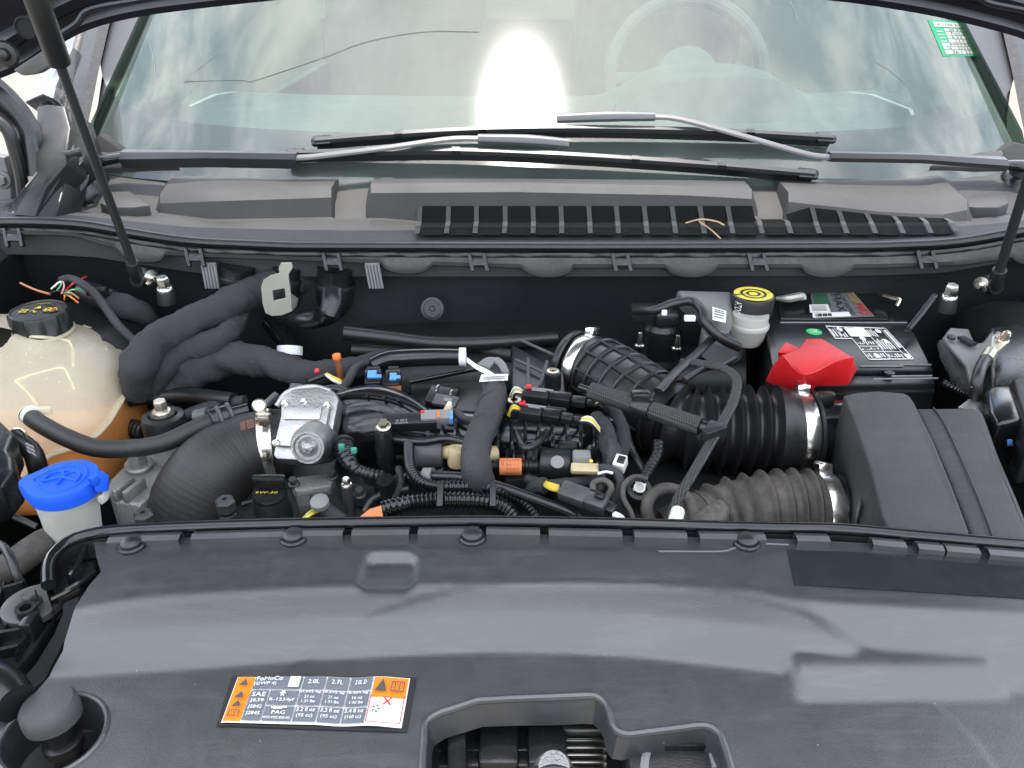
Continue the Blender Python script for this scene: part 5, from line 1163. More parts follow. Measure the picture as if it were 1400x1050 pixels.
# ---- taped loom down the middle
t = thing('taped_loom', 'thick tape wrapped loom running down over the intake manifold', 'wiring loom', PZ(660, 655, -.12))
P_ = [(672, 520, -.055), (676, 540, -.045), (668, 568, -.04), (654, 600, -.04), (650, 630, -.045), (656, 660, -.07), (664, 690, -.12)]
hose('loom', '', '', P_, [17, 19, 19, 19, 20, 20, 18], 'loom_tape', parent=t, wob=.12, n=18, step=.005)
for x, y, d_ in ((672, 555, -.0435), (661, 585, -.04), (652, 612, -.041), (651, 640, -.05)):
    p = PZ(x, y, d_); m = MB(); k = K(p); m.lathe(p, Vector((.3, -.6, .3)), [(20.5 * k, 0), (20.5 * k, .0022)], 24); m.build('tape_edge', 'loom_tape', t)
hose('loom_branch', 'thin taped branch wire leaving the middle loom', 'wire', [(622, 562, -.05), (634, 572, -.05), (650, 575, -.045), (664, 566, -.04)], 5, 'loom_tape')
hose('loom_branch', 'thin black lead running down beside the middle loom', 'wire', [(655, 580, -.05), (640, 600, -.06), (632, 620, -.07)], 4, 'rubber')

# ---- connectors and sensors
def plug(name, label, px, py, d_, size, yaw, matn, extra=(), cat='connector', group=None, tilt=20):
    p = PZ(px, py, d_); k = K(p); t = thing(name, label, cat, p + Vector((0, 0, -size[2] * k / 2)), group); Mr = frame(None, R(yaw), R(tilt))
    m = MB(); m.box(p, (size[0] * k, size[1] * k, size[2] * k), rot=Mr, bev=1.6 * k); m.build('body', matn, t)
    for (nm, ox, oy, oz, sx, sy, sz, mm_) in extra:
        m = MB(); m.box(p + Mr @ Vector((ox * k, oy * k, oz * k)), (sx * k, sy * k, sz * k), rot=Mr, bev=.8 * k); m.build(nm, mm_, t)
    return t
plug('injector_plug', 'black injector plug with blue clip beside the orange stick', 511, 523, -.055, (22, 26, 26), 4, 'satin_plastic', (('blue_clip', -1, 2, 14, 12, 13, 4, 'light_blue'), ('lock', 8, -2, 14, 8, 5, 4, 'light_blue'), ('cap', 0, 14, 6, 18, 8, 14, 'black_plastic')), group='injector plugs')
plug('injector_plug', 'black injector plug with blue clip on a brown seat', 538, 524, -.055, (20, 28, 26), 2, 'satin_plastic', (('blue_clip', 1, -1, 14, 9, 12, 4, 'light_blue'), ('lock', 8, -2, 14, 6, 5, 4, 'light_blue'), ('brown_seat', 0, -18, 2, 24, 10, 16, 'brown_plastic'), ('cap', 0, 16, 8, 14, 8, 10, 'black_plastic')), group='injector plugs')
t = thing('dipstick', 'thin orange stick standing behind the throttle body', 'dipstick', PZ(468, 524, -.08)); a, b = PY(460, 486, 1.02), PY(468, 526, 1.02)
m = MB(); m.cyl(b, a, .0038, n=10); m.build('stem', 'brown_plastic', t)
m = MB(); m.cyl(a - (a - b) * .12, a + (a - b) * .04, .0052, n=12, bev=.001); m.build('tip', 'orange_plastic', t)
t = thing('yellow_lead', 'short lead with yellow and white wires beside the orange stick', 'wire', PZ(450, 520, -.08))
m = MB(); m.tube(PT((420, 521, -.05), (432, 516, -.048), (446, 511, -.046)), .004, n=8); m.build('sheath', 'rubber', t)
for dx, mm_ in ((0, 'yellow_wire'), (2, 'yellow_wire'), (4, 'white_wire')):
    m = MB(); m.tube(PT((446, 511 + dx * .4, -.045), (456, 516 + dx, -.042), (466, 521 + dx, -.05), (468, 528, -.06)), .0018, n=6); m.build('wire', mm_, t)
m = MB(); m.lathe(PZ(434, 509, -.045), (0, -.5, 1), [(.003, 0), (.003, .004), (0, .005)], 10); m.build('red_cap', 'red_wire', t)
hose('manifold_lead', 'black twin lead curving behind the intake throat', 'wire', [(440, 545, -.06), (460, 536, -.055), (475, 522, -.055), (485, 505, -.06), (505, 495, -.07)], 6, 'loom_tape')
hose('manifold_lead', 'black lead lying from throttle plug to the intake throat', 'wire', [(436, 536, -.05), (452, 532, -.05), (468, 534, -.05), (486, 545, -.055)], 6, 'rubber')
ms = plug('map_sensor', 'flat black pressure sensor with grey and blue plug on the intake', 560, 577, -.045, (74, 20, 18), 4, 'black_plastic', (('grey_plug', 36, 2, 6, 40, 16, 14, 'grey_plastic'), ('orange_lock', 40, 0, 14, 4, 10, 3, 'orange_plastic'), ('red_lock', 18, 6, 13, 5, 4, 3, 'red_wire'), ('blue_end', 57, 1, 6, 5, 15, 13, 'light_blue'), ('lug', -34, -6, -2, 18, 18, 12, 'black_plastic')), cat='sensor')
m = MB(); hexbolt(m, PZ(525, 583, -.04), (0, -.4, 1), .0055, .008, 1.3); m.build('screw', 'zinc', ms)
m = MB(); fn = quadfn(PZ(535, 581, -.034), PZ(560, 579, -.034), PZ(560, 571, -.03), PZ(535, 573, -.03)); text_on(m, '8 8M', (.25, .5, .85, .85), fn); text_on(m, '8A8A8', (.2, .1, .9, .4), fn); m.build('print', 'grey_plastic', ms, smooth=0)
plug('coil_plug', 'small black coil plug with silver clips in front of the fuel pipe', 605, 545, -.06, (40, 30, 16), -18, 'black_plastic', (('clip', -10, 10, 8, 3, 12, 3, 'steel'), ('clip', 12, 6, 8, 3, 9, 3, 'steel'), ('lid', 10, -10, 8, 34, 18, 6, 'dark_grey_plastic'), ('tag', 14, -10, 12, 12, 6, 1, 'grey_plastic')))
plug('coil_plug', 'small pale plug end beside the blue sensor end', 613, 560, -.045, (10, 12, 10), -20, 'beige_plastic', (('tip', 0, 6, 4, 6, 6, 6, 'white_wire'),))
# wire blocks
for i, (x0, y0, x1, y1, lb) in enumerate(((715, 540, 815, 552, 'upper long black in-line wire block with red locks'), (712, 563, 795, 575, 'lower long black in-line wire block with yellow wires'))):
    a, b = PZ(x0, y0, -.035), PZ(x1, y1, -.035); k = K(a); d_ = b - a; t = thing('wire_block', lb, 'connector', (a + b) / 2 + Vector((0, 0, -.012)), 'in-line wire blocks')
    yaw = math.atan2(d_.y, d_.x)
    for j, (f0, f1, h_) in enumerate(((0, .36, 20), (.37, .66, 17), (.67, .86, 13), (.87, 1.0, 8))):
        m = MB(); m.box(a + d_ * ((f0 + f1) / 2), (d_.length * (f1 - f0), h_ * k, h_ * k * .9), rot=(R(15), 0, yaw), bev=.0015); m.build('segment', 'black_plastic' if j != 1 else 'satin_plastic', t)
    for j in range(3):
        m = MB(); m.box(a + d_ * (.12 + .1 * j) + Vector((0, .002 - .003 * (j % 2), .0085)), (d_.length * .2, .0016, .002), rot=(0, 0, yaw), bev=.0004); m.build('ridge', 'grey_plastic', t)
    for (fx, oy) in ((.03 if i else .08, 8), (.98 if i == 0 else .02, 9)):
        m = MB(); m.box(a + d_ * fx + Vector((0, .002, .010)), (.006, .005, .004), rot=(0, 0, yaw + .4), bev=.001); m.build('red_lock', 'red_wire', t)
    for j, mm_ in enumerate(('white_wire', 'green_wire', 'pink_wire', 'yellow_wire', 'white_wire', 'black_print')):
        if i == 1 and j in (1, 2): mm_ = 'yellow_wire'
        s_ = (j - 2.5) * 1.7
        e1 = (x1 + 10, y1 - 6 + s_, -.03) if i == 0 else (x1 + 12, y1 + 0 + s_, -.03); e2 = (x1 + 20, y1 - 2 + s_ * .6, -.04) if i == 0 else (x1 + 24, y1 + 14 + s_ * .8, -.045)
        m = MB(); m.tube(PT((x1 - 2, y1 + s_ * .5, -.035), e1, e2), .0015, n=6); m.build('wire', mm_, t)
        m = MB(); m.tube(PT((x0 + 4, y0 + s_ * .4, -.035), (x0 - 10, y0 - 6 + s_, -.03), (x0 - 18 + j, y0 - (2 if i else 10) + s_ * .5 + (8 if i else 14), -.045)), .0014, n=6); 
        if i == 0 or j % 2: m.build('wire', mm_, t)
hose('block_loom', 'ragged taped loom dropping from the wire blocks to the purge valve', 'wiring loom', [(815, 568, -.05), (828, 590, -.055), (838, 620, -.06), (836, 650, -.08)], [10, 13, 13, 10], 'loom_tape', wob=.5, n=14, step=.004)
hose('block_loom', 'taped loom leaving the upper wire block under the braided rod', 'wiring loom', [(830, 552, -.05), (846, 570, -.06), (852, 600, -.07), (846, 630, -.09)], [8, 9, 10, 9], 'loom_tape', wob=.4, n=12, step=.004)

# ---- front of the engine: conduits and valves
t = thing('breather_fitting', 'ribbed black breather elbow with green clip below the throttle body', 'fitting', PZ(480, 650, -.14))
hose('elbow', '', '', [(470, 612, -.075), (474, 622, -.075), (480, 634, -.078), (490, 645, -.085)], [16, 15, 11, 8], 'satin_plastic', pitch=7, amp=.12, parent=t)
clampband(t, PZ(469, 610, -.074), PZ(474, 622, -.075) - PZ(468, 608, -.074), 17 * K(PZ(470, 612, -.075)), .005, matn='black_plastic', name='collar')
for x, y in ((467, 611), (484, 616)):
    m = MB(); m.box(PZ(x, y, -.062), (.006, .005, .006), bev=.001); m.build('green_clip', 'teal_plastic', t)
hose('conduit', '', '', [(488, 642, -.083), (505, 648, -.085), (525, 652, -.09)], 9, 'rubber', pitch=6, amp=.2, parent=t)
t = thing('black_cap_fitting', 'short black capped stand pipe behind the orange label', 'fitting', PZ(528, 690, -.15)); p = PZ(527, 655, -.075); k = K(p)
m = MB(); m.lathe(p, (0, -.2, 1), [(11 * k, -.05), (11 * k, -.02), (12 * k, -.018), (12.5 * k, -.002), (11 * k, 0), (0, 0)], 24); m.build('cap', 'satin_plastic', t)
m = MB(); m.cyl(p + Vector((0, 0, -.012)), PZ(552, 650, -.085), .0065, n=12); m.build('side_tube', 'satin_plastic', t)
hose('corrugated_conduit', 'narrow corrugated conduit rising upright in front of the intake', 'conduit', [(559, 604, -.06), (559, 622, -.058), (562, 642, -.06), (575, 658, -.065), (600, 665, -.068), (640, 666, -.07), (690, 670, -.075)], 8, 'gloss_plastic', pitch=4.6, amp=.22, group='corrugated conduits')
hose('corrugated_conduit', 'fat corrugated conduit beginning at the orange label', 'conduit', [(526, 697, -.08), (545, 691, -.072), (575, 686, -.07), (620, 684, -.07), (665, 686, -.075), (690, 694, -.085), (705, 710, -.10)], 13, 'gloss_plastic', pitch=6.2, amp=.2, group='corrugated conduits')
hose('corrugated_conduit', 'corrugated conduit between the smooth hose and the fat conduit', 'conduit', [(580, 668, -.075), (620, 666, -.07), (665, 667, -.07), (700, 676, -.075), (722, 690, -.085), (738, 712, -.10)], 11, 'gloss_plastic', pitch=5.6, amp=.2, group='corrugated conduits')
hose('smooth_hose', 'smooth black hose arching over the corrugated conduits', 'hose', [(560, 652, -.075), (590, 651, -.07), (640, 654, -.066), (690, 668, -.068), (740, 686, -.075), (780, 702, -.085), (800, 715, -.10)], 7.5, 'satin_plastic', n=14)
for x, y in ((602, 676), (674, 676)):
    t = MB(); t.box(PZ(x, y, -.058), (.006, .026, .006), rot=(R(30), 0, 0), bev=.0015); tag(t.build('conduit_clip', 'black_plastic'), 'flat black clip strapping the conduits, nearer the orange label' if x < 650 else 'flat black clip strapping the conduits below the middle loom', 'clip', 'conduit clips')
t = MB(); t.cyl(PZ(580, 651, -.072), PZ(592, 651, -.070), .0085, n=16); tag(t.build('hose_sleeve', 'grey_plastic'), 'pale printed sleeve on the smooth hose', 'sleeve')
t = thing('orange_label', 'bright orange label on the fat conduit at the cover edge', 'label', PZ(508, 708, -.075)); fn = quadfn(PZ(489, 709, -.07), PZ(524, 709, -.066), PZ(521, 691, -.062), PZ(505, 696, -.066)); m = MB(); patch(m, (0, 0, 1, 1), fn); m.build('sheet', 'orange_paper', t, smooth=0)
t = thing('warning_tag', 'orange printed warning tag wrapped on a conduit by the purge valve', 'label', PZ(697, 650, -.07)); a, b = PZ(683, 638, -.07), PZ(713, 638, -.07); k = K(a)
m = MB(); rows = [[q + Vector((0, -12 * k * math.cos(an) - .0, 12 * k * math.sin(an))) for q in (a, b)] for an in [R(-40 + 150 * i / 10) for i in range(11)]]; m.loft(rows); m.build('sheet', 'orange_paper', t)
m = MB(); f = lambda u, v: a.lerp(b, u) + Vector((0, -12.6 * k * math.cos(R(-30 + 130 * v)), 12.6 * k * math.sin(R(-30 + 130 * v))))
for kk in range(4): text_on(m, 'A-6 1112', (.3, .1 + kk * .22, .9, .24 + kk * .22), f)
text_on(m, 'V', (.06, .5, .22, .8), f); m.build('print', 'brown_plastic', t, smooth=0)
hose('valve_conduit', 'short corrugated conduit passing through the orange tag to the purge valve', 'conduit', [(664, 637, -.075), (690, 637, -.075), (715, 637, -.075), (740, 637, -.075)], 9, 'rubber', pitch=5, amp=.18)
pv = thing('purge_valve', 'dusty black cylindrical purge valve with grey plug', 'valve', PZ(775, 660, -.13)); a, b = PZ(738, 633, -.075), PZ(782, 636, -.075); k = K(a)
m = MB(); m.cyl(a, b, 21 * k, n=32, bev=.004); m.build('body', 'black_plastic', pv)
m = MB(); m.box(PZ(776, 612, -.062), (26 * k, 16 * k, 14 * k), bev=.002); m.box(PZ(765, 650, -.09), (60 * k, 12 * k, 14 * k), bev=.002); m.build('bracket', 'black_plastic', pv)
m = MB(); m.box(PZ(795, 628, -.06), (24 * k, 20 * k, 20 * k), bev=.002); m.build('socket', 'dark_grey_plastic', pv)
m = MB(); m.box(PZ(800, 641, -.062), (38 * k, 14 * k, 10 * k), rot=(R(25), 0, R(-4)), bev=.002); m.build('plug', 'beige_plastic', pv); pv.children[-1].data.materials[0] = MATS['grey_plastic']
m = MB(); m.lathe(PZ(762, 632, -.058), (0, -.55, .8), [(9 * k, 0), (9 * k, 1.5 * k), (0, 2 * k)], 18); m.build('white_patch', 'grey_plastic', pv)
m = MB(); m.lathe(PZ(808, 631, -.05), (0, -.5, 1), [(2.5 * k, 0), (2.5 * k, 2 * k), (0, 3 * k)], 10); m.build('yellow_dot', 'yellow_print', pv)
hose('valve_lead', 'twin lead with white wire leaving the purge valve plug', 'wire', [(818, 640, -.06), (836, 642, -.06), (848, 655, -.065), (846, 672, -.075), (835, 690, -.09)], 6, 'loom_tape')
hose('white_lead', 'bare white wire beside the purge valve', 'wire', [(817, 648, -.06), (828, 645, -.058), (838, 647, -.058)], 2, 'white_wire')
t = thing('tee_connector', 'cream plastic tee connector left of the middle loom', 'connector', PZ(622, 640, -.1))
m = MB(); m.tube(PT((603, 619, -.075), (622, 618, -.07), (634, 616, -.07)), [.006, .0085, .010], n=14); m.cyl(PZ(626, 612, -.06), PZ(624, 636, -.085), .0095, n=16, bev=.002); m.build('tee', 'beige_plastic', t)
m = MB(); a, b = PZ(566, 620, -.075), PZ(606, 620, -.075); m.cyl(a, b, .0145, n=20, bev=.003); m.build('sleeve', 'dark_grey_plastic', t)
m = MB(); m.tube(PT((634, 624, -.07), (660, 622, -.068), (678, 620, -.07)), .008, n=12); m.build('arm', 'beige_plastic', t)
gc = thing('grey_connector', 'dusty grey in-line connector with yellow wires at the cover edge', 'connector', PZ(820, 690, -.12)); a, b = PZ(765, 668, -.065), PZ(840, 698, -.068); d_ = b - a; k = K(a); yaw = math.atan2(d_.y, d_.x)
m = MB(); m.box(a + d_ * .28, (d_.length * .5, 26 * k, 20 * k), rot=(R(20), 0, yaw), bev=.003); m.build('female_half', 'dark_grey_plastic', gc)
m = MB(); m.box(a + d_ * .68, (d_.length * .38, 22 * k, 22 * k), rot=(R(20), 0, yaw), bev=.003); m.build('male_half', 'grey_plastic', gc); gc.children[-1].data.materials[0] = MATS['dark_grey_plastic']
m = MB(); m.box(a + d_ * .72 + Vector((0, -.003, .012)), (d_.length * .16, 9 * k, 6 * k), rot=(R(20), 0, yaw), bev=.001); m.build('latch', 'black_plastic', gc)
m = MB(); m.box(a + d_ * .95, (d_.length * .16, 16 * k, 14 * k), rot=(R(20), 0, yaw), bev=.002); m.build('end', 'black_plastic', gc)
for j in range(4):
    m = MB(); m.tube(PT((764, 671 - j * 2, -.065), (752, 668 - j * 2.2, -.062), (742, 661 - j, -.065)), .0018, n=6); m.build('wire', 'yellow_wire', gc)
m = MB(); m.tube(PT((745, 664, -.066), (735, 664, -.07), (728, 672, -.08)), .008, n=10); m.build('sheath', 'loom_tape', gc)
for j in range(3):
    m = MB(); m.tube(PT((838, 700 + j * 2, -.068), (850, 706 + j * 2, -.07), (858, 716 + j, -.08)), .0018, n=6); m.build('wire', 'white_wire', gc)
t = thing('small_sensor', 'round sensor with ring of white marks in loops of grey wire', 'sensor', PZ(872, 690, -.13)); p = PZ(874, 668, -.075); k = K(p)
m = MB(); m.lathe(p, (0, -.5, .9), [(20 * k, -.03), (20 * k, -.004), (17 * k, 0), (11 * k, 0), (10 * k, -.004), (0, -.004)], 28); m.build('body', 'black_plastic', t)
m = MB(); m.lathe(p + Vector((0, -.0005, .001)), (0, -.5, .9), [(8 * k, 0), (8 * k, .002), (6 * k, .002), (6 * k, 0)], 12)
for a_ in range(4): m.box(p + Vector((8.5 * k * math.cos(a_ * 1.57 + .5), 3 * k * math.sin(a_ * 1.57 + .5), .0015 + 6 * k * math.sin(a_ * 1.57 + .5))), (3 * k, 3 * k, 3 * k))
m.build('contact_ring', 'white_wire', t)
hose('grey_wire_loop', 'dusty grey wire loop around the small round sensor', 'wire', [(810, 672, -.06), (812, 660, -.058), (826, 657, -.056), (836, 666, -.06), (830, 680, -.07)], 4.5, 'dusty_rubber')
hose('grey_wire_loop', 'dusty grey wires falling from the sensor to the cover edge', 'wire', [(884, 655, -.065), (868, 652, -.06), (854, 662, -.06), (852, 680, -.07), (862, 700, -.08), (868, 718, -.09)], 4, 'dusty_rubber')
plug('white_plug', 'pale grey plug with round opening behind the sensor loops', 848, 634, -.06, (16, 20, 18), -25, 'white_wire', (('ring', 2, 0, 10, 10, 12, 3, 'black_plastic'),))
hose('vacuum_line', 'dark ribbed vacuum line rising to the braided loom', 'hose', [(878, 656, -.085), (888, 640, -.085), (898, 622, -.08), (900, 606, -.075)], 8, 'rubber', pitch=8, amp=.15)
hose('loop_hose', 'dusty grey rubber hose loop beside the braided loom', 'hose', [(890, 720, -.10), (884, 694, -.08), (892, 676, -.075), (912, 668, -.075), (932, 674, -.08), (945, 690, -.09), (950, 712, -.1)], 8.5, 'dusty_rubber')
# ---- oil cap and studs
oc = thing('oil_filler_cap', 'black oil filler cap with yellow lettering', 'oil cap', PZ(372, 712, -.16)); p = PZ(369, 672, -.085); k = K(p)
m = MB(); m.lathe(p - Vector((0, 0, .05)), (0, 0, 1), [(26 * k, 0), (26 * k, .03), (24 * k, .046)], 32); m.build('base', 'black_plastic', oc)
m = MB(); m.lathe(p + Vector((0, 0, -.004)), (0, -.15, 1), [(24 * k, 0), (24.5 * k, .003), (23 * k, .005), (0, .005)], 40); m.build('flange', 'satin_plastic', oc)
m = MB(); m.box(p + Vector((0, .003, .010)), (46 * k, 11 * k, .014), bev=.003); m.build('grip', 'satin_plastic', oc)
m = MB(); fn = quadfn(p + Vector((-16 * k, -17 * k, .0055)), p + Vector((16 * k, -17 * k, .0055)), p + Vector((17 * k, -9 * k, .0045)), p + Vector((-17 * k, -9 * k, .0045)), .0006); text_on(m, '5W-30', (.05, .1, .95, .9), fn); m.build('lettering', 'yellow_print', oc, smooth=0)
for x, y, d_, lb in ((195, 700, -.075, 'black hex stud beside the inlet hose and cover corner'), (307, 682, -.07, 'tall black hex stud between inlet hose and oil cap')):
    p = PZ(x, y, d_); k = K(p); t = thing('hex_stud', lb, 'stud', p - Vector((0, 0, .07)), 'hex studs'); m = MB(); m.lathe(p - Vector((0, 0, .012)), (0, 0, 1), [(14 * k, 0), (14 * k, .009), (11 * k, .012), (4 * k, .012), (3.4 * k, .008), (0, .008)], 6); m.build('hex_head', 'dark_steel', t, smooth=20)
    m = MB(); m.cyl(p - Vector((0, 0, .08)), p - Vector((0, 0, .012)), 11 * k, n=16); m.lathe(p - Vector((0, 0, .026)), (0, 0, 1), [(14 * k, 0), (14 * k, .008), (12 * k, .01)], 6); m.build('shank', 'black_plastic', t)
p = PZ(474, 664, -.08); k = K(p); t = thing('cover_bolt', 'slender black stud bolt with silver tip below the breather elbow', 'bolt', p - Vector((0, 0, .06)))
m = MB(); m.cyl(p - Vector((0, 0, .06)), p, 6 * k, 8 * k, n=14); m.lathe(p - Vector((0, 0, .046)), (0, 0, 1), [(11 * k, 0), (11 * k, .006), (8 * k, .009)], 6); m.build('shank', 'dark_steel', t)
m = MB(); hexbolt(m, p, (0, 0, 1), 5.5 * k, .009, 1.4); m.build('head', 'steel', t)
t = thing('coil_lead', 'lead with yellow and green wires ending in a pale plug at the cover edge', 'wire', PZ(440, 705, -.14))
m = MB(); m.tube(PT((437, 690, -.10), (448, 698, -.10), (470, 712, -.11)), [.008, .007, .006], n=10); m.build('sheath', 'loom_tape', t)
for j, mm_ in enumerate(('yellow_wire', 'green_wire', 'yellow_wire')):
    m = MB(); m.tube(PT((436, 694 + j * 2, -.098), (424, 700 + j * 2, -.097), (414, 710 + j, -.10)), .0016, n=6); m.build('wire', mm_, t)
m = MB(); m.lathe(PZ(438, 690, -.09), (0, -.3, 1), [(.009, 0), (.009, .006), (.006, .008), (0, .008)], 14); m.build('plug', 'grey_plastic', t)

# ---- further lines and fittings filling the space round the engine
EX = [('vacuum_hose', 'thin black vacuum hose curling in front of the manifold ribs', [(706, 590, -.05), (716, 612, -.048), (735, 606, -.05), (748, 590, -.055)], 5, 'rubber'),
      ('vacuum_hose', 'black vacuum hose running under the pressure sensor', [(540, 600, -.06), (575, 604, -.056), (610, 600, -.055), (640, 606, -.06)], 6, 'satin_plastic'),
      ('heater_hose', 'dull black heater hose along the firewall behind the fuel pipe', [(470, 455, -.06), (530, 462, -.07), (600, 470, -.08), (680, 468, -.085), (760, 462, -.09)], 10, 'rubber'),
      ('heater_hose', 'second dull black heater hose lower on the firewall', [(480, 478, -.09), (560, 480, -.10), (640, 476, -.10), (700, 486, -.10)], 8, 'hose_rubber'),
      ('side_hose', 'black hose dipping behind the engine mount', [(140, 560, -.12), (180, 545, -.12), (250, 540, -.12), (320, 548, -.11)], 11, 'rubber'),
      ('side_hose', 'dark taped hose passing below the low cloth loom', [(250, 570, -.13), (290, 555, -.12), (335, 548, -.11)], 8, 'loom_tape'),
      ('ignition_lead', 'black ignition lead crossing the valve cover', [(498, 700, -.11), (510, 682, -.10), (535, 672, -.095), (560, 668, -.09)], 5, 'rubber'),
      ('ignition_lead', 'black lead hanging below the upright narrow conduit', [(545, 640, -.08), (548, 660, -.085), (540, 680, -.10)], 5, 'loom_tape'),
      ('harness_branch', 'ragged taped branch between purge valve and grey connector', [(720, 655, -.08), (745, 662, -.08), (780, 660, -.08), (815, 655, -.085)], 7, 'loom_tape'),
      ('drop_lead', 'dark lead dropping behind the small round sensor', [(858, 600, -.09), (868, 625, -.09), (880, 645, -.10)], 6, 'rubber')]
for nm_, lb_, pts_, r_, mt_ in EX: hose(nm_, lb_, 'hose' if 'hose' in nm_ else 'wire', pts_, r_, mt_, wob=.15 if mt_ == 'loom_tape' else 0)
t = thing('coil_pack', 'black ignition coil with bolt left of the corrugated conduits', 'ignition coil', PZ(505, 690, -.15))
m = MB(); m.box(PZ(500, 668, -.12), (.034, .03, .03), rot=(0, 0, R(-12)), bev=.004); m.build('body', 'black_plastic', t)
m = MB(); m.box(PZ(512, 660, -.105), (.02, .014, .014), rot=(0, 0, R(-12)), bev=.002); m.build('socket', 'satin_plastic', t)
m = MB(); hexbolt(m, PZ(492, 676, -.10), (0, -.2, 1), .005, .008, 1.4); m.build('bolt', 'dark_steel', t)
t = thing('relay_bracket', 'black ribbed bracket between manifold and purge valve', 'bracket', PZ(730, 640, -.14))
m = MB(); m.prism([PZ(x, y, -.085) for x, y in ((690, 612), (742, 608), (748, 628), (735, 655), (690, 655))], Vector((0, 0, -.02)), bev=.003); m.build('plate', 'black_plastic', t)
for x in (702, 716, 730):
    m = MB(); m.box(PZ(x, 628, -.08), (.003, .03, .008), bev=.0008); m.build('rib', 'satin_plastic', t)
t = thing('cam_sensor', 'small black cam sensor with grey plug beside the oil cap', 'sensor', PZ(430, 690, -.15))
m = MB(); m.box(PZ(424, 682, -.13), (.024, .03, .02), rot=(0, 0, R(20)), bev=.003); m.build('body', 'black_plastic', t)
m = MB(); m.box(PZ(416, 690, -.12), (.014, .018, .014), rot=(0, 0, R(20)), bev=.002); m.build('plug', 'dark_grey_plastic', t)

# ================================================================== RIGHT SIDE: AIR DUCTS, AIR BOX, BATTERY
du = thing('air_duct', 'large black ribbed air duct with bellows running to the air box', 'air duct', PZ(960, 640, -.2))
P = PT((788, 500, -.085), (812, 508, -.085), (850, 530, -.085), (890, 558, -.088), (925, 578, -.09)); k = K(P[2]); ck = K(P[0])
m = MB(); m.tube(P, [44 * ck, 46 * ck, 50 * k, 50 * k, 48 * k], n=40, step=.006); m.build('elbow', 'rubber', du, smooth=60)
Pe, prm, s_, Lt = spline(P, .006); tg = [(Pe[min(i + 1, len(Pe) - 1)] - Pe[max(i - 1, 0)]).normalized() for i in range(len(Pe))]
for f in (.22, .36, .50, .64, .78, .92):
    i = int(f * (len(Pe) - 1)); m = MB(); mm_ = bridge_mat(tg[i]); r_ = 50.5 * k; m.tube([Pe[i] + mm_ @ Vector((r_ * math.cos(a), r_ * math.sin(a), 0)) for a in [2 * math.pi * j / 40 for j in range(41)]], .0027, n=8, step=.006); m.build('hoop_rib', 'rubber', du)
for a in (.2, .75, 1.3, 1.85, 2.4, 2.95, -.35):
    m = MB(); pts = []
    x = Vector((0, 0, 1))
    for i in range(int(.2 * len(Pe)), int(.93 * len(Pe))):
        t_ = tg[i]; x = (x - t_ * x.dot(t_)).normalized(); y = t_.cross(x); pts.append(Pe[i] + (x * math.cos(a - 1.3) - y * math.sin(a - 1.3)) * 50.5 * k)
    m.tube(pts[::2], .0023, n=6); m.build('long_rib', 'rubber', du)
clampband(du, P[0] + (P[1] - P[0]) * .45, P[1] - P[0], 47 * ck, .014, Vector((.5, 0, 1)))
m = MB(); m.lathe(P[0] - (P[1] - P[0]).normalized() * .012, P[1] - P[0], [(46 * ck, 0), (48 * ck, .003), (48 * ck, .008), (46 * ck, .01)], 40); m.build('end_bead', 'rubber', du)
B_ = PT((912, 574, -.09), (945, 584, -.09), (985, 587, -.09), (1030, 589, -.09), (1068, 591, -.09)); kb = K(B_[2])
pitch = 18.5 * kb
m = MB(); m.tube(B_, [56 * kb, 62 * kb, 65 * kb, 67 * kb, 66 * kb], n=48, step=pitch / 10, rf=lambda s, L_: 1 - .26 * (abs(math.sin(math.pi * s / pitch)) ** .7 if s > pitch * .4 else .8)); m.build('bellows', 'rubber', du, smooth=70)
C_ = PT((1058, 590, -.09), (1078, 591, -.09), (1096, 592, -.09), (1106, 592, -.09), (1185, 594, -.09))
m = MB(); m.tube(C_[:4], [65 * kb, 59 * kb, 56 * kb, 55 * kb], n=48, step=.004); m.build('cuff', 'rubber', du, smooth=60)
clampband(du, PZ(1092, 592, -.09), Vector((1, 0, 0)), 57.5 * kb, .0155, Vector((.3, .3, 1)))
m = MB(); m.lathe(PZ(1103, 592, -.09), Vector((1, 0, 0)), [(57 * kb, 0), (60 * kb, .001), (60 * kb, .004), (57 * kb, .005)], 40); m.box(PZ(1128, 545, -.035), (.02, .012, .016), bev=.004); m.build('stop_ring', 'rubber', du)
m = MB(); m.tube(C_[3:], [50 * kb, 47 * kb], n=40); m.build('neck', 'gloss_plastic', du, smooth=60)
# lower dusty bellows
lb = thing('lower_bellows', 'dusty brown-grey bellows hose below the air duct', 'hose', PZ(1060, 715, -.2))
P = PT((920, 738, -.15), (952, 722, -.138), (992, 706, -.13), (1035, 699, -.125), (1078, 697, -.125), (1112, 697, -.125), (1140, 697, -.125)); k = K(P[3]); pitch = 21 * k
m = MB(); m.tube(P[:2] + [P[1].lerp(P[2], .35)], [44 * k, 46 * k, 48 * k], n=40, step=.004); m.build('cuff', 'dusty_rubber', lb, smooth=60)
m = MB(); m.tube([P[1].lerp(P[2], .3)] + P[2:6], [49 * k, 52 * k, 56 * k, 58 * k, 57 * k], n=48, step=pitch / 10, rf=lambda s, L_: 1 - .15 * (1 - (0.5 + .5 * math.cos(2 * math.pi * s / pitch)) ** 3)); m.build('bellows', 'dusty_rubber', lb, smooth=70)
m = MB(); m.tube([PZ(1104, 697, -.125), PZ(1120, 697, -.125), PZ(1142, 697, -.125)], [51 * k, 50 * k, 50 * k], n=40); m.build('end_cuff', 'dusty_rubber', lb, smooth=60)
clampband(lb, PZ(1126, 697, -.125), Vector((1, .06, 0)), 52.5 * k, .016, Vector((0, .5, 1)))
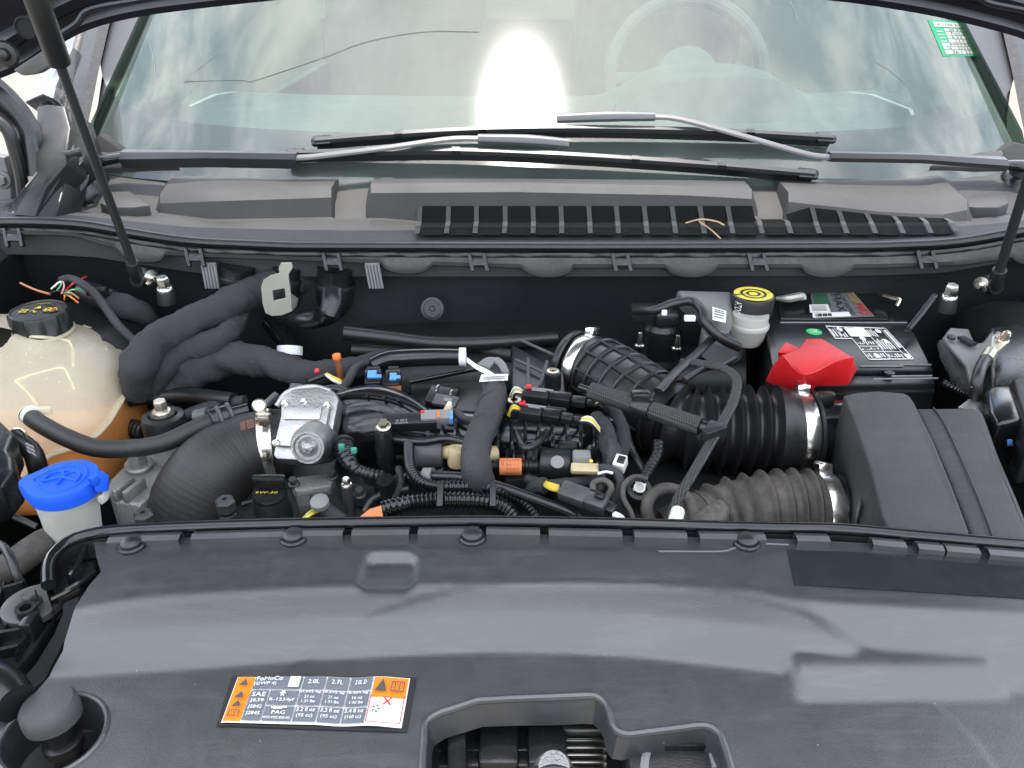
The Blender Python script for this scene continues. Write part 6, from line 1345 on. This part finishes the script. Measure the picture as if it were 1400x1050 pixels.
m = MB(); m.lathe(PZ(1138, 697, -.125), Vector((1, 0, 0)), [(50 * k, 0), (53 * k, .001), (53 * k, .004), (48 * k, .006), (46 * k, .08)], 40); m.build('neck', 'gloss_plastic', lb)
m = MB(); q = [PZ(x, y, -.05) for x, y in ((925, 722), (960, 690), (985, 676), (1000, 690), (985, 725))]; m.prism(q, Vector((0, 0, -.04)), bev=.006, seg=3); m.build('inlet_block', 'dusty_rubber', lb)
t = MB(); t.cyl(PZ(922, 716, -.03), PZ(927, 698, -.028), .006, n=12, bev=.001); tag(t.build('pink_plug', 'white_wire'), 'tiny white and pink plug at the end of the braided loom', 'plug')

# ---- air box
ab = thing('air_box', 'dark grey angular plastic air filter box', 'air box', PZ(1270, 700, -.25))
def facet(poly, d0, depth, name, matn, bev=.004, slope=None):
    q = [PZ(x, y, d0 if slope is None else slope(x, y)) for x, y in poly]; m = MB(); m.prism(q, Vector((0, 0, -depth)), bev=bev, seg=3); return m.build(name, matn, ab)
def fs(a, b): return lambda x, y: a + (b - a) * (y - 535) / 200
facet([(1153, 540), (1172, 536), (1200, 534), (1236, 537), (1244, 541), (1250, 550), (1275, 600), (1300, 660), (1326, 728), (1322, 731), (1262, 726), (1214, 720), (1206, 705), (1190, 640), (1170, 580)], 0, .10, 'lid', 'airbox_plastic', .0022, fs(-.012, -.035))
facet([(1249, 557), (1330, 556), (1345, 562), (1352, 580), (1366, 620), (1392, 680), (1416, 738), (1400, 742), (1328, 734), (1290, 640), (1258, 570)], 0, .12, 'lid_side', 'airbox_plastic', .005, fs(-.019, -.042))
m = MB(); m.tube([PZ(x, y, fs(-.019, -.042)(x, y) + .001) for x, y in ((1276, 557), (1292, 580), (1320, 640), (1345, 700), (1358, 735))], .0008, n=8); m.build('ridge', 'airbox_plastic', ab)
m = MB(); q = [PZ(x, y, -.12) for x, y in ((1180, 600), (1195, 560), (1330, 570), (1400, 735), (1230, 735), (1195, 690))]; m.prism(q, Vector((0, 0, -.12)), bev=.005); m.build('base', 'black_plastic', ab)
m = MB(); m.prism([PZ(x, y, -.065) for x, y in ((1178, 640), (1190, 645), (1205, 700), (1196, 702), (1184, 690), (1176, 690))], Vector((0, 0, -.08)), bev=.002); m.build('lip', 'black_plastic', ab)

# ---- battery
bt = thing('battery', 'black car battery with silver label and white warning print', 'battery', PZ(1160, 540, -.28))
BL, BR, FR, FL = PZ(1040, 398, -.05), PZ(1222, 400, -.05), PZ(1284, 522, -.05), PZ(1060, 526, -.05)
def bq(u, v, z=0): return FL.lerp(FR, u).lerp(BL.lerp(BR, u), v) + Vector((0, 0, z))
m = MB(); m.prism([bq(0, 0, -.012), bq(1, 0, -.012), bq(1, 1, -.012), bq(0, 1, -.012)], Vector((0, 0, -.16)), bev=.004); m.build('case', 'battery_plastic', bt)
m = MB(); m.prism([bq(0, .13), bq(1, .10), bq(1, 1), bq(0, 1)], Vector((0, 0, -.012)), bev=.002); m.build('lid', 'battery_plastic', bt)
m = MB(); m.prism([bq(.10, .62, .004), bq(.86, .62, .004), bq(.86, .99, .004), bq(.10, .99, .004)], Vector((0, 0, -.006)), bev=.002); m.build('raised_lid', 'battery_plastic', bt)
m = MB(); m.prism([bq(.05, .02, -.005), bq(.99, .02, -.005), bq(.99, .095, -.005), bq(.05, .11, -.005)], Vector((0, 0, -.01)), bev=.002); m.build('front_ledge', 'black_plastic', bt)
for a, b in (((.55, .145), (.82, .14)), ((.80, .155), (1.0, .15)), ((.72, .05), (.97, .048)), ((.60, .028), (1.0, .025)), ((.10, .60), (.98, .60))):
    m = MB(); m.cyl(bq(*a, .001), bq(*b, .001), .0011, n=6); m.build('edge_line', 'grey_plastic', bt)
m = MB(); m.lathe(bq(.72, .085), (0, 0, 1), [(.006, -.002), (.006, .001), (.004, .0015), (0, .001)], 16); m.build('vent_plug', 'black_plastic', bt)
def pxq(c4, d_, lift): return quadfn(*[PZ(x, y, d_) for x, y in c4], lift=lift)
# silver brand label
sl = [(1109, 434), (1195, 434), (1167, 401), (1107, 401)]; sl = [(1113, 436), (1196, 433), (1167, 400), (1108, 400)]
lf = lambda l: pxq(sl, -.044, l)
m = MB(); patch(m, (0, 0, 1, 1), lf(.0002)); s1 = m.build('silver_label', 'silver_label', bt, smooth=0)
m = MB(); patch(m, (.04, .45, .36, .98), lf(.0008)); m.build('green_field', 'dark_green_print', s1, smooth=0)
m = MB(); patch(m, (-.02, .03, .62, .20), lf(.0008)); patch(m, (-.06, .20, .30, .50), lf(.0011)); m.build('white_field', 'white_print', s1, smooth=0)
rot = lambda f: (lambda u, v: f(v, 1 - u))
m = MB(); f = lf(.0014)
for i in range(9): patch(m, (.03 + .03 * i, .05, .045 + .03 * i + .008 * (i % 3), .15), f)
for i in range(5): patch(m, (-.02, .25 + i * .045, .25, .265 + i * .045), f)
text_on(m, '48H6', (.08, .44, .92, .60), rot(f)) if False else text_on(m, 'MAX', (.10, .45, .80, .60), rot(f)); text_on(m, 'AGM TESTED', (.05, .62, .95, .70), rot(f)); m.build('label_print', 'black_print', s1, smooth=0)
m = MB(); text_on(m, 'TOUGH', (.02, .80, .48, .98), rot(f)); m.build('gold_text', 'gold_print', s1, smooth=0)
m = MB(); text_on(m, 'MAX', (.52, .80, .98, .98), rot(f)); m.build('red_text', 'red_print', s1, smooth=0)
# warning print
wl = [(1186, 493), (1250, 492), (1210, 448), (1128, 446)]
def wfn(l):
    c_ = [PZ(x, y, -.05) for x, y in ((1164, 493), (1250, 492), (1210, 449), (1128, 446))]; return quadfn(*c_, lift=l)
wfp = wfn(.0009); m = MB()
for b in ((0, .97, 1, 1.0), (.985, 0, 1, 1), (.28, 0, 1, .025), (0, .62, .012, 1), (0, .60, .28, .625), (.28, 0, .292, .62), (.62, 0, .63, 1), (.90, .15, .908, 1), (.28, .22, .90, .235), (.28, .38, .62, .395), (.12, .62, .13, 1)): patch(m, b, wfp)
patch(m, (.29, .68, .62, .99), wfp); patch(m, (.93, .35, .97, .92), wfp)
random.seed(3)
for x0, x1, y0, y1 in ((.02, .11, .65, .95), (.14, .27, .65, .82), (.64, .78, .66, .95), (.64, .88, .27, .62), (.31, .60, .42, .56), (.31, .60, .26, .36), (.31, .60, .04, .18), (.64, .88, .04, .18)):
    n_ = max(2, int((x1 - x0) / .035))
    for i in range(n_): patch(m, (x0 + (x1 - x0) * i / n_, y0 + random.uniform(0, .05), x0 + (x1 - x0) * (i + .5) / n_, y1 - random.uniform(0, .08)), wfp)
for cx_, cy_ in ((.20, .9), (.46, .62), (.83, .88), (.80, .55), (.46, .12), (.94, .10)):
    n0 = 14; vs = [wfp(cx_, cy_)] + [wfp(cx_ + .045 * math.cos(6.283 * i / n0), cy_ + .07 * math.sin(6.283 * i / n0)) for i in range(n0)]; m.add(vs, [[0, 1 + i, 1 + (i + 1) % n0] for i in range(n0)])
m.build('warning_print', 'white_print', bt, smooth=0)
m = MB(); p = PZ(1113, 454, -.0495); k = K(p); m.lathe(p, (0, 0, 1), [(10.5 * k, 0), (10.5 * k, .0008), (0, .001)], 24); gd = m.build('green_dot', 'green_print', bt)
m = MB(); text_on(m, 'OK', (0, 0, 1, 1), lambda u, v: p + Vector(((u - .5) * 12 * k, (v - .5) * 11 * k, .0015))); m.build('dot_print', 'white_print', gd, smooth=0)
# red terminal cover
V = {n: PZ(*q) for n, q in dict(a=(1068, 486, 0), b=(1092, 477, .002), c=(1102, 463, .0), e=(1124, 463, 0), f=(1167, 489, -.006), g=(1143, 495, -.004), h=(1099, 513, -.004), A=(1047, 521, -.05), B=(1099, 546, -.06), C=(1116, 528, -.05), D=(1160, 526, -.045), D2=(1172, 505, -.05), E2=(1126, 482, -.05), C2=(1098, 482, -.05), A2=(1056, 500, -.05)).items()}
nm = list(V); ix = {n: i for i, n in enumerate(nm)}
m = polymesh([V[n] for n in nm], [[ix[n] for n in f] for f in ('a h g f e c b'.split(), 'a A B h'.split(), 'h B C'.split(), 'h C D f g'.split(), ['f', 'D', 'D2'], ['f', 'D2', 'E2', 'e'], ['e', 'E2', 'C2', 'c'], ['c', 'C2', 'b'], ['b', 'C2', 'A2', 'a'], ['a', 'A2', 'A'])], bev=.0016, seg=2)
rt = thing('terminal_cover', 'bright red plastic cap over the battery positive terminal', 'terminal cover', V['C'])
m.build('cap', 'red_plastic', rt, smooth=50)
m = polymesh([PZ(*q) for q in ((1063, 482, -.005), (1074, 467, -.003), (1094, 476, -.003), (1090, 484, -.006), (1064, 496, -.045), (1076, 478, -.045), (1097, 486, -.045), (1092, 494, -.045))], [[0, 1, 2, 3], [0, 4, 5, 1], [1, 5, 6, 2], [2, 6, 7, 3], [3, 7, 4, 0], [4, 7, 6, 5]], bev=.0012); m.build('side_flap', 'red_plastic', rt, smooth=50)
m = MB(); m.tube([V['a'].lerp(V['h'], .05) + Vector((0, 0, .001)), V['h'] + Vector((0, 0, .001)), V['g'] + Vector((0, 0, .001)), V['f'] + Vector((0, 0, .0005))], .0011, n=6, step=.003); m.build('edge_bead', 'red_plastic', rt)
t = MB(); t.tube(PT((1062, 408, -.035), (1078, 408, -.03), (1096, 405, -.03), (1100, 410, -.035)), [.003, .006, .006, .003], n=8); tag(t.build('hold_down_nut', 'bracket_metal'), 'small metal hold-down fitting behind the battery', 'fitting')
t = MB(); t.tube(PT((1208, 403, -.03), (1222, 408, -.03), (1230, 409, -.03), (1226, 418, -.04)), .0026, n=6); tag(t.build('hook_rod', 'zinc'), 'bent hold-down hook at the battery rear corner', 'hook')

# ---- brake fluid reservoir
bf = thing('brake_reservoir', 'white brake fluid reservoir with black and yellow cap', 'brake reservoir', PZ(1025, 470, -.1)); p = PZ(1030, 402, -.0); k = K(p)
m = MB(); m.lathe(p, (0, 0, 1), [(26 * k, -.026), (29 * k, -.025), (29 * k, -.004), (28 * k, -.001), (26 * k, 0), (0, 0)], 40); cp_ = m.build('cap', 'black_plastic', bf)
m = MB()
for r0, r1, gap in ((10, 14, .0), (18, 26, .35)):
    for a0 in (0.2, 3.4):
        pts0 = [p + Vector((r0 * k * math.cos(a), r0 * k * math.sin(a), .0006)) for a in [a0 + (3.0) * i / 20 for i in range(21)]]; pts1 = [p + Vector((r1 * k * math.cos(a), r1 * k * math.sin(a), .0006)) for a in [a0 + 3.0 * i / 20 for i in range(21)]]; m.loft([pts0, pts1])
m.lathe(p + Vector((0, 0, .0003)), (0, 0, 1), [(6 * k, 0), (6 * k, .0004), (0, .0004)], 20); m.build('cap_print', 'yellow_print', cp_, smooth=0)
m = MB(); f = lambda u, v: p + Vector((29.3 * k * math.sin(R(-75 + 40 * u)), -29.3 * k * math.cos(R(-75 + 40 * u)), -.023 + .02 * v)); text_on(m, 'DOT4', (.1, .2, .9, .8), lambda u, v: f(v, u)); m.build('side_print', 'white_print', cp_, smooth=0)
q = PZ(1025, 440, -.035); m = MB(); m.lathe(q, (0, 0, 1), [(18 * k, -.03), (22 * k, -.022), (24.5 * k, -.008), (26.5 * k, -.006), (26.5 * k, -.002), (24 * k, 0), (24 * k, .011)], 36); m.build('body', 'white_plastic', bf)
# ---- strut mount with two studs
sm = thing('top_mount', 'black strut top mount with two silver studs behind the air duct', 'strut mount', PZ(900, 490, -.16)); p = PZ(905, 448, -.06); k = K(p)
m = MB(); m.lathe(p - Vector((0, 0, .05)), (0, 0, 1), [(44 * k, 0), (42 * k, .008), (30 * k, .012), (28 * k, .03), (27 * k, .052), (22 * k, .058), (0, .060)], 36); m.build('housing', 'satin_plastic', sm)
m = MB(); m.box(p + Vector((-.015, .012, .016)), (.055, .03, .022), bev=.005); m.box(p + Vector((.004, -.004, .016)), (.03, .02, .016), bev=.003); m.build('upper_block', 'black_plastic', sm)
for x, y in ((874, 468), (925, 472)):
    c = PZ(x, y + 6, -.07); m = MB(); m.lathe(c, (0, 0, 1), [(6.5 * k, 0), (6.5 * k, .003), (4 * k, .004), (3.4 * k, .012), (2.6 * k, .020), (0, .021)], 14); m.build('stud', 'steel', sm)
hose('mount_lead', 'black lead with white clips arching over the strut mount', 'wire', [(868, 425, -.03), (895, 424, -.015), (920, 415, -.005), (945, 412, -.005), (960, 425, -.01), (964, 440, -.02), (985, 462, -.04), (1010, 475, -.06)], 6.5, 'rubber')
for x, y, w_ in ((943, 435, 14), (908, 427, 7)):
    t = MB(); t.box(PZ(x, y, -.015), (w_ * k, 7 * k, 7 * k), bev=.001); tag(t.build('lead_clip', 'white_print'), 'white clip on the strut mount lead, the wider one' if w_ > 10 else 'white clip on the strut mount lead, the smaller one', 'clip', 'white lead clips')
t = thing('booster_plate', 'grey brake booster panel with small white label', 'panel', PZ(965, 450, -.08)); m = MB(); q = [PZ(x, y, -.02 + .0004 * (430 - y)) for x, y in ((925, 396), (1000, 398), (1004, 440), (996, 456), (975, 450), (958, 425), (935, 412))]; m.prism(q, Vector((0, .01, -.02)), bev=.004, seg=3); m.build('panel', 'grey_paint', t)
fn = quadfn(PZ(974, 440, -.018), PZ(992, 444, -.018), PZ(993, 428, -.012), (PZ(974, 422, -.012)), .003); m = MB(); patch(m, (0, 0, 1, 1), fn); l_ = m.build('label', 'white_print', t, smooth=0)
fn2 = quadfn(PZ(974, 440, -.018), PZ(992, 444, -.018), PZ(993, 428, -.012), (PZ(974, 422, -.012)), .0042); m = MB()
for v in (.2, .4, .6, .75): patch(m, (.12, v, .88, v + .08), fn2)
m.build('label_print', 'label_grey', l_, smooth=0)
t = MB(); p = PZ(990, 455, -.06); t.lathe(p, (0, -.2, 1), [(.03, -.03), (.03, 0), (.024, .006), (.012, .008), (.010, .016), (0, .017)], 24); tag(t.build('brake_boot', 'grey_plastic'), 'grey rounded master cylinder end below the booster panel', 'cylinder')

# ---- braided rod and loom
def braid_mat():
    m = bpy.data.materials.new('braid'); m.use_nodes = True; nt = m.node_tree; N = nt.nodes; L = nt.links; b = N['Principled BSDF']
    gm = N.new('ShaderNodeNewGeometry'); w1 = N.new('ShaderNodeTexWave'); w2 = N.new('ShaderNodeTexWave')
    for w_, rz in ((w1, .5), (w2, -.9)):
        mp_ = N.new('ShaderNodeMapping'); mp_.inputs['Rotation'].default_value = (0, .4, rz); L.new(gm.outputs['Position'], mp_.inputs[0]); L.new(mp_.outputs[0], w_.inputs[0]); w_.inputs['Scale'].default_value = 130; w_.inputs['Distortion'].default_value = .6
    mu = N.new('ShaderNodeMath'); mu.operation = 'MAXIMUM'; L.new(w1.outputs[1], mu.inputs[0]); L.new(w2.outputs[1], mu.inputs[1])
    cr = N.new('ShaderNodeValToRGB'); cr.color_ramp.elements[0].color = (.010, .010, .010, 1); cr.color_ramp.elements[1].color = (.045, .044, .042, 1); cr.color_ramp.elements[0].position = .45; L.new(mu.outputs[0], cr.inputs[0]); L.new(cr.outputs[0], b.inputs[0])
    bp = N.new('ShaderNodeBump'); bp.inputs['Strength'].default_value = .8; bp.inputs['Distance'].default_value = .001; L.new(mu.outputs[0], bp.inputs['Height']); L.new(bp.outputs[0], b.inputs['Normal']); b.inputs['Roughness'].default_value = .6
    MATS['braid'] = m
braid_mat()
rod = thing('braided_hose', 'braided black hose with plastic clip lying across the air duct', 'hose', PZ(890, 570, -.03)); a, b = PZ(808, 534, -.018), PZ(958, 583, -.02); k = K(a)
m = MB(); m.tube([a, (a + b) / 2, b], 12 * k, n=20); m.build('braid', 'braid', rod)
d_ = (b - a); c = a + d_ * .49; m = MB(); m.cyl(c - d_.normalized() * .010, c + d_.normalized() * .010, 15.5 * k, n=20, bev=.003); m.box(c + Vector((-.002, .006, .012)), (.02, .014, .008), bev=.003); m.build('clip', 'satin_plastic', rod)
m = MB(); m.cyl(b - d_.normalized() * .006, b + d_.normalized() * .022, 9 * k, n=16, bev=.001); m.build('end_sleeve', 'satin_plastic', rod); m = MB(); m.cyl(a - d_.normalized() * .014, a, 5 * k, n=12); m.build('end_sleeve', 'satin_plastic', rod)
m = MB(); m.box(PZ(979, 590, -.018), (.018, .014, .016), rot=(R(10), 0, R(-30)), bev=.002); m.build('end_clip', 'black_plastic', rod)
lm = thing('braided_loom', 'black braided loom looping from the battery over the air duct', 'wiring loom', PZ(960, 650, -.1))
for dx, dy in ((0, 0), (3.4, 2.2), (6.8, 4.4)):
    m = MB(); m.tube([PZ(x + dx * fx, y + dy * fy, d_) for x, y, d_, fx, fy in ((930, 497, -.04, .3, -1), (955, 499, -.03, .3, -1), (985, 505, -.022, .6, -1), (1003, 520, -.016, 1, -.5), (1000, 545, -.012, 1, .5), (985, 575, -.012, 1, .5), (965, 610, -.014, 1, .3), (942, 650, -.022, 1, .2), (922, 685, -.035, 1, 0), (912, 725, -.06, 1, 0))], .0026, n=10); m.build('strand', 'braid', lm)
m = MB(); m.box(PZ(975, 592, -.008), (.024, .010, .014), rot=(R(10), 0, R(30)), bev=.002); m.build('band', 'black_plastic', lm)
hose('duct_lead', 'dusty flat lead rising from the air duct to the strut mount', 'wire', [(900, 535, -.03), (918, 515, -.03), (940, 495, -.035), (962, 475, -.045), (975, 462, -.05)], 7, 'rubber', flat=.6, wob=.2)
hose('duct_lead', 'thin black leads passing over the air duct ribs', 'wire', [(935, 520, -.03), (960, 505, -.03), (985, 500, -.04), (1005, 490, -.05)], 4, 'rubber')

# ---- far right: earth cable, bracket, boxes
br2 = thing('fender_bracket', 'black stamped fender bracket with slot beside the battery', 'bracket', PZ(1320, 500, -.06)); m = MB(); q = [PZ(x, y, -.015) for x, y in ((1290, 462), (1300, 448), (1325, 450), (1333, 470), (1345, 468), (1358, 452), (1362, 470), (1345, 500), (1330, 530), (1322, 500), (1300, 475))]; m.prism(q, Vector((0, .004, -.004)), bev=.0015); m.build('plate', 'grey_paint', br2)
m = MB(); m.box(PZ(1322, 466, -.011), (.010, .022, .004), rot=(0, 0, R(12)), bev=.001); m.build('slot', 'dark_void', br2)
m = MB(); m.lathe(PZ(1300, 462, -.012), (0, -.2, 1), [(.005, 0), (.005, .003), (0, .004)], 12); m.build('rivet', 'dark_steel', br2)
ec_ = thing('earth_cable', 'black earth cable with zinc lug bolted on the fender side', 'cable', PZ(1340, 530, -.05))
hose('cable', '', '', [(1352, 486, .0), (1342, 500, -.002), (1336, 520, -.01), (1333, 550, -.04)], 8, 'rubber', parent=ec_)
m = MB(); q = [PZ(x, y, .004) for x, y in ((1356, 460), (1364, 452), (1378, 458), (1376, 470), (1362, 482), (1356, 490), (1349, 486), (1355, 474))]; m.prism(q, Vector((0, 0, -.004)), bev=.001); m.build('lug', 'zinc', ec_)
m = MB(); hexbolt(m, PZ(1370, 465, .005), (.2, -.3, 1), .0055, .010, 1.4); m.lathe(PZ(1370, 465, .012), (.2, -.3, 1), [(.003, 0), (.003, .012), (0, .013)], 10); m.build('bolt', 'zinc', ec_)
m = MB(); a, b = PZ(1354, 482, .002), PZ(1348, 492, .0); m.cyl(a, b, .0075, n=14); m.build('crimp', 'zinc', ec_)
t = MB(); q = [PZ(x, y, -.02) for x, y in ((1352, 446), (1375, 442), (1440, 440), (1440, 530), (1356, 530), (1352, 500))]; t.prism(q, Vector((0, .02, -.06)), bev=.008, seg=3); tag(t.build('fender_apron', 'satin_plastic'), 'smooth black fender apron behind the earth cable', 'panel')
t = thing('fuse_box', 'black rounded fuse box lid behind the air box', 'fuse box', PZ(1380, 580, -.1)); m = MB(); q = [PZ(x, y, -.02) for x, y in ((1346, 534), (1352, 527), (1380, 525), (1392, 530), (1404, 560), (1402, 575), (1365, 578), (1352, 560))]; m.prism(q, Vector((0, 0, -.06)), bev=.008, seg=4); m.build('lid', 'gloss_plastic', t)
m = MB(); m.prism([PZ(x, y, -.012) for x, y in ((1384, 516), (1430, 505), (1440, 600), (1408, 605), (1398, 560))], Vector((0, 0, -.05)), bev=.005, seg=3); m.build('side_lid', 'black_plastic', t)
t = MB(); t.prism([PZ(x, y, -.035) for x, y in ((1310, 556), (1325, 545), (1338, 538), (1344, 548), (1345, 562), (1330, 560))], Vector((0, 0, -.01)), bev=.001); tag(t.build('foil_shield', 'cast_aluminium'), 'small bright foil shield behind the air box lid', 'shield')
t = thing('blue_clip', 'small blue clip on thin wires right of the air box', 'clip', PZ(1383, 606, -.06)); m = MB(); a, b = PZ(1377, 606, -.05), PZ(1382, 591, -.045); m.cyl(a, b, .0045, n=10, bev=.001); m.cyl(b, b + Vector((.006, 0, .001)), .004, n=10); m.build('body', 'light_blue', t)
m = MB(); m.tube(PT((1384, 592, -.046), (1395, 591, -.05), (1415, 590, -.06)), .0015, n=6); m.tube(PT((1383, 608, -.05), (1390, 616, -.06), (1400, 640, -.08)), .002, n=6); m.build('wire', 'rubber', t)
for pts, lb in ((((1241, 452, -.03), (1255, 435, -.02), (1268, 418, -.01), (1278, 405, .0)), 'thin corrugated lead slanting behind the battery'), (((1288, 522, -.045), (1302, 530, -.05), (1325, 540, -.06)), 'short corrugated lead at the battery front corner')):
    hose('corrugated_lead', lb, 'conduit', pts, 5.5, 'gloss_plastic', pitch=4.4, amp=.25, group='corrugated leads by the battery')
hose('fender_lead', 'taped lead running down beside the fender bracket', 'wiring loom', [(1290, 470, -.04), (1300, 490, -.045), (1315, 515, -.055), (1328, 540, -.07)], [8, 12, 12, 9], 'loom_tape', wob=.4, step=.004)
